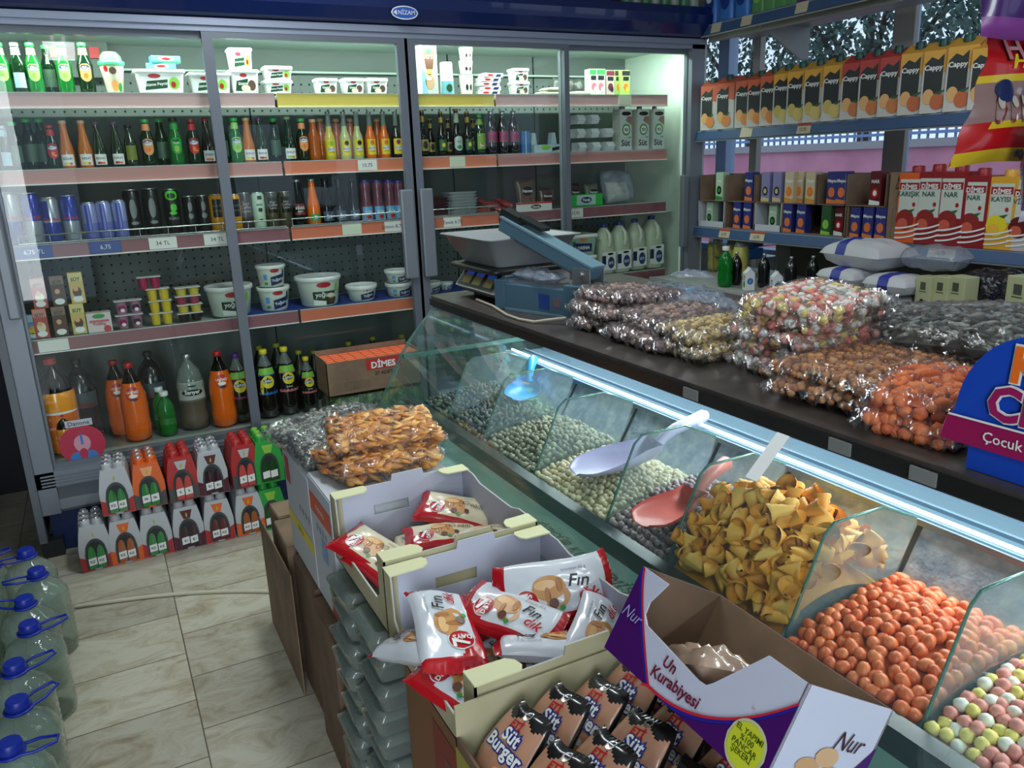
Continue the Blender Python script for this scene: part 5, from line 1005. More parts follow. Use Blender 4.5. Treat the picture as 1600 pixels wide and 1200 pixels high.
# ============================================================ film bags of nuts
def bag(label, cat, group, loc, w, d, h, item, r, n, rz=0, tilt=(0,0), cols=None, film=None, elong=(1,1,1), seed=0, flat=.35, cut=None, body=None, drape=0):
    t = E('snack_bag', loc); t.rotation_euler = (tilt[0], tilt[1], rz); rnd = random.Random(seed+5)
    fo = pillow_fn(w+.028, d+.028, h*1.06+.008, .05, seed, flat); fi = pillow_fn(w, d, h, .08, seed, flat)
    def dr(p): return Vector((p.x, p.y, p.z-drape*(p.x/w*2)**2))
    def crinkle(u, v, s):
        p = fo(u, v, s); e = 1-min(1, 4*(u*(1-u))*1.2)*min(1, 4*(v*(1-v))*1.2)
        p.z += .006*math.sin(37*u+11*v)*math.sin(29*v-7*u)+e*.010*math.sin(60*(u+v)); return dr(p)
    b = MB(); b.grid(lambda u, v: crinkle(u, v, 1), 34, 26, film or FILM); b.grid(lambda u, v: crinkle(1-u, v, -1), 20, 16, film or FILM); b.build('plastic_film', t)
    c = MB(); mats = [P(item+'_c%d' % k, cc, .6) for k, cc in enumerate(cols)]; V, F = ico(1)
    sh_ = lambda p: Vector((p.x*.88, p.y*.88, p.z*.72)); c.grid(lambda u, v: dr(sh_(fi(u, v))), 14, 12, body or mats[0]); c.grid(lambda u, v: dr(sh_(fi(1-u, v, -1))), 14, 12, body or mats[0])
    for k in range(int(n*1.45)):
        u = rnd.uniform(.03,.97); v = rnd.uniform(.03,.97); q_ = rnd.random()
        if q_ < .15: u = rnd.choice((.01,.035,.965,.99))
        elif q_ < .30: v = rnd.choice((.01,.035,.965,.99))
        s = 1 if rnd.random() < .72 else -1; p = dr(fi(u, v, s)*.98); sc = r*rnd.uniform(.8,1.15)
        rot = Euler((rnd.uniform(-.5,.5), rnd.uniform(-.5,.5), rnd.uniform(0,6))).to_matrix().to_4x4() if max(elong) > 1.3 else Euler((rnd.uniform(0,6), rnd.uniform(0,6), rnd.uniform(0,6))).to_matrix().to_4x4()
        T = Matrix.Translation(p) @ rot @ Matrix.Diagonal((elong[0]*sc, elong[1]*sc, elong[2]*sc, 1)); c.add(V, F, rnd.choice(mats), True, T)
    o = c.build(item, t); o['kind'] = 'stuff'; tag(t, label, cat, group); return t
ZW = 1.209
HZ = [(140,116,108), (120,96,90), (168,142,122), (104,80,74), (150,128,130)]
zz = ZW+.022
for k, (x, y, z, rz, w) in enumerate(((1.675,-2.16,0,.1,.24), (1.660,-2.165,.034,-.1,.23), (1.69,-2.15,.068,.2,.23))):
    bag(['lowest hazelnut bag of the left stack beside the sealer','middle hazelnut bag of the left stack beside the sealer','topmost hazelnut bag of the left stack beside the sealer'][k], 'bag of nuts', 'hazelnut bags on the counter top', (x, y, zz+z), w, .19, .038, 'hazelnuts', .0095, 260, rz, (0,.04*k), HZ, seed=k)
for k, (x, y, z, rz, w) in enumerate(((1.655,-2.37,0,.05,.24), (1.68,-2.375,.036,-.15,.23))):
    bag(['lower hazelnut bag of the right stack on the counter top','upper hazelnut bag of the right stack on the counter top'][k], 'bag of nuts', 'hazelnut bags on the counter top', (x, y, zz+z), w, .22, .040, 'hazelnuts', .0095, 280, rz, (.03,0), HZ, seed=k+4)
for k in range(2):
    bag(['lower','upper'][k]+' bag of pale yellow roasted chickpeas left of the candy stack', 'bag of nuts', 'roasted chickpea bags', (1.67, -2.545+.02*k, zz+.034*k), .24, .14, .038, 'chickpeas', .0095, 230, -.05, (0,0), [(206,182,120), (190,164,104), (214,196,148), (150,124,90)], seed=k+8)
CND = [(228,228,220), (228,208,124), (222,132,118), (232,172,156), (226,224,214)]
for k in range(5):
    bag((WH[:4]+['topmost'])[k]+' bag of mixed sugar-coated chickpeas in the tall counter stack', 'bag of candy', 'mixed candy bags', (1.715+.012*(k % 2), -2.765-.012*math.sin(k*2), zz-.001+.0325*k), .245, .19, .037, 'candies', .0112, 200, .06*(k-2), (.06 if k == 4 else 0, -.03*(k == 4)), CND, seed=k+12)
for k in range(2):
    bag(['lower','upper'][k]+' bag of roasted corn nuts in front of the candy stack', 'bag of nuts', 'roasted corn nut bags', (1.66+.01*k, -2.965, zz+.032*k), .30, .235, .036, 'corn_nuts', .0085, 420, .1-.12*k, (0,.02), [(196,136,84), (180,118,70), (208,152,100), (160,100,60)], seed=k+20)
for k in range(2):
    bag(['lower','upper'][k]+' bag of orange coated peanuts beside the blue sign', 'bag of candy', 'orange peanut bags', (1.60+.01*k, -3.155+.012*k, zz+.036*k), .21, .16, .042, 'orange_peanuts', .0125, 150, .1+.2*k, (0,-.04), [(226,118,60), (214,100,46), (232,134,80)], seed=k+24)
SFL = [(140,145,138), (104,106,100), (172,176,166), (74,70,66)]
bag('lower sunflower seed bag behind the candy stack', 'bag of seeds', 'sunflower seed bags', (2.02, -2.66, ZW+.045), .34, .42, .09, 'seeds', .0105, 600, .1, (0,0), SFL, elong=(1.7,.7,.4), seed=31)
bag('large upper sunflower seed bag beside the blue sign', 'bag of seeds', 'sunflower seed bags', (1.98, -2.96, ZW+.075), .36, .46, .11, 'seeds', .0105, 700, -.1, (-.10,0), SFL, elong=(1.7,.7,.4), seed=32)
# clear empty bag with cyan print
t = E('clear_bag', (1.86, -2.14, ZW+.045)); t.rotation_euler = (0,.05,-.3); f = pillow_fn(.30,.30,.085,.35,50,.5); b = MB(); b.grid(lambda u, v: f(u, v)+Vector((0,0,.008*math.sin(40*u)*math.sin(33*v))), 40, 36, FILM2); b.grid(lambda u, v: f(1-u, v, -1), 20, 16, FILM2); b.build('film', t)
l = MB(); CY = P('cyan_print', (60,170,200), .4); rnd = random.Random(3)
for k in range(9): u = rnd.uniform(.35,.7); v = rnd.uniform(.3,.7); p = f(u, v)+Vector((0,0,.012)); l.add([p+Vector((-.012,-.003,0)), p+Vector((.012,-.003,.002)), p+Vector((.014,.003,.002)), p+Vector((-.010,.003,0))], [(0,1,2,3)], CY)
f3 = pillow_fn(.11,.07,.03,.5,51,.4); l.grid(lambda u, v: f3(u, v)+Vector((.07,.06,.07)), 14, 12, FILM2); l.build('print', t); tag(t, 'crumpled clear plastic bag behind the hazelnut bags', 'bag')
# ============================================================ scale and sealer
LG = P('scale_light_grey', (172,174,172), .45); TRAYG = TG('scale_tray', (200,204,206), .85, .25, 1, (150,156,158)); LCD = P('lcd_blue', (40,80,170), .3, emis=.25); LCD2 = P('lcd_amber', (150,130,70), .3)
t = E('shop_scale', (1.665, -1.475, ZW)); t.scale = (.94, .94, 1); b = MB()
b.prism([(-.125,.025), (.16,.025), (.16,.10), (-.100,.10), (-.150,.040)], -.165, .165, LG).box(-.09,.15,-.155,.155,.0105,.025,DARK); b.box(-.13,.155,-.168,.168,.022,.052,DARK)
for sx in (-.07,.12):
    for sy in (-.13,.13): b.lathe([(.018,-.0005), (.018,.012)], DARK, 12, T=Matrix.Translation((sx,sy,0)))
b.build('housing', t)
d = MB(); n_ = Vector((-.060,0,.050)).normalized()
def PS(u, v, off): # panel plane from (-.150,.040) to (-.100,.10)
    return (-.150+.050*v-.0768*off, u, .040+.060*v+.064*off)
d.add([PS(-.15,.06,.03), PS(.15,.06,.03), PS(.15,.94,.03), PS(-.15,.94,.03)], [(0,1,2,3)], DARK)
for uc in (-.095, .0, .085):
    d.add([PS(uc-.032,.18,.05), PS(uc+.032,.18,.05), PS(uc+.032,.82,.05), PS(uc-.032,.82,.05)], [(0,1,2,3)], LCD2); d.add([PS(uc-.032,.62,.06), PS(uc+.032,.62,.06), PS(uc+.032,.82,.06), PS(uc-.032,.82,.06)], [(0,1,2,3)], LCD)
d.build('display_panel', t)
MB().loft([rrect(.31,.36,.03,.103), rrect(.33,.38,.03,.108), rrect(.33,.38,.03,.118), rrect(.31,.36,.03,.122)], BLK).build('platform', t)
b = MB(); L0 = [rrect(.24,.30,.02,.124), rrect(.35,.42,.03,.215), rrect(.375,.445,.03,.217), rrect(.375,.445,.03,.221), rrect(.34,.41,.03,.219), rrect(.228,.288,.018,.128)]
b.loft(L0, TRAYG).build('weighing_tray', t); tag(t, 'grey shop scale with blue displays and a deep plastic tray', 'scale')
BG_ = P('sealer_blue_grey', (74,104,122), .42); BG2 = P('sealer_blue_grey_light', (104,136,150), .42)
t = E('bag_sealer', (1.612, -1.822, ZW)); t.scale = (1, 1.1, 1); t.rotation_euler = (0,0,R(17)); b = MB()
b.box(-.04,.045,-.185,.165,.0005,.085,BG_,bev=.004); b.box(-.045,.05,-.19,-.10,.0,.100,BG_,bev=.004); b.box(-.045,.05,.13,.17,.0,.095,BG_,bev=.003); b.box(-.044,.049,-.10,.13,.0,.008,BG2); b.box(-.02,.03,-.10,.13,.085,.092,SILVER); b.build('base', t)
MB().box(-.0415,-.0402,-.045,-.005,.02,.065,P('sealer_plate_blue', (40,70,140), .4)).box(-.0415,-.0402,-.085,-.06,.03,.055,P('sealer_plate_red', (120,90,100), .4)).build('plate', t)
T = Matrix.Translation((.0,-.155,.122)) @ Matrix.Rotation(R(22), 4, 'X'); a = MB(); a.box(-.03,.03,-.02,.34,.0,.042,BG_,T=T,bev=.004); a.box(-.031,.031,-.02,.345,.040,.046,BG2,T=T); a.box(-.012,.012,.02,.30,-.012,.0,SILVER,T=T); a.box(-.02,.02,.27,.355,.042,.066,BLK,T=T); a.box(-.02,.02,.19,.28,.060,.070,BLK,T=T); arm = a.build('sealing_arm', t)
b = MB(); b.box(-.034,-.030,-.185,-.125,.095,.150,SILVER); b.box(.030,.034,-.185,-.125,.095,.150,SILVER); b.box(-.034,.034,-.19,-.12,.095,.101,SILVER); b.tube([(-.04,-.155,.135), (.04,-.155,.135)], .006, SILVER, 10); b.build('hinge', t)
tag(t, 'blue-grey impulse bag sealer with raised arm beside the scale', 'bag sealer')
t = MB(); f = pillow_fn(.09,.21,.035,.6,61,.5); t.grid(lambda u, v: f(u, v), 24, 24, FILM2); t.grid(lambda u, v: f(1-u, v, -1), 12, 12, FILM2); tag(t.build('crumpled_film', loc=(1.605,-1.79,ZW+.112)), 'crumpled clear film lying on the sealer', 'plastic film')
b = MB(); pt = [at(745,468,z=ZW+.004), at(770,478,z=ZW+.004), at(792,492,z=ZW+.004), at(812,499,z=ZW+.004), at(835,503,z=ZW+.004), at(865,499,z=ZW+.012), at(885,497,z=ZW+.02)]
CB = P('cable_beige', (176,166,150), .45)
b.tube(pt, .0045, CB, 8); tag(b.build('cable'), 'beige power cable lying on the counter top below the sealer', 'cable')
# ============================================================ blue sweets sign at the right
t = E('sweets_display', (0,0,0)); KB = P('sign_royal_blue', (24,70,180), .35, coat=.3); KM = P('sign_magenta', (150,24,84), .35, coat=.3)
bl = at(1480,690,x=1.47); Yl = bl.y; 
def KP(y, z, off=0): return (1.47-off+.10*max(0, z-1.27), y, z)
pts = []; 
for k in range(11):
    a = PI/2*k/10; pts.append((Yl-.005-.10*(1-math.cos(a)), 1.30+.115*math.sin(a)))
outl = [(-3.75,1.245), (Yl+.012,1.245), (Yl+.012,1.255), (Yl+.002,1.28)]+pts+[(-3.75,1.435)]
outl = [(y, z-.02*max(0,(y-Yl))*0) for y, z in outl]
V = [KP(y, z) for y, z in outl]+[(KP(y, z)[0]+.012, y, z) for y, z in outl]; n = len(outl)
b = MB(); b.add(V, [tuple(range(n)), tuple(reversed(range(n,2*n)))]+[(i,(i+1)%n,(i+1)%n+n,i+n) for i in range(n)], KB); b.box(1.50,1.75,-3.75,Yl-.09,ZW,1.26,KB); b.box(1.474,1.50,-3.75,Yl-.03,ZW,1.25,KB); b.build('board', t)
b = MB(); b.add([KP(-3.75,1.246,.002), KP(Yl+.011,1.246,.002), KP(Yl+.008,1.268,.002), KP(Yl+.004,1.284,.002), KP(-3.75,1.284,.002)], [(0,1,2,3,4)], KM); b.add([KP(-3.75,1.284,.003), KP(Yl+.003,1.284,.003), KP(Yl+.002,1.287,.003), KP(-3.75,1.287,.003)], [(0,1,2,3)], WHITE); b.build('stripe', t)
l = MB(); LS = lambda off: (lambda u, v: KP(-u, v, off))
l.text(LS(.004), 'Çocuk ya da büyük', -Yl+.135, 1.264, .021, WHITE, .01)
l.text(LS(.004), 'Ki', -Yl+.105, 1.375, .068, WHITE, .07); l.text(LS(.006), 'Ki', -Yl+.105, 1.375, .068, ORG, .03)
l.text(LS(.004), 'Choc', -Yl+.125, 1.318, .066, WHITE, .07); l.text(LS(.006), 'Choc', -Yl+.125, 1.318, .066, MAG, .03); l.build('lettering', t)
tag(t, 'royal blue sweets display board with magenta strip on the counter top', 'display board')
# ============================================================ hanging snack bags at the upper right
def hang(label, px0, px1, py0, py1, y, maker):
    a = at(px0, (py0+py1)/2, y=y); c = at(px1, (py0+py1)/2, y=y); z1 = at((px0+px1)/2, py0, y=y).z; z0 = at((px0+px1)/2, py1, y=y).z
    return a, c, z0, z1
HR = P('snack_red', (190,28,32), .22, coat=.4); HY = P('snack_yellow', (222,190,40), .25, coat=.3); HPU = P('snack_purple', (70,34,104), .22, coat=.4); HW = P('snack_clear_part', (150,120,116), .2, coat=.6)
yb_ = -2.9; pL = at(1480,264,y=yb_); topz = at(1545,42,y=yb_).z; Wd = .42; rzb = R(-10)
t = E('gummy_bag', (pL.x, yb_, pL.z), rzb); Hh = topz-pL.z+.01
def gb(u, v, s=1):
    x = u*Wd; wav = .012*math.sin(8*u+3*v)+.006*math.sin(19*v+5*u); th = .035*min(1, 5*u*(1-u)*1.2)*min(1, 4*v*(1-v)*1.3)
    xx = x+.055*v*(1-u)*1.3; return Vector((xx, -th*s-wav*min(1,6*v), v*Hh+.010*math.sin(5*u)*(1-v)))
def gm(u, v):
    if v < .10: return HY
    if v < .30: return HR if not (.10 < u < .42 and v > .25) else HY
    if v < .585: return HW
    if v < .63: return HY
    return HR
b = MB(); b.grid(lambda u, v: gb(u, v), 36, 40, HR, matfn=gm); b.grid(lambda u, v: gb(1-u, v, -.6), 16, 16, HR); b.build('bag_film', t)
l = MB()
def GS(off): return lambda x, z: tuple(gb(min(1,max(0,(x-.055*(z/Hh)*(1-x/Wd)*1.3)/Wd)), min(1,max(0,z/Hh)))+Vector((0,-off,0)))
l.text(GS(.004), 'HARIBO', .192, Hh*.80, .060, P('outline_dark', (60,20,20), .4), .05); l.text(GS(.006), 'HARIBO', .192, Hh*.80, .060, P('pinkish_letter', (200,120,130), .4), .015)
l.text(GS(.004), 'Happy Cola', .188, Hh*.695, .038, YEL, .02, shear=.2)
l.oval(GS(.004), .088, Hh*.51, .020, .022, NAVY, 12); l.oval(GS(.006), .096, Hh*.53, .007, .008, RED, 8); l.oval(GS(.006), .080, Hh*.51, .007, .008, P('teal_dk', (40,90,100), .4), 8); l.oval(GS(.006), .090, Hh*.49, .006, .007, LGREEN, 8)
for k in range(6): l.oval(GS(.003), .075+.030*k, Hh*.38, .011, .028, P('cola_gummy', (130,50,40), .3, coat=.5), 8); l.oval(GS(.0045), .075+.030*k, Hh*.43, .007, .012, P('gummy_top', (190,180,170), .3), 8)
l.oval(GS(.004), .185, Hh*.48, .040, .026, P('snack_crimson2', (120,34,40), .3), 10); l.text(GS(.006), 'ARTIFICIAL', .188, Hh*.48, .016, WHITE, .01)
l.text(GS(.003), '90g', .17, Hh*.05, .022, BLUE, .02); l.build('print', t); tag(t, 'large red and yellow gummy sweets bag hanging at the upper right', 'snack bag', 'hanging snack bags')
def simple_bag(label, x, y, z, w_, h_, m1, m2, rz, seed, lets=None):
    t = E('snack_bag', (x, y, z), rz); f = pillow_fn(w_, h_, .07, .12, seed, .4); T = Matrix.Translation((w_/2,0,h_/2)) @ Matrix.Rotation(R(90), 4, 'X'); b = MB()
    b.grid(lambda u, v: f(u, v), 24, 24, m1, T=T, matfn=lambda u, v: m2 if v < .12 or v > .9 else m1); b.grid(lambda u, v: f(1-u, v, -1), 16, 16, m1, T=T); b.build('bag_film', t); tag(t, label, 'snack bag', 'hanging snack bags'); return t
p = at(1512, 55, y=-2.94); simple_bag('dark purple snack bag hanging above the gummy bag', p.x, -2.96, p.z-.005, .34, .26, HPU, P('snack_violet', (130,60,140), .3), rzb, 71)
p = at(1582, 345, y=-2.99); simple_bag('purple and white snack bag hanging below the gummy bag', p.x, -3.0, p.z, .30, .17, P('snack_violet2', (96,50,130), .25, coat=.4), P('snack_white', (200,196,206), .3), rzb, 72)
t = MB(); 
for hx, hy, hz in ((pL.x+.16, yb_-.03, topz+.15),): t.tube([(hx, hy, hz-.10), (hx, hy, 2.35), (hx, hy, ZC-.002)], .004, P('chrome_wire', (170,176,176), .25, .8), 6); t.tube([(hx-.10,hy-.02,hz-.10), (hx+.2,hy-.02,hz-.10)], .004, P('chrome_wire', (1,1,1)), 6)
tag(t.build('bag_hanger'), 'wire hanger holding the hanging snack bags from the ceiling', 'hanger')
# ============================================================ cartons beside the counter
def kbox(name, label, cat, group, x0, x1, y0, y1, z0, z1, m_, rz=0, prints=None, seam=True, tape=False):
    cx, cy = (x0+x1)/2, (y0+y1)/2; t = E(name, (cx, cy, z0), rz); a, c, h = (x1-x0)/2, (y1-y0)/2, z1-z0; b = MB()
    b.box(-a, a, -c, c, 0, h-.004, m_, bev=.004); b.build('box', t); fl = MB()
    fl.box(-a+.003, -.002, -c+.002, c-.002, h-.004, h, m_); fl.box(.002, a-.003, -c+.002, c-.002, h-.004, h, m_); fl.build('flap', t)
    if prints:
        l = MB(); prints(l, lambda off=0: (lambda u, v: (-a-.001-.0006*off, -u, v)), a, c, h); l.build('print', t)
    tag(t, label, cat, group); return t
GC = 'brown cartons along the counter'
kbox('carton_box', 'farthest tall brown carton of the aisle row', 'carton', GC, .82, 1.17, -1.235, -1.095, 0, .478, KRAFT, .03)
kbox('carton_box', 'second tall brown carton of the aisle row', 'carton', GC, .80, 1.17, -1.49, -1.26, 0, .475, KRAFT, -.02)
kbox('carton_box', 'third brown carton with a torn top edge', 'carton', GC, .808, 1.17, -1.80, -1.535, 0, .468, KRAFT2, .01)
kbox('carton_box', 'nearest tall brown carton of the aisle row, beside the plastic trays', 'carton', GC, .79, 1.17, -2.085, -1.83, 0, .462, KRAFT2, -.01)
b = MB(); b.box(.776,.780,-1.62,-1.11,0,.44,KRAFT); tag(b.build('cardboard_sheet'), 'flat cardboard sheet leaning against the farthest cartons', 'cardboard sheet')
def wp(stripe, word, wm):
    def f(l, S, a, c, h):
        l.poly(S(), [(-c,h*.30),(c,h*.30),(c,h*.42),(-c,h*.42)] if stripe is YEL else [(-c+.01,h*.72),(c-.01,h*.72),(c-.01,h*.88),(-c+.01,h*.88)], stripe); l.text(S(1), word, 0, h*.36 if stripe is YEL else h*.80, .022, wm, .01)
        l.poly(S(), [(-c+.02,h*.70),(-c+.08,h*.70),(-c+.08,h*.95),(-c+.02,h*.95)] if stripe is YEL else [(-.02,h*.40),(.04,h*.40),(.04,h*.58),(-.02,h*.58)], P('brand_red', (1,1,1)) if stripe is YEL else LBLUE)
        for k in range(4): l.oval(S(), c-.03-.035*k if stripe is YEL else -.05+.03*k, h*.60 if stripe is YEL else h*.63, .006, .012, P('small_grey', (110,120,130), .5), 6)
        if stripe is not YEL: l.poly(S(), [(c-.09,h*.02),(c-.005,h*.02),(c-.005,h*.20),(c-.06,h*.20)], P('brand_red', (1,1,1))); l.oval(S(1), c-.075, h*.22, .02, .02, GREEN)
    return f
kbox('white_box', 'white box with yellow stripe under the grey seed bag', 'box', 'white printed boxes', .82, 1.17, -1.825, -1.50, .480, .828, WBOX, 0, wp(YEL, 'SÜTLÜ', MT['small_print']))
kbox('white_box', 'white box with orange stripe under the corn snack bag', 'box', 'white printed boxes', .82, 1.17, -2.07, -1.832, .482, .850, WBOX, 0, wp(P('stripe_orange', (216,90,56), .5), 'KREMALI', WHITE))
bag('grey sunflower seed bag on the white boxes', 'bag of seeds', 'sunflower seed bags', (.98, -1.56, .870), .34, .30, .070, 'seeds', .0105, 420, .3, (0,0), SFL, elong=(1.7,.7,.4), seed=41)
bag('second grey seed bag partly under the corn snack bag', 'bag of seeds', 'sunflower seed bags', (.97, -1.70, .868), .28, .22, .06, 'seeds', .0105, 300, 0, (.1,0), SFL, elong=(1.7,.7,.4), seed=42)
CRN = [(222,160,86), (206,138,66), (232,180,110), (190,120,56)]
bag('lower bag of folded orange corn chips in front of the seed bag', 'bag of snacks', 'corn chip bags', (1.01, -1.90, .886), .30, .22, .064, 'chips', .021, 170, .12, (.05,0), CRN, elong=(1.5,.9,.20), seed=43)
bag('upper bag of folded orange corn chips in front of the seed bag', 'bag of snacks', 'corn chip bags', (1.04, -1.86, .940), .29, .20, .060, 'chips', .021, 170, -.1, (.12,.04), CRN, elong=(1.5,.9,.20), seed=44)
# plastic trays of green pickles
PT = TG('tray_clear_plastic', (220,228,224), .30, .12, 1.4, (170,184,178)); PGR = P('pickle_green', (60,104,60), .5)
tt = E('pickle_tray'); b = MB(); b.loft([rrect(.13,.10,.015,0), rrect(.15,.12,.02,.036)], PT).loft([rrect(.155,.125,.02,.038), rrect(.158,.128,.02,.042), rrect(.13,.10,.02,.052)], PT); b.build('tray', tt)
c = MB()
for k in range(6): c.tube([(-.055,-.038+.015*k,.024), (.0,-.038+.015*k,.028), (.055,-.038+.015*k,.024)], [.005,.0085,.005], PGR, 8)
c.build('pickles', tt)
for col, (x, y) in enumerate(((.862,-2.185), (.872,-2.375))):
    for k in range(10):
        o = inst(tt); o.scale = (1.05, 1.35, 1.27); o.location = (x+.008*math.sin(k*1.7+col), y+.006*math.cos(k*2.3), .001+.0685*k); o.rotation_euler = (0,0,.06*math.sin(k*3+col)); pend(o, 'clear tray of green pickles', 'in the %s tray column' % ['far','near'][col], 'pickle tray', k, 'stacked plastic pickle trays', how='from bottom')
def pr_red(l, S, a, c, h):
    l.poly(S(), [(-c*.62,h*.66),(-c*.1,h*.66),(-c*.1,h*.86),(-c*.62,h*.86)], P('faded_red', (130,52,40), .7)); l.text(S(1), 'ETİ', -c*.36, h*.76, .07, KRAFT2, .03)
    l.text(S(), 'LUPPO\nKARAMEL', -c*.25, h*.50, .05, P('small_print', (1,1,1)), .01); l.poly(S(), [(-c*.9,h*.1),(-c*.7,h*.1),(-c*.8,h*.2)], P('faded_red', (1,1,1)))
kbox('carton_box', 'big brown carton with faded red print under the croissant boxes', 'carton', GC, .845, 1.17, -3.35, -2.50, 0, .700, P('kraft_orange', (126,88,58), .8), 0, pr_red)
kbox('carton_box', 'plain brown carton hidden behind the pickle trays', 'carton', GC, .95, 1.17, -2.495, -2.10, 0, .700, KRAFT2)
# display boxes
def display_box(label, x0, x1, y0, y1, z0, z1, lip, hole=True, tab=True, frontwall=None):
    """open carton: tall ends with corner posts, low lip on the aisle side"""
    t = E('display_box', (x0, y0, z0)); a, c, h = x1-x0, y1-y0, z1-z0; th = .004; b = MB(); inn = CARDIN
    b.box(0,a,0,c,0,th,PALEKR)
    def wall_end(y, s, hole):
        # far or near end wall across x, with raised tab
        tp = [(0,h), (a*.44,h), (a*.45,h+.018), (a*.68,h+.018), (a*.69,h), (a,h)] if tab else [(0,h), (a,h)]
        if hole:
            hx0, hx1, hz0, hz1 = a*.30, a*.56, h*.52, h*.68
            pcs = [[(0,0),(a,0),(a,hz0),(0,hz0)], [(0,hz0),(hx0,hz0),(hx0,hz1),(0,hz1)], [(hx1,hz0),(a,hz0),(a,hz1),(hx1,hz1)], [(0,hz1)]+[(a,hz1)]+list(reversed(tp))]
            rr = (hz1-hz0)/2
            for cx, sg in ((hx0,-1),(hx1,1)):
                pass
        else: pcs = [[(0,0),(a,0)]+list(reversed(tp))]
        for pc in pcs:
            b.prism(pc, y, y+th*.5, inn if s > 0 else PALEKR); b.prism(pc, y+th*.5, y+th, PALEKR if s > 0 else inn)
    wall_end(c-th, 1, hole); wall_end(0, -1, False) if frontwall is None else None
    # aisle side: low lip with ramps from the corner posts
    lipoly = [(0,0), (c,0), (c,h), (c-.045,h), (c-.05,lip+.02), (c-.075,lip), (.075,lip), (.05,lip+.02), (.045,h), (0,h)]
    b.prism(lipoly, 0, th*.5, PALEKR, axis='x'); b.prism(lipoly, th*.5, th, inn, axis='x')
    rp = [(0,0), (c,0), (c,h), (c*.82,h), (c*.72,h*.93), (c*.30,h*.93), (c*.20,h), (0,h)]
    b.prism(rp, a-th, a-th*.5, inn, axis='x'); b.prism(rp, a-th*.5, a, PALEKR, axis='x')
    b.box(.0,.028,c-th-.002,c-th,0,h,PALEKR)
    b.build('box', t)
    for cx, sx in ((0,1), (a,-1)):
        for cy, sy in ((0,1), (c,-1)):
            q = [(0,0), (.085,0), (.092,.012), (.088,.030), (.075,.042), (0,.045)]
            f = MB(); f.prism([(cx+sx*u*(1 if sx > 0 else .8), cy+sy*v) for u, v in (q if sx*sy > 0 else list(reversed(q)))], h, h+.003, CARDTOP, axis='z'); f.build('corner_flap', t)
    tag(t, label, 'display box', 'open croissant boxes'); return t
display_box('farther open croissant box with cream corner flaps', .82, 1.185, -2.500, -2.085, .704, .878, .055)
display_box('nearer open croissant box full of white and red packs', .815, 1.19, -2.955, -2.506, .702, .868, .050, frontwall=None)
# the big nut-cookie box near the camera and the burger box
CW = P('croissant_white', (208,214,222), .25, coat=.4); CR_ = P('croissant_red', (180,24,34), .22, coat=.5); CC_ = P('croissant_cream', (214,206,176), .28, coat=.4); CBR = P('croissant_brown', (196,142,84), .4); CCH = P('choc_brown', (96,58,44), .4)
def croissant(white=True):
    t = E('croissant_pack'); w_, d_, h_ = .21, .115, .05; f = pillow_fn(w_, d_, h_, .10, 3 if white else 4, .42); main = CW if white else CC_
    def g(u, v, s=1):
        p = f(u, v, s); e = max(0, abs(2*u-1)-.84)/.16; p.y *= 1+.06*e; p.z = p.z*(1-.9*e)+.002*math.sin(v*60)*e; return p
    def mf(u, v):
        if u < .10 or u > .93: return CR_
        if u < .30 and v < .32+.5*(.30-u): return CR_
        if v < .14: return CR_
        return main
    b = MB(); b.grid(lambda u, v: g(u, v), 48, 26, main, matfn=mf); b.grid(lambda u, v: g(1-u, v, -1), 24, 12, CR_ if not white else main); b.build('wrapper', t)
    l = MB(); S = lambda off: (lambda x, y: tuple(g(min(1,max(0,x/w_+.5)), min(1,max(0,y/d_+.5)))+Vector((0,0,off))))
    l.oval(S(.0012), -.050, -.012, .022, .024, WHITE, 14); l.oval(S(.002), -.050, -.012, .020, .022, CR_, 14); l.text(S(.003), '7', -.056, -.010, .040, WHITE, .03); l.text(S(.003), 'DAYS', -.045, -.014, .014, WHITE, .03, R(90))
    l.oval(S(.0015), -.008, .008, .030, .022, CBR, 14); l.oval(S(.0016), .004, -.010, .024, .020, CBR, 12); l.oval(S(.0024), .010, .012, .006, .014, P('croissant_dark', (170,112,62), .4), 8); l.oval(S(.0024), -.012, -.004, .005, .014, MT['croissant_dark'], 8); l.oval(S(.0022), -.014, .014, .020, .009, P('croissant_light', (222,178,120), .4), 12); l.oval(S(.003), -.004, -.020, .009, .009, CCH, 10); l.oval(S(.003), .010, -.030, .006, .005, GREEN, 8)
    if white: l.text(S(.003), 'Fın', .045, .014, .032, BLACK, .012, R(-6), shear=.2); l.text(S(.003), 'dık', .062, -.012, .030, CR_, .012, R(-6), shear=.2)
    else: l.text(S(.003), 'Cream', .045, .014, .022, CCH, .0, R(-6), shear=.4); l.oval(S(.003), .030, -.014, .007, .008, CCH, 8)
    l.text(S(.002), 'kruvasan 65 g', .04, .036, .008, GREY, .0); l.build('print', t); return t
CRW, CRC = croissant(True), croissant(False)
def cr(proto, px, py, z, rot, label, grp, s=1):
    o = inst(proto); p = at(px, py, z=z); o.location = (p.x, p.y, z); o.rotation_euler = tuple(R(a) for a in rot); o.scale = (s, s, s); tag(o, label, 'croissant pack', grp)
g1, g2 = 'cream croissant packs in the farther box', 'white croissant packs in the nearer box'
cr(CRC, 712, 800, .790, (20,12,-32), 'cream and red pack leaning on the right wall of the farther box', g1, .95)
cr(CRC, 694, 840, .762, (8,4,-12), 'cream pack lying in the middle of the farther box, creased', g1, .95)
cr(CRC, 650, 862, .738, (0,0,70), 'cream pack lowest in the middle of the farther box', g1, .9)
cr(CRC, 584, 866, .758, (10,16,-62), 'cream pack at the aisle lip of the farther box, upper one', g1)
cr(CRC, 602, 890, .738, (0,10,-70), 'cream pack at the aisle lip of the farther box, lower one', g1, .95)
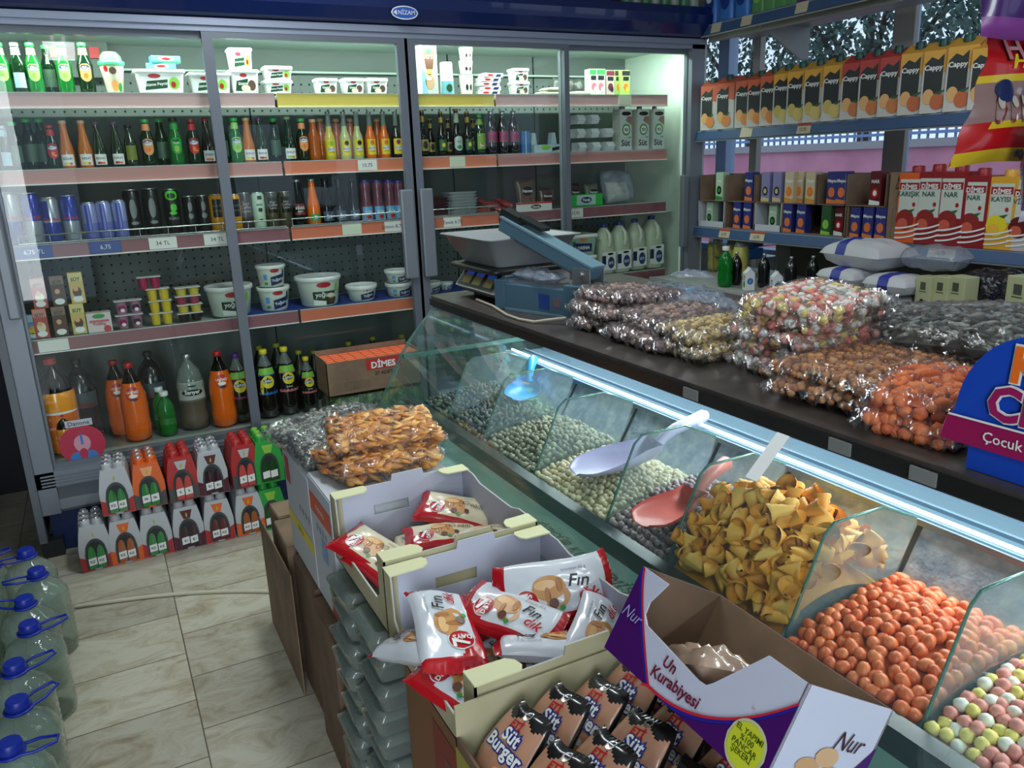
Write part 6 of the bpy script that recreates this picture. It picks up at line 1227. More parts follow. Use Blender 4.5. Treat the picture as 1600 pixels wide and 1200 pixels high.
cr(CRC, 760, 840, .775, (0,-6,-30), 'cream pack tucked behind the near wall of the farther box', g1, .85)
cr(CRW, 866, 925, .822, (58,-8,-24), 'white pack standing against the right wall, its name fully readable', g2, 1.12)
cr(CRW, 797, 965, .800, (16,6,-58), 'white pack in the centre of the nearer box, name turned sideways', g2, 1.0)
cr(CRW, 697, 985, .800, (14,-10,78), 'white pack with large red end near the aisle lip', g2, 1.08)
cr(CRW, 860, 1010, .772, (14,-4,150), 'upside-down pack with red logo against the near wall', g2, 1.0)
cr(CRW, 930, 995, .785, (30,-20,40), 'white pack in the right near corner of the nearer box', g2, .9)
cr(CRW, 728, 1080, .742, (8,14,-66), 'white pack sliding down by the near aisle corner', g2, 1.0)
cr(CRW, 655, 1010, .762, (0,20,110), 'white pack half hidden under the pack with large red end', g2, .95)
for k, (px, py, a) in enumerate(((760,1040,20), (820,1050,-30), (745,960,60), (880,960,10))): cr(CRW, px, py, .730, (0,0,a), ['red-ended pack at the bottom left of the nearer box','red-ended pack at the bottom middle of the nearer box','red-ended pack under the centre pack','red-ended pack under the standing pack'][k], g2, .95)
# burger box
b = MB(); x0, x1, y0, y1, z0, z1 = .775, 1.19, -3.52, -2.962, .704, .800
b.box(x0,x1,y0,y1,z0,z0+.004,KRAFT2).box(x0,x0+.004,y0,y1,z0,z1,KRAFT2).box(x1-.004,x1,y0,y1,z0,z1,KRAFT2).box(x0,x1,y0,y0+.004,z0,z1,KRAFT2).box(x0,x1,y1-.004,y1,z0,.855,PALEKR); b.box(x0-.001,x0,y0,y1,z0,z1-.02,P('olive_yellow_card', (150,140,50), .6))
tag(b.build('carton_tray'), 'open carton tray holding the milk burger packs', 'carton')
def burger():
    t = E('milk_burger_pack'); w_, d_, h_ = .105, .13, .032; f = pillow_fn(w_, d_, h_, .06, 9, .40); SK = P('burger_skin', (184,136,110), .3, coat=.4); BK = P('burger_black', (18,18,22), .25, coat=.5)
    def g(u, v, s=1):
        a, b_ = 2*u-1, 2*v-1; k = math.sqrt(max(0, 1-.42*b_*b_)); p = f(u, v, s); p.x *= k; e = max(0, abs(b_)-.86)/.14; p.z *= 1-.85*e; p.z += .0015*math.sin(u*70)*e; return p
    def mf(u, v):
        a, b_ = 2*u-1, 2*v-1
        if abs(a) > .95: return BK
        if b_ > .66+.10*math.cos(6*a): return BK
        if b_ < -.93: return BK
        return SK
    b = MB(); b.grid(lambda u, v: g(u, v), 32, 36, SK, matfn=mf); b.grid(lambda u, v: g(1-u, v, -1), 16, 18, BK); b.build('wrapper', t)
    l = MB(); S = lambda off: (lambda x, y: tuple(g(min(1,max(0,x/w_+.5)), min(1,max(0,y/d_+.5)))+Vector((0,0,off)))); DB = P('outline_blue', (36,52,130), .35)
    l.oval(S(.0012), 0, .052, .009, .008, SILVER, 10); l.text(S(.002), 'ETİ', -.004, .034, .017, RED, .03)
    for s_, y_ in (('Süt', .014), ('Burger', -.010)): l.text(S(.0018), s_, .002, y_, .029, DB, .10); l.text(S(.0028), s_, .002, y_, .029, WHITE, .025)
    l.oval(S(.0012), .018, -.040, .018, .010, PEACH, 10); l.oval(S(.0018), .018, -.038, .014, .005, WHITE, 8); l.build('print', t); return t
BU = burger(); gb_ = 'milk burger packs in the carton tray'; nB = 0
for fl in range(3):
    for q in range(5):
        o = inst(BU); o.location = (.838+.070*q+.004*fl, -3.035-.112*fl, .803+.006*((q+fl) % 2)); o.rotation_euler = (R(41+3*math.sin(q*2+fl)), R(3*math.sin(q*3)), R(-84+5*math.sin(q*3+fl))); s = 1.0; o.scale = (s,s,s)
        pend(o, 'black and tan milk burger pack', 'in the %s carton tray file' % ['far','middle','near'][fl], 'burger pack', q, gb_, how='from aisle')
# purple cookie box leaning on the glass
t = E('cookie_box', (0,0,0)); Av = Vector((1.070,-3.05,1.053)); Dv = Vector((1.065,-3.385,1.053)); Pv = Vector((.997,-3.05,.934)); e1 = (Dv-Av); Lx = e1.length; e1.normalize(); upv = (Av-Pv); e1 = e1; upn = upv.normalized(); Hb = upv.length
dep = upn.cross(e1); dep = dep if dep.x > 0 else -dep; dep.normalize(); dd = .185; Hb_ = Hb
def Q(u, v, w=0): return Av+e1*u-upn*v+dep*w      # u along the front, v down, w into the box
PW = P('cookie_box_lilac_white', (190,194,214), .4); PPU = P('cookie_box_purple', (66,16,96), .35); PRD = P('cookie_box_red', (196,36,54), .4); PBL = P('cookie_box_blue', (34,32,140), .4)
def cubic(u): return u/Lx
win = [(Lx*.19,0), (Lx*.135,Hb*.28), (Lx*.14,Hb*.42), (Lx*.18,Hb*.50), (Lx*.56,Hb*.60), (Lx*.60,Hb*.59), (Lx*.63,Hb*.52), (Lx*.80,0)]
fr_ = [(0,0)]+win+[(Lx,0), (Lx,Hb), (0,Hb)]
th = .004; b = MB()
def slab(pts, w0, w1, m_out, m_in):
    n = len(pts); wm = (w0+w1)/2
    for a, c, mm in ((w0, wm, m_out), (wm, w1, m_in)): b.add([Q(u,v,a) for u, v in pts]+[Q(u,v,c) for u, v in pts], [tuple(range(n)), tuple(reversed(range(n,2*n)))]+[(i,i+n,(i+1)%n+n,(i+1)%n) for i in range(n)], mm)
slab(fr_, 0, th, PW, KRAFT2); slab([(0,0),(Lx,0),(Lx,Hb),(0,Hb)], dd-th, dd, KRAFT, PPU)
def slab_u(u0, u1, vt0, vt1, m_a, m_b):
    um = (u0+u1)/2
    for a, c, mm in ((u0, um, m_a), (um, u1, m_b)):
        pts = [(0,vt0), (dd,vt1), (dd,Hb), (0,Hb)]; V = [Q(a,v,w) for w, v in pts]+[Q(c,v,w) for w, v in pts]; b.add(V, [(0,1,2,3),(7,6,5,4),(0,4,5,1),(1,5,6,2),(2,6,7,3),(3,7,4,0)], mm)
slab_u(0, th, 0, 0, PPU, KRAFT2); slab_u(Lx-th, Lx, 0, 0, KRAFT2, PW)
b.add([Q(0,Hb,0),Q(Lx,Hb,0),Q(Lx,Hb,dd),Q(0,Hb,dd),Q(0,Hb-th,0),Q(Lx,Hb-th,0),Q(Lx,Hb-th,dd),Q(0,Hb-th,dd)], [(0,1,2,3),(7,6,5,4),(0,4,5,1),(1,5,6,2),(2,6,7,3),(3,7,4,0)], KRAFT)
b.build('box', t)
l = MB(); S = lambda k: (lambda u, v: tuple(Q(u, Hb-v, -.0008-.0006*k)))      # v up from the bottom
def band(f0, f1, mm, k, n=24):
    V = []; F = []
    for i in range(n+1):
        v = Hb*i/n; V += [S(k)(max(0,f0(v)), v), S(k)(min(Lx, f1(v)), v)]
        if i: F.append((2*i-2, 2*i-1, 2*i+1, 2*i))
    l.add(V, F, mm)
cl = lambda v: Lx*.015+Lx*.33*(1-v/Hb)**1.25
band(lambda v: 0, lambda v: max(.001, cl(v)-.008), PPU, 0); band(lambda v: cl(v)-.008, lambda v: cl(v)-.002, PBL, 1); band(lambda v: cl(v)-.002, lambda v: cl(v)+.003, PRD, 1)
def bt(u): return Hb*(.03+.80*max(0,(u-Lx*.34)/(Lx*.66))**2.3) if u > Lx*.30 else Hb*.0
l.strip(S(2), Lx*.30, Lx, lambda u: max(0,bt(u)-.009), 0, PPU, 20); l.strip(S(2), Lx*.30, Lx, lambda u: max(0,bt(u)-.003), lambda u: max(0,bt(u)-.010), PBL, 20); l.strip(S(3), Lx*.30, Lx, bt, lambda u: bt(u)-.004, PRD, 20)
RDT = P('cookie_text', (110,24,50), .4)
l.text(S(3), 'Un', Lx*.40, Hb*.34, .023, RDT, .02, shear=.15); l.text(S(3), 'Kurabiyesi', Lx*.47, Hb*.185, .0235, RDT, .02, R(4), shear=.15)
l.text(S(3), 'Nur', Lx*.080, Hb*.50, .026, LILAC, .0, R(0), shear=.4); l.oval(S(4), Lx*.88, Hb*.22, .032, .032, P('seal_rim', (190,190,150), .4), 20); l.oval(S(5), Lx*.88, Hb*.22, .028, .028, P('seal_yellow_green', (196,204,50), .4), 20)
l.text(S(6), 'EL YAPIMI\n%100\nPANCAR\nŞEKERİ', Lx*.88, Hb*.23, .0105, P('seal_text', (60,80,20), .4), .01)
S5 = lambda k: (lambda u, v: tuple(Q(Lx+.0008+.0006*k, Hb-v, u)))   # right side face
l.text(S5(2), 'Nur', dd*.68, Hb*.60, .036, P('maroon_ink', (60,16,36), .4), .0, shear=.4); l.oval(S5(1), dd*.34, Hb*.30, .024, .012, TAN); l.oval(S5(2), dd*.50, Hb*.42, .024, .013, P('cookie_tan2', (200,162,124), .5)); l.oval(S5(2), dd*.60, Hb*.26, .020, .012, TAN)
l.text(S5(2), 'Un', dd*.35, Hb*.10, .024, RDT, .02); V = []
l.strip(S5(1), dd*.45, dd, lambda u: Hb*.62*((u-dd*.45)/(dd*.55))**1.6, 0, PPU, 10); l.build('print', t); tag(t, 'purple and white cookie box with cut-out front leaning on the counter', 'cookie box')
ck = Q(Lx*.52, Hb*.72, dd*.35); f = pillow_fn(.18,.10,.05,.55,77,.4)
for k in range(2):
    b = MB(); mm = P('cookie_film_%d' % k, ((176,150,132),(190,172,158))[k], .22, coat=.8); b.grid(lambda u, v: f(u, v), 26, 18, mm); b.grid(lambda u, v: f(1-u, v, -1), 14, 10, mm); o = b.build('cookie_pack'); o.location = Q(Lx*(.36+.30*k), Hb*.62, dd*.42); o.rotation_euler = (R(20), R(30), R(80)); tag(o, ['left','right'][k]+' shiny wrapped cookie pack inside the purple cookie box', 'cookie pack', 'cookie packs in the purple box')
# ============================================================ wall shelving by the window
XS = 3.70; SHB = P('wall_shelf_cream', (150,152,150), .5); SHE = P('wall_shelf_blue_edge', (60,86,126), .4)
U = E('wall_shelving', (0,0,0)); tag(U, 'tall cream wall shelving with blue shelf edges in front of the window', 'shelving')
for y in (-.06, -1.78, -3.5):
    MB().box(4.13, 4.17, y-.03, y+.03, 0, 2.75, P('upright_cream', (170,166,156), .5)).build('upright', U)
PTC = P('price_ticket', (196,186,160), .6); PTR = P('price_ticket_red', (170,70,60), .6)
def wshelf(z, y0, y1, x0, edge, tickets, lab=True):
    s = MB().box(x0+.012, 4.12, y0, y1, z-.004, z, SHB).box(x0+.02, 4.12, y0, y1, z-.05, z-.046, SHB).build('shelf', U)
    e = MB(); e.prism([(x0, z-.052), (x0+.014, z+.004), (x0+.018, z+.004), (x0+.006, z-.056)], y0, y1, edge); e.prism([(x0-.001, z-.056), (x0+.018, z-.052), (x0+.018, z-.060), (x0+.002, z-.062)], y0, y1, SHB); e.build('shelf_edge', s)
    for (ty, w_, red) in tickets:
        t_ = MB().add([(x0-.002, ty-w_/2, z-.050), (x0-.002, ty+w_/2, z-.050), (x0+.0115, ty+w_/2, z+.002), (x0+.0115, ty-w_/2, z+.002)], [(0,1,2,3)], PTC)
        if red: t_.add([(x0+.006, ty-w_/2, z-.012), (x0+.006, ty+w_/2, z-.012), (x0+.0095, ty+w_/2, z+.001), (x0+.0095, ty-w_/2, z+.001)], [(0,1,2,3)], PTR)
        if red: t_.text(lambda u, v: (x0-.0045+.24*(v+.03), ty-u, z-.004+v), '12.75', 0, -.025, .022, P('ticket_ink', (60,50,50), .5), .01)
        t_.build('price_ticket', s)
z1, z2, z3, z4 = 2.378, 1.800, 1.238, .955
wshelf(z1, -1.74, -.05, XS, SHE, [(at(px, 40, x=XS).y, .08, False) for px in (1118, 1165, 1250)]); wshelf(z1, -3.5, -1.76, XS, SHE, [])
wshelf(z2, -1.76, -.02, XS, SHE, [(at(1165,210,x=XS).y, .09, False), (at(1255,202,x=XS).y, .09, True)]); wshelf(z2, -3.5, -1.77, XS, SHE, [])
wshelf(z3, -1.72, -.02, XS, SHE, [(at(1131,367,x=XS).y, .09, True), (at(1182,372,x=XS).y, .11, True), (at(1355,388,x=XS).y, .26, False), (at(1470,397,x=XS).y, .13, True)]); wshelf(z3, -3.5, -1.735, XS, SHE, [])
wshelf(z4, -3.5, -.02, 3.36, SHB, [])
MB().box(3.38, 4.12, -3.5, -.02, 0, z4-.062, P('shelf_base_dark', (60,62,60), .6)).build('base', U)
MB().box(4.085, 4.10, -3.5, -.45, z4, z3-.06, P('back_board_taupe', (108,108,98), .6)).box(3.98, 4.09, -.455, -.44, z4, z3-.06, P('back_board_edge', (150,154,146), .6)).build('back_board', U)
for y in (-.46,): MB().add([(4.12,y,z1-.05), (3.78,y,z1-.05), (4.12,y,z1-.20)], [(0,1,2)], SHB).build('bracket', U)
MB().prism([(3.74, z1-.05), (4.12, z1-.05), (4.12, z1-.22), (4.06, z1-.22)], -.475, -.46, SHB).build('bracket', U)
MB().box(3.76, 3.78, -3.5, -.05, z1-.085, z1-.05, P('shelf_under_beam', (136,136,134), .5)).build('beam', U)
w1, w2, w3 = 'on the top window shelf', 'on the juice carton shelf', 'on the small carton shelf'
def wplace(proto, px, pyt, pyb, X, zs, where, desc, cat, h0, smin=.6, smax=1.6, rzx=0, hfix=None, group=None):
    o = inst(proto); T = at(px, pyt, x=X-.03); Mi = at(px, (pyt+pyb)/2, x=X-.03); s = max(smin, min(smax, (hfix or (T.z-zs))/h0)); o.scale = (s, s, s)
    o.location = (X, Mi.y, zs); o.rotation_euler = (0, 0, R(-90)+rzx); pend(o, desc, where, cat, -Mi.y, group); return o
# top shelf: cleaning bottles
def cleaner(c, c2):
    t = E('cleaner_bottle'); MB().loft([rrect(.085,.05,.015,0), rrect(.09,.055,.018,.01), rrect(.09,.055,.018,.18), rrect(.05,.035,.012,.21), rrect(.03,.03,.01,.225)], c).build('bottle_body', t); MB().lathe([(.016,.22), (.016,.25), (.013,.255)], WHITE, 12).build('cap', t)
    l = MB(); S = front(-.0283); l.oval(S, 0, .10, .032, .045, c2); l.oval(front(-.0289), 0, .12, .02, .02, WHITE); l.build('label', t); return t
cbv, cgr, cpu = cleaner(P('cleaner_blue', (60,120,200), .35), P('cleaner_navy', (30,60,140), .4)), cleaner(P('cleaner_green', (90,150,90), .35), LGREEN), cleaner(P('cleaner_purple', (80,50,120), .35), YEL)
for px in (1108, 1133, 1157): wplace(cbv, px, 0, 50, XS+.07, z1+.002, w1, 'blue cleaning bottle', 'bottle', .255, hfix=.30)
for px in (1182, 1200, 1217, 1234): wplace(cgr, px, 0, 30, XS+.07, z1+.002, w1, 'green cleaning bottle', 'bottle', .255, hfix=.26)
for px in (1252, 1275, 1296): wplace(cpu, px, 0, 15, XS+.07, z1+.002, w1, 'purple and yellow pack bottle', 'bottle', .255, hfix=.26)
# juice cartons
def cappy(ct, cs, fruit, kind):
    t = E('juice_carton'); w_, d_, h = .092, .062, .225; b = MB()
    b.add([(-w_/2,-d_/2,0),(w_/2,-d_/2,0),(w_/2,d_/2,0),(-w_/2,d_/2,0),(-w_/2,-d_/2,h-.03),(w_/2,-d_/2,h-.03),(w_/2,d_/2,h),(-w_/2,d_/2,h)], [(3,2,1,0),(0,1,5,4),(1,2,6,5),(2,3,7,6),(3,0,4,7),(4,5,6,7)], P('juice_white', (196,196,190), .45)); b.build('carton_body', t)
    T = Matrix.Translation((0,.004,h-.018)); MB().lathe([(.017,0), (.017,.020), (.015,.024)], P('cap_dark_green', (20,70,66), .4), 14, T=T).build('cap', t)
    l = MB(); S = lambda k: front(-d_/2-.0008-.0006*k); l.poly(S(0), [(-.046,.145),(.046,.120),(.046,.195),(-.046,.195)], ct); l.add([(-.046,-d_/2-.001,.1951),(.046,-d_/2-.001,.1951),(.046,d_/2,h+.0012),(-.046,d_/2,h+.0012)], [(0,1,2,3)], ct)
    l.poly(S(1), [(-.040,.155),(-.02,.175),(.0,.165),(.018,.182),(.018,.06),(-.040,.06)], P('carton_ink', (32,40,42), .45)); l.text(S(2), 'Cappy', -.012, .140, .022, WHITE, .03)
    l.oval(S(2), -.022, .052, .018, .024, P('fruit_flesh', (220,170,110), .5) if kind != 'lemon' else P('lemon_flesh', (196,176,96), .5)); l.oval(S(3), .008, .036, .023, .026, fruit); l.poly(S(4), [(-.004,.062),(.03,.072),(.014,.056)], P('leaf_print', (36,90,50), .5))
    # the white side panel
    l.add([(w_/2+.0008,-d_/2,.125),(w_/2+.0008,d_/2,.125),(w_/2+.0008,d_/2,h-.001),(w_/2+.0008,-d_/2,.195)], [(0,1,2,3)], cs)
    l.add([(-w_/2-.0008,-d_/2,.125),(-w_/2-.0008,-d_/2,.195),(-w_/2-.0008,d_/2,h-.001),(-w_/2-.0008,d_/2,.125)], [(0,1,2,3)], cs); l.build('print', t); return t
JO_, JR, JY = P('juice_orange_top', (206,96,62), .4), P('juice_red_top', (180,60,56), .4), P('juice_amber_top', (214,160,60), .4)
KO = cappy(JO_, JR, P('print_orange', (214,136,70), .5), 'o'); KL = cappy(JY, JY, P('print_lemon', (206,186,110), .5), 'lemon'); KP_ = cappy(JR, JO_, P('print_peach', (196,120,70), .5), 'p'); KA = cappy(JY, JO_, P('print_apricot', (190,100,60), .5), 'a')
for k, (px, pt) in enumerate(((1108,115),(1133,110),(1163,106),(1182,104),(1203,98), (1224,94),(1246,90),(1273,86),(1303,80), (1333,76),(1361,71),(1393,66), (1426,60),(1462,55),(1500,48),(1536,52),(1568,46))):
    pr_, ds = ((KO,'orange juice carton with orange-red top') if k < 5 else (KL,'lemon juice carton with yellow top') if k < 9 else (KP_,'peach juice carton with red top') if k < 12 else (KA,'apricot juice carton with amber top'))
    wplace(pr_, px, pt+9, 195, XS+.05, z2+.002, w2, ds, 'carton', .225, .9, 1.5, R(14))
# small cartons in brown trays
def small(c, c2, c3, word):
    def f(l, S):
        l.poly(S(), [(-.022,.002),(.022,.002),(.022,.118),(-.022,.118)], c); l.oval(S(1), 0, .045, .015, .018, c3); l.oval(S(2), 0, .045, .008, .010, c2); l.poly(S(1), [(-.022,.004),(.022,.004),(.022,.016),(-.022,.022)], c2)
        if word: l.text(S(1), word, 0, .085, .016, WHITE, .03)
    return carton(.046, .036, .12, f, body=c)
NV, OO = P('small_navy', (44,50,120), .45), P('small_orange', (214,116,60), .45)
SMN = small(NV, OO, OO, 'Meysu'); SMG = small(P('small_green_white', (170,196,170), .45), GREEN, BLACK, 'elma'); SML = small(P('small_lilac', (130,126,170), .45), P('small_cream', (200,180,130), .45), DARK, ''); SMC = small(P('small_cream2', (196,180,150), .45), P('small_amber', (206,140,50), .45), ORG, 'Cappy'); SMR = small(MAROON, WHITE, RED, 'NAR'); SMD = small(P('small_dkgreen', (40,80,46), .45), LGREEN, LGREEN, '')
zr1, zr2 = z3+.002, z3+.002+.158
SX_ = XS+.045
for k_, px, pt, pb, zz_, ds, X in ((SMG,1107,315,355,zr1,'green and white small carton',SX_+.02),(SMN,1150,315,358,zr1,'navy small juice carton with orange fruit',SX_),(SMN,1166,315,358,zr1,'navy small juice carton with orange fruit',SX_),(SMG,1206,318,352,zr1,'green and white small carton',SX_+.03),(SMN,1229,318,365,zr1,'navy small juice carton with orange fruit',SX_),(SMN,1250,318,366,zr1,'navy small juice carton with orange fruit',SX_),(SMD,1289,320,368,zr1,'dark green small carton with a leaf print',SX_),(SMR,1309,322,366,zr1,'maroon small carton in shade',SX_+.02),(SMN,1334,324,372,zr1,'navy small juice carton with orange fruit',SX_),(SMN,1354,324,374,zr1,'navy small juice carton with orange fruit',SX_),(SMN,1374,324,376,zr1,'navy small juice carton with orange fruit',SX_),
    (SMG,1123,264,310,zr2,'green and white small carton, upper layer',SX_),(SMN,1169,264,310,zr2,'navy small juice carton, upper layer',SX_),(SML,1195,264,312,zr2,'lilac small carton, upper layer',SX_),(SML,1213,264,312,zr2,'lilac small carton, upper layer',SX_),(SMC,1232,263,313,zr2,'cream small juice carton, upper layer',SX_),(SMC,1247,263,313,zr2,'cream small juice carton, upper layer',SX_+.03),(SMC,1265,262,314,zr2,'cream small juice carton, upper layer',SX_),(SMN,1299,262,314,zr2,'navy small juice carton, upper layer',SX_),(SMN,1314,262,314,zr2,'navy small juice carton, upper layer',SX_),(SMR,1367,260,317,zr2,'maroon small pomegranate carton, upper layer',SX_)):
    wplace(k_, px, pt, pb, X, zz_, w3, ds, 'carton', .12, .9, 1.35)
def ctray(px0, px1, py, zb, h, i, m_, lip=.03):
    ya = at(px0, py, x=XS+.02).y; yc = at(px1, py, x=XS+.02).y; t = E('carton_tray', (XS+.018, 0, zb)); b = MB(); y0, y1 = min(ya, yc), max(ya, yc)
    b.box(0,.25,y0,y1,-.0015,.0005,m_).box(.246,.25,y0,y1,0,h,m_).box(0,.25,y0,y0+.004,0,h,m_).box(0,.25,y1-.004,y1,0,h,m_).box(0,.003,y0,y1,0,lip,m_); b.build('tray', t)
    tag(t, ['leftmost lower tray with a white lip on the small carton shelf','second lower brown tray holding two navy cartons','third lower tray with a white lip','fourth lower brown tray beside the green cartons','fifth lower brown tray under the pomegranate carton','leftmost upper brown tray with one green carton','second upper brown tray with one navy carton','third upper brown tray of lilac and cream cartons','fourth upper brown tray with two navy cartons','rightmost upper brown tray with one maroon carton'][i], 'tray', 'cardboard trays on the window shelf')
for i, a_ in enumerate(((1091,1131,350,z3+.0035,.152,WBOX,.035),(1133,1178,350,z3+.0035,.152,KRAFT,.006),(1179,1220,352,z3+.0035,.152,WBOX,.035),(1221,1320,355,z3+.0035,.152,KRAFT,.006),(1322,1392,365,z3+.0035,.150,KRAFT,.006))): ctray(a_[0],a_[1],a_[2],a_[3],a_[4],i,a_[5],a_[6])
for i, a_ in enumerate(((1095,1135,285),(1136,1180,285),(1182,1277,285),(1279,1322,286),(1324,1386,290))): ctray(a_[0],a_[1],a_[2],z3+.158,.150,5+i,KRAFT,.004)
ya = at(1386,290,x=XS).y; yc = at(1412,290,x=XS).y; b = MB(); b.box(XS+.02,XS+.024,yc,ya,z3+.003,z3+.315,KRAFT); b.poly(lambda u, v: (XS+.019, -u, v), [(-ya+.03,z3+.24),(-yc-.03,z3+.24),(-(ya+yc)/2,z3+.30)], P('card_ink', (60,48,40), .6)); b.text(lambda u, v: (XS+.018, -u, v), '3', -(ya+yc)/2, z3+.262, .035, KRAFT, .02); b.box(XS+.024,XS+.2,ya-.004,ya,z3+.003,z3+.315,KRAFT); tag(b.build('cardboard_flap'), 'upright brown cardboard flap with a triangle mark left of the large juice cartons', 'cardboard flap')
def dimes(c, cap, word, fruit):
    t = E('juice_carton'); w_, d_, h = .088, .065, .225; MB().box(-w_/2,w_/2,-d_/2,d_/2,0,h,c,bev=.0015).build('carton_body', t); MB().lathe([(.020,h-.001), (.020,h+.018), (.016,h+.022)], cap, 14).build('cap', t)
    l = MB(); S = lambda k: front(-d_/2-.0008-.0006*k); l.strip(S(0), -.038, .034, .205, .085, P('dimes_panel', (196,204,194), .45), 4); l.poly(S(1), [(-.038,.172),(.032,.172),(.032,.194),(-.038,.194)], P('dimes_red2', (150,32,36), .4)); l.text(S(2), 'DİMES', -.003, .183, .020, WHITE, .035); l.text(S(2), word, -.004, .157, .022, P('teal_ink', (50,90,80), .4), .015)
    l.oval(S(1), -.01, .075, .034, .034, fruit); l.oval(S(2), -.018, .062, .02, .018, P('fruit_hi', (200,90,70), .35) if fruit is not YEL else P('fruit_hi2', (232,180,70), .35)); l.poly(S(2), [(-.005,.105),(.024,.112),(.012,.098)], P('leaf_print', (1,1,1))); l.oval(S(1), .018, .125, .006, .007, RED)
    for q in range(3): l.strip(S(3+q*0), -.043, .043, lambda u: .012+q*.016+.018*((u+.043)/.086)**2+.0055, lambda u: .012+q*.016+.018*((u+.043)/.086)**2, WHITE, 10)
    l.build('print', t); return t
DP = P('pomegranate_print', (140,40,40), .35); DR = P('dimes_carton_red', (140,26,34), .4); DO = P('dimes_carton_orange', (220,96,40), .4)
D1, D2, D3, D4 = dimes(DO, P('cap_pom', (150,30,40), .4), 'KARIŞIK', DP), dimes(DR, P('cap_pom', (1,1,1)), 'NAR', DP), dimes(P('dimes_carton_amber', (214,160,50), .4), JY, 'KAYISI', YEL), dimes(P('dimes_carton_pale', (190,180,180), .4), P('cap_pom', (1,1,1)), 'VİŞNE', MAROON)
for pr_, px, pt, ds in ((D1,1423,270,'orange mixed-fruit juice carton'),(D2,1455,268,'red pomegranate juice carton'),(D2,1490,268,'red pomegranate juice carton'),(D2,1525,274,'red pomegranate juice carton'),(D3,1567,276,'amber apricot juice carton'),(D4,1602,280,'pale sour cherry juice carton')): wplace(pr_, px, pt, 385, XS+.05, z3+.002, w3, ds, 'carton', .225, .9, 1.6)
# lower shelf behind the counter
w4 = 'on the low window shelf'
def lowgable():
    def f(l, S):
        l.oval(S(), 0, .115, .026, .012, NAVY); l.text(S(1), 'Yörük', 0, .115, .018, WHITE, .03); l.poly(S(), [(-.03,.085),(.03,.090),(.03,.095),(-.03,.098)], LBLUE); l.oval(S(), .0, .05, .022, .03, GREEN)
    t = carton(.08, .08, .20, f, gable=True, body=P('gable_white', (1,1,1)))
    l = MB(); l.oval(lambda u, v: (.0408, u, v), 0, .08, .028, .028, P('milk_blue', (1,1,1))); l.oval(lambda u, v: (.0414, u, v), 0, .08, .016, .016, LBLUE); l.build('side_print', t); return t
LGB = lowgable()
for px, pt in ((1163,418), (1206,424)): wplace(LGB, px, pt, 470, 3.47, z4+.002, w4, 'white and blue gable milk carton', 'carton', .20, rzx=R(-25), group='milk cartons on the low shelf')
GRB = bottle('short', BG('bright_green', (1,1,1)), (WHITE, .0165, .016), name='soda_bottle'); YLB = bottle('big2', CLR, (SILVER, .018, .018), None, None, P('lemonade_flat', (178,176,90), .3), .75, name='soda_bottle'); DKB = bottle('big2', P('dark_bottle', (1,1,1)), (SILVER, .018, .018), None, name='soda_bottle')
wplace(GRB, 1126, 418, 470, 3.46, z4+.002, w4, 'green bottle with white cap', 'bottle', .181, hfix=.22, smax=1.3)
for px, X in ((1110,3.85),(1138,3.85),(1150,3.75)): wplace(YLB, px, 400, 460, X, z4+.002, w4, 'pale yellow soda bottle', 'bottle', .305, hfix=.24)
for px, X in ((1143,3.55),(1186,3.6),(1228,3.6),(1262,3.7)): wplace(DKB, px, 425, 465, X, z4+.002, w4, 'dark soda bottle', 'bottle', .305, hfix=.17, smin=.5)
FLW = P('flour_white', (196,198,204), .5); FLB = P('flour_blue', (40,50,150), .45)
def flour(i, loc, rz, w_, d_, h_, label):
    t = E('flour_pack', loc, rz); f = pillow_fn(w_, d_, h_, .05, 90+i, .25); b = MB(); mf = lambda u, v: FLB if .38 < u < .62 else FLW
    b.grid(lambda u, v: f(u, v), 24, 16, FLW, matfn=mf); b.grid(lambda u, v: f(1-u, v, -1), 24, 16, FLW, matfn=mf); b.build('pack', t); tag(t, label, 'flour pack', 'flour packs')
flour(0, (3.47,-1.62,z4+.047), R(90), .24, .18, .09, 'lowest white and blue flour pack behind the seed bags'); flour(1, (3.47,-1.65,z4+.137), R(90), .22, .18, .09, 'upper white and blue flour pack behind the seed bags')
flour(2, (3.47,-1.36,z4+.047), R(90), .24, .18, .09, 'lower flour pack behind the candy stack'); flour(3, (3.50,-1.38,z4+.137), R(80), .24, .18, .09, 'middle flour pack behind the candy stack')
t = E('flour_sack', (3.56,-1.42,z4+.24), R(85)); f = pillow_fn(.36,.24,.14,.12,95,.35); b = MB(); b.grid(lambda u, v: f(u, v), 24, 18, FLW, matfn=lambda u, v: FLB if .60 < u < .75 else FLW); b.grid(lambda u, v: f(1-u, v, -1), 16, 12, FLW); b.build('sack', t); tag(t, 'large white sack with blue band lying on the flour packs', 'sack')
CBX = P('cream_pack', (176,180,140), .5)
def creampack():
    t = E('cream_carton'); MB().box(-.045,.045,-.035,.035,0,.20,CBX,bev=.003).build('carton_body', t); l = MB(); S = front(-.0358); l.poly(S, [(-.016,.14),(.016,.14),(.016,.175),(-.016,.175)], P('grey_green_ink', (70,76,66), .5)); l.oval(S, 0, .085, .014, .014, DARK); l.poly(S, [(-.02,.13),(.02,.13),(.02,.134),(-.02,.134)], P('grey_green_ink', (1,1,1))); l.poly(S, [(-.03,.02),(.03,.02),(.03,.05),(-.03,.05)], P('pale_ink', (150,156,150), .5)); l.build('print', t); return t
CP_ = creampack()
for px in (1443, 1470, 1495, 1594): wplace(CP_, px, 432, 500, 3.47, z4+.002, w4, 'pale olive carton with dark square print', 'carton', .20, .8, 1.2, R(-12))
DKM = TG('dark_bag_film', (60,62,76), .75, .2, 1.3, (30,32,42), bump=.6, bscale=20)
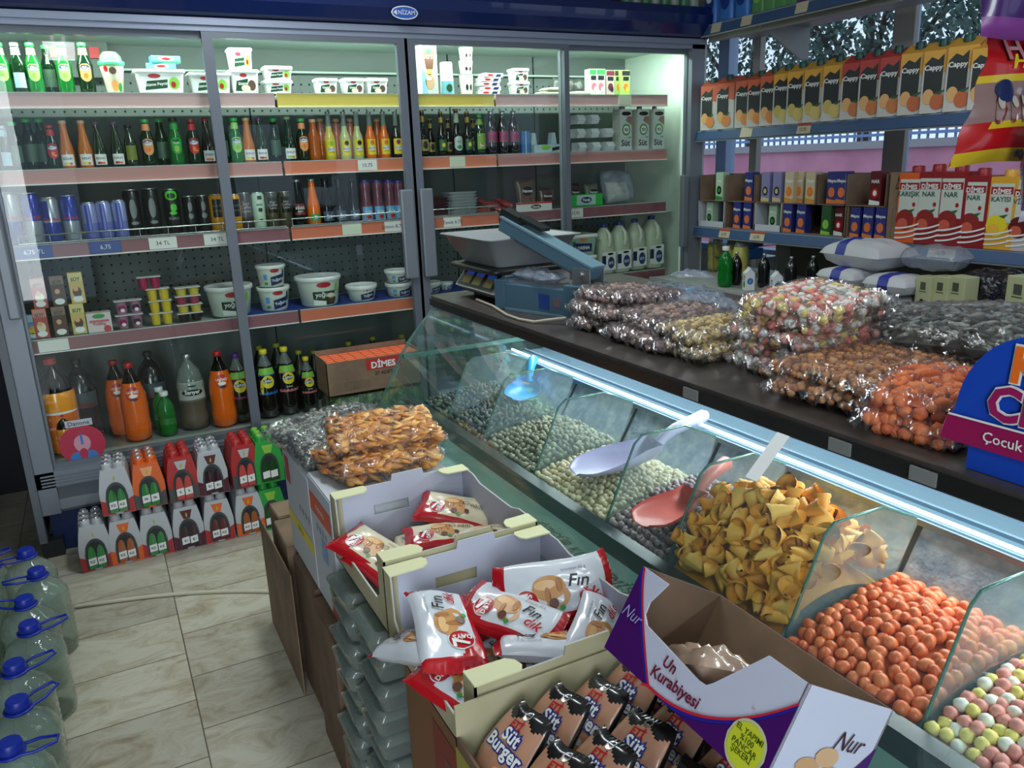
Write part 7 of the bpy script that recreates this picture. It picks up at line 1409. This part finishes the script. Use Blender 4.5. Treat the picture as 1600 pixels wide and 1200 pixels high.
for k, (px, py, w_, h_) in enumerate(((1522,450,.22,.20),(1560,445,.24,.22),(1470,415,.24,.10))):
    p = at(px, py, x=3.55); t = E('dark_bag', (3.58 if k < 2 else 3.52, p.y, z4+.002+h_/2+(.0 if k < 2 else .205))); f = pillow_fn(w_, .16, h_, .2, 100+k, .3); b = MB(); T = Matrix.Rotation(R(90), 4, 'Z'); mm = DKM if k < 2 else FILM2; b.grid(lambda u, v: f(u, v), 20, 16, mm, T=T); b.grid(lambda u, v: f(1-u, v, -1), 16, 12, mm, T=T); b.build('film', t); tag(t, ['left dark plastic bag of dried goods behind the sunflower seeds','right dark plastic bag of dried goods behind the sunflower seeds','clear film draped over the olive cartons'][k], 'bag')
# baskets of blue packs seen left of the back board
for k in range(3):
    b = MB(); b.box(3.80,4.06,-.40,-.10,z4+.10+.07*k,z4+.104+.07*k,SILVER); b.box(3.84,3.94,-.38+.09*k*0,-.29,z4+.105+.07*k,z4+.16+.07*k,P('cleaner_blue', (1,1,1))); b.box(3.84,3.94,-.27,-.18,z4+.105+.07*k,z4+.155+.07*k,LBLUE)
    for y in (-.40,-.10): b.box(3.80,3.804,y-.002,y+.002,z4 if k == 0 else z4+.1+.07*(k-1),z4+.10+.07*k,SILVER).box(4.056,4.06,y-.002,y+.002,z4,z4+.10+.07*k,SILVER)
    tag(b.build('wire_rack_tier'), ['lowest','middle','top'][k]+' wire tier of blue packs beside the back board', 'wire tier', 'wire tiers of blue packs')
# bottles on top of the fridge
for k, px in enumerate((985,1000,1015,1030,1045,1060,1075,1090)):
    p = at(px, 8, y=.04); t = E('cleaner_bottle', (p.x, .08, 2.4915)); MB().lathe([(.028,0), (.03,.005), (.03,.15), (.015,.19), (.013,.20)], (P('cleaner_green2', (70,130,90), .4), P('cleaner_pale', (150,160,150), .4))[k % 2], 14).build('bottle_body', t); MB().lathe([(.015,.2), (.015,.22)], WHITE, 12).build('cap', t)
    pend(t, ['green','pale grey'][k % 2]+' bottle standing', 'on top of the fridge at its right end', 'bottle', p.x)
flush()
for o in list(bpy.data.objects):   # protos that no place used
    if o.parent is None and o.type != 'CAMERA' and o.type != 'LIGHT' and 'category' not in o and o.get('kind') is None:
        for c in list(o.children):
            for g in list(c.children): bpy.data.objects.remove(g)
            bpy.data.objects.remove(c)
        bpy.data.objects.remove(o)
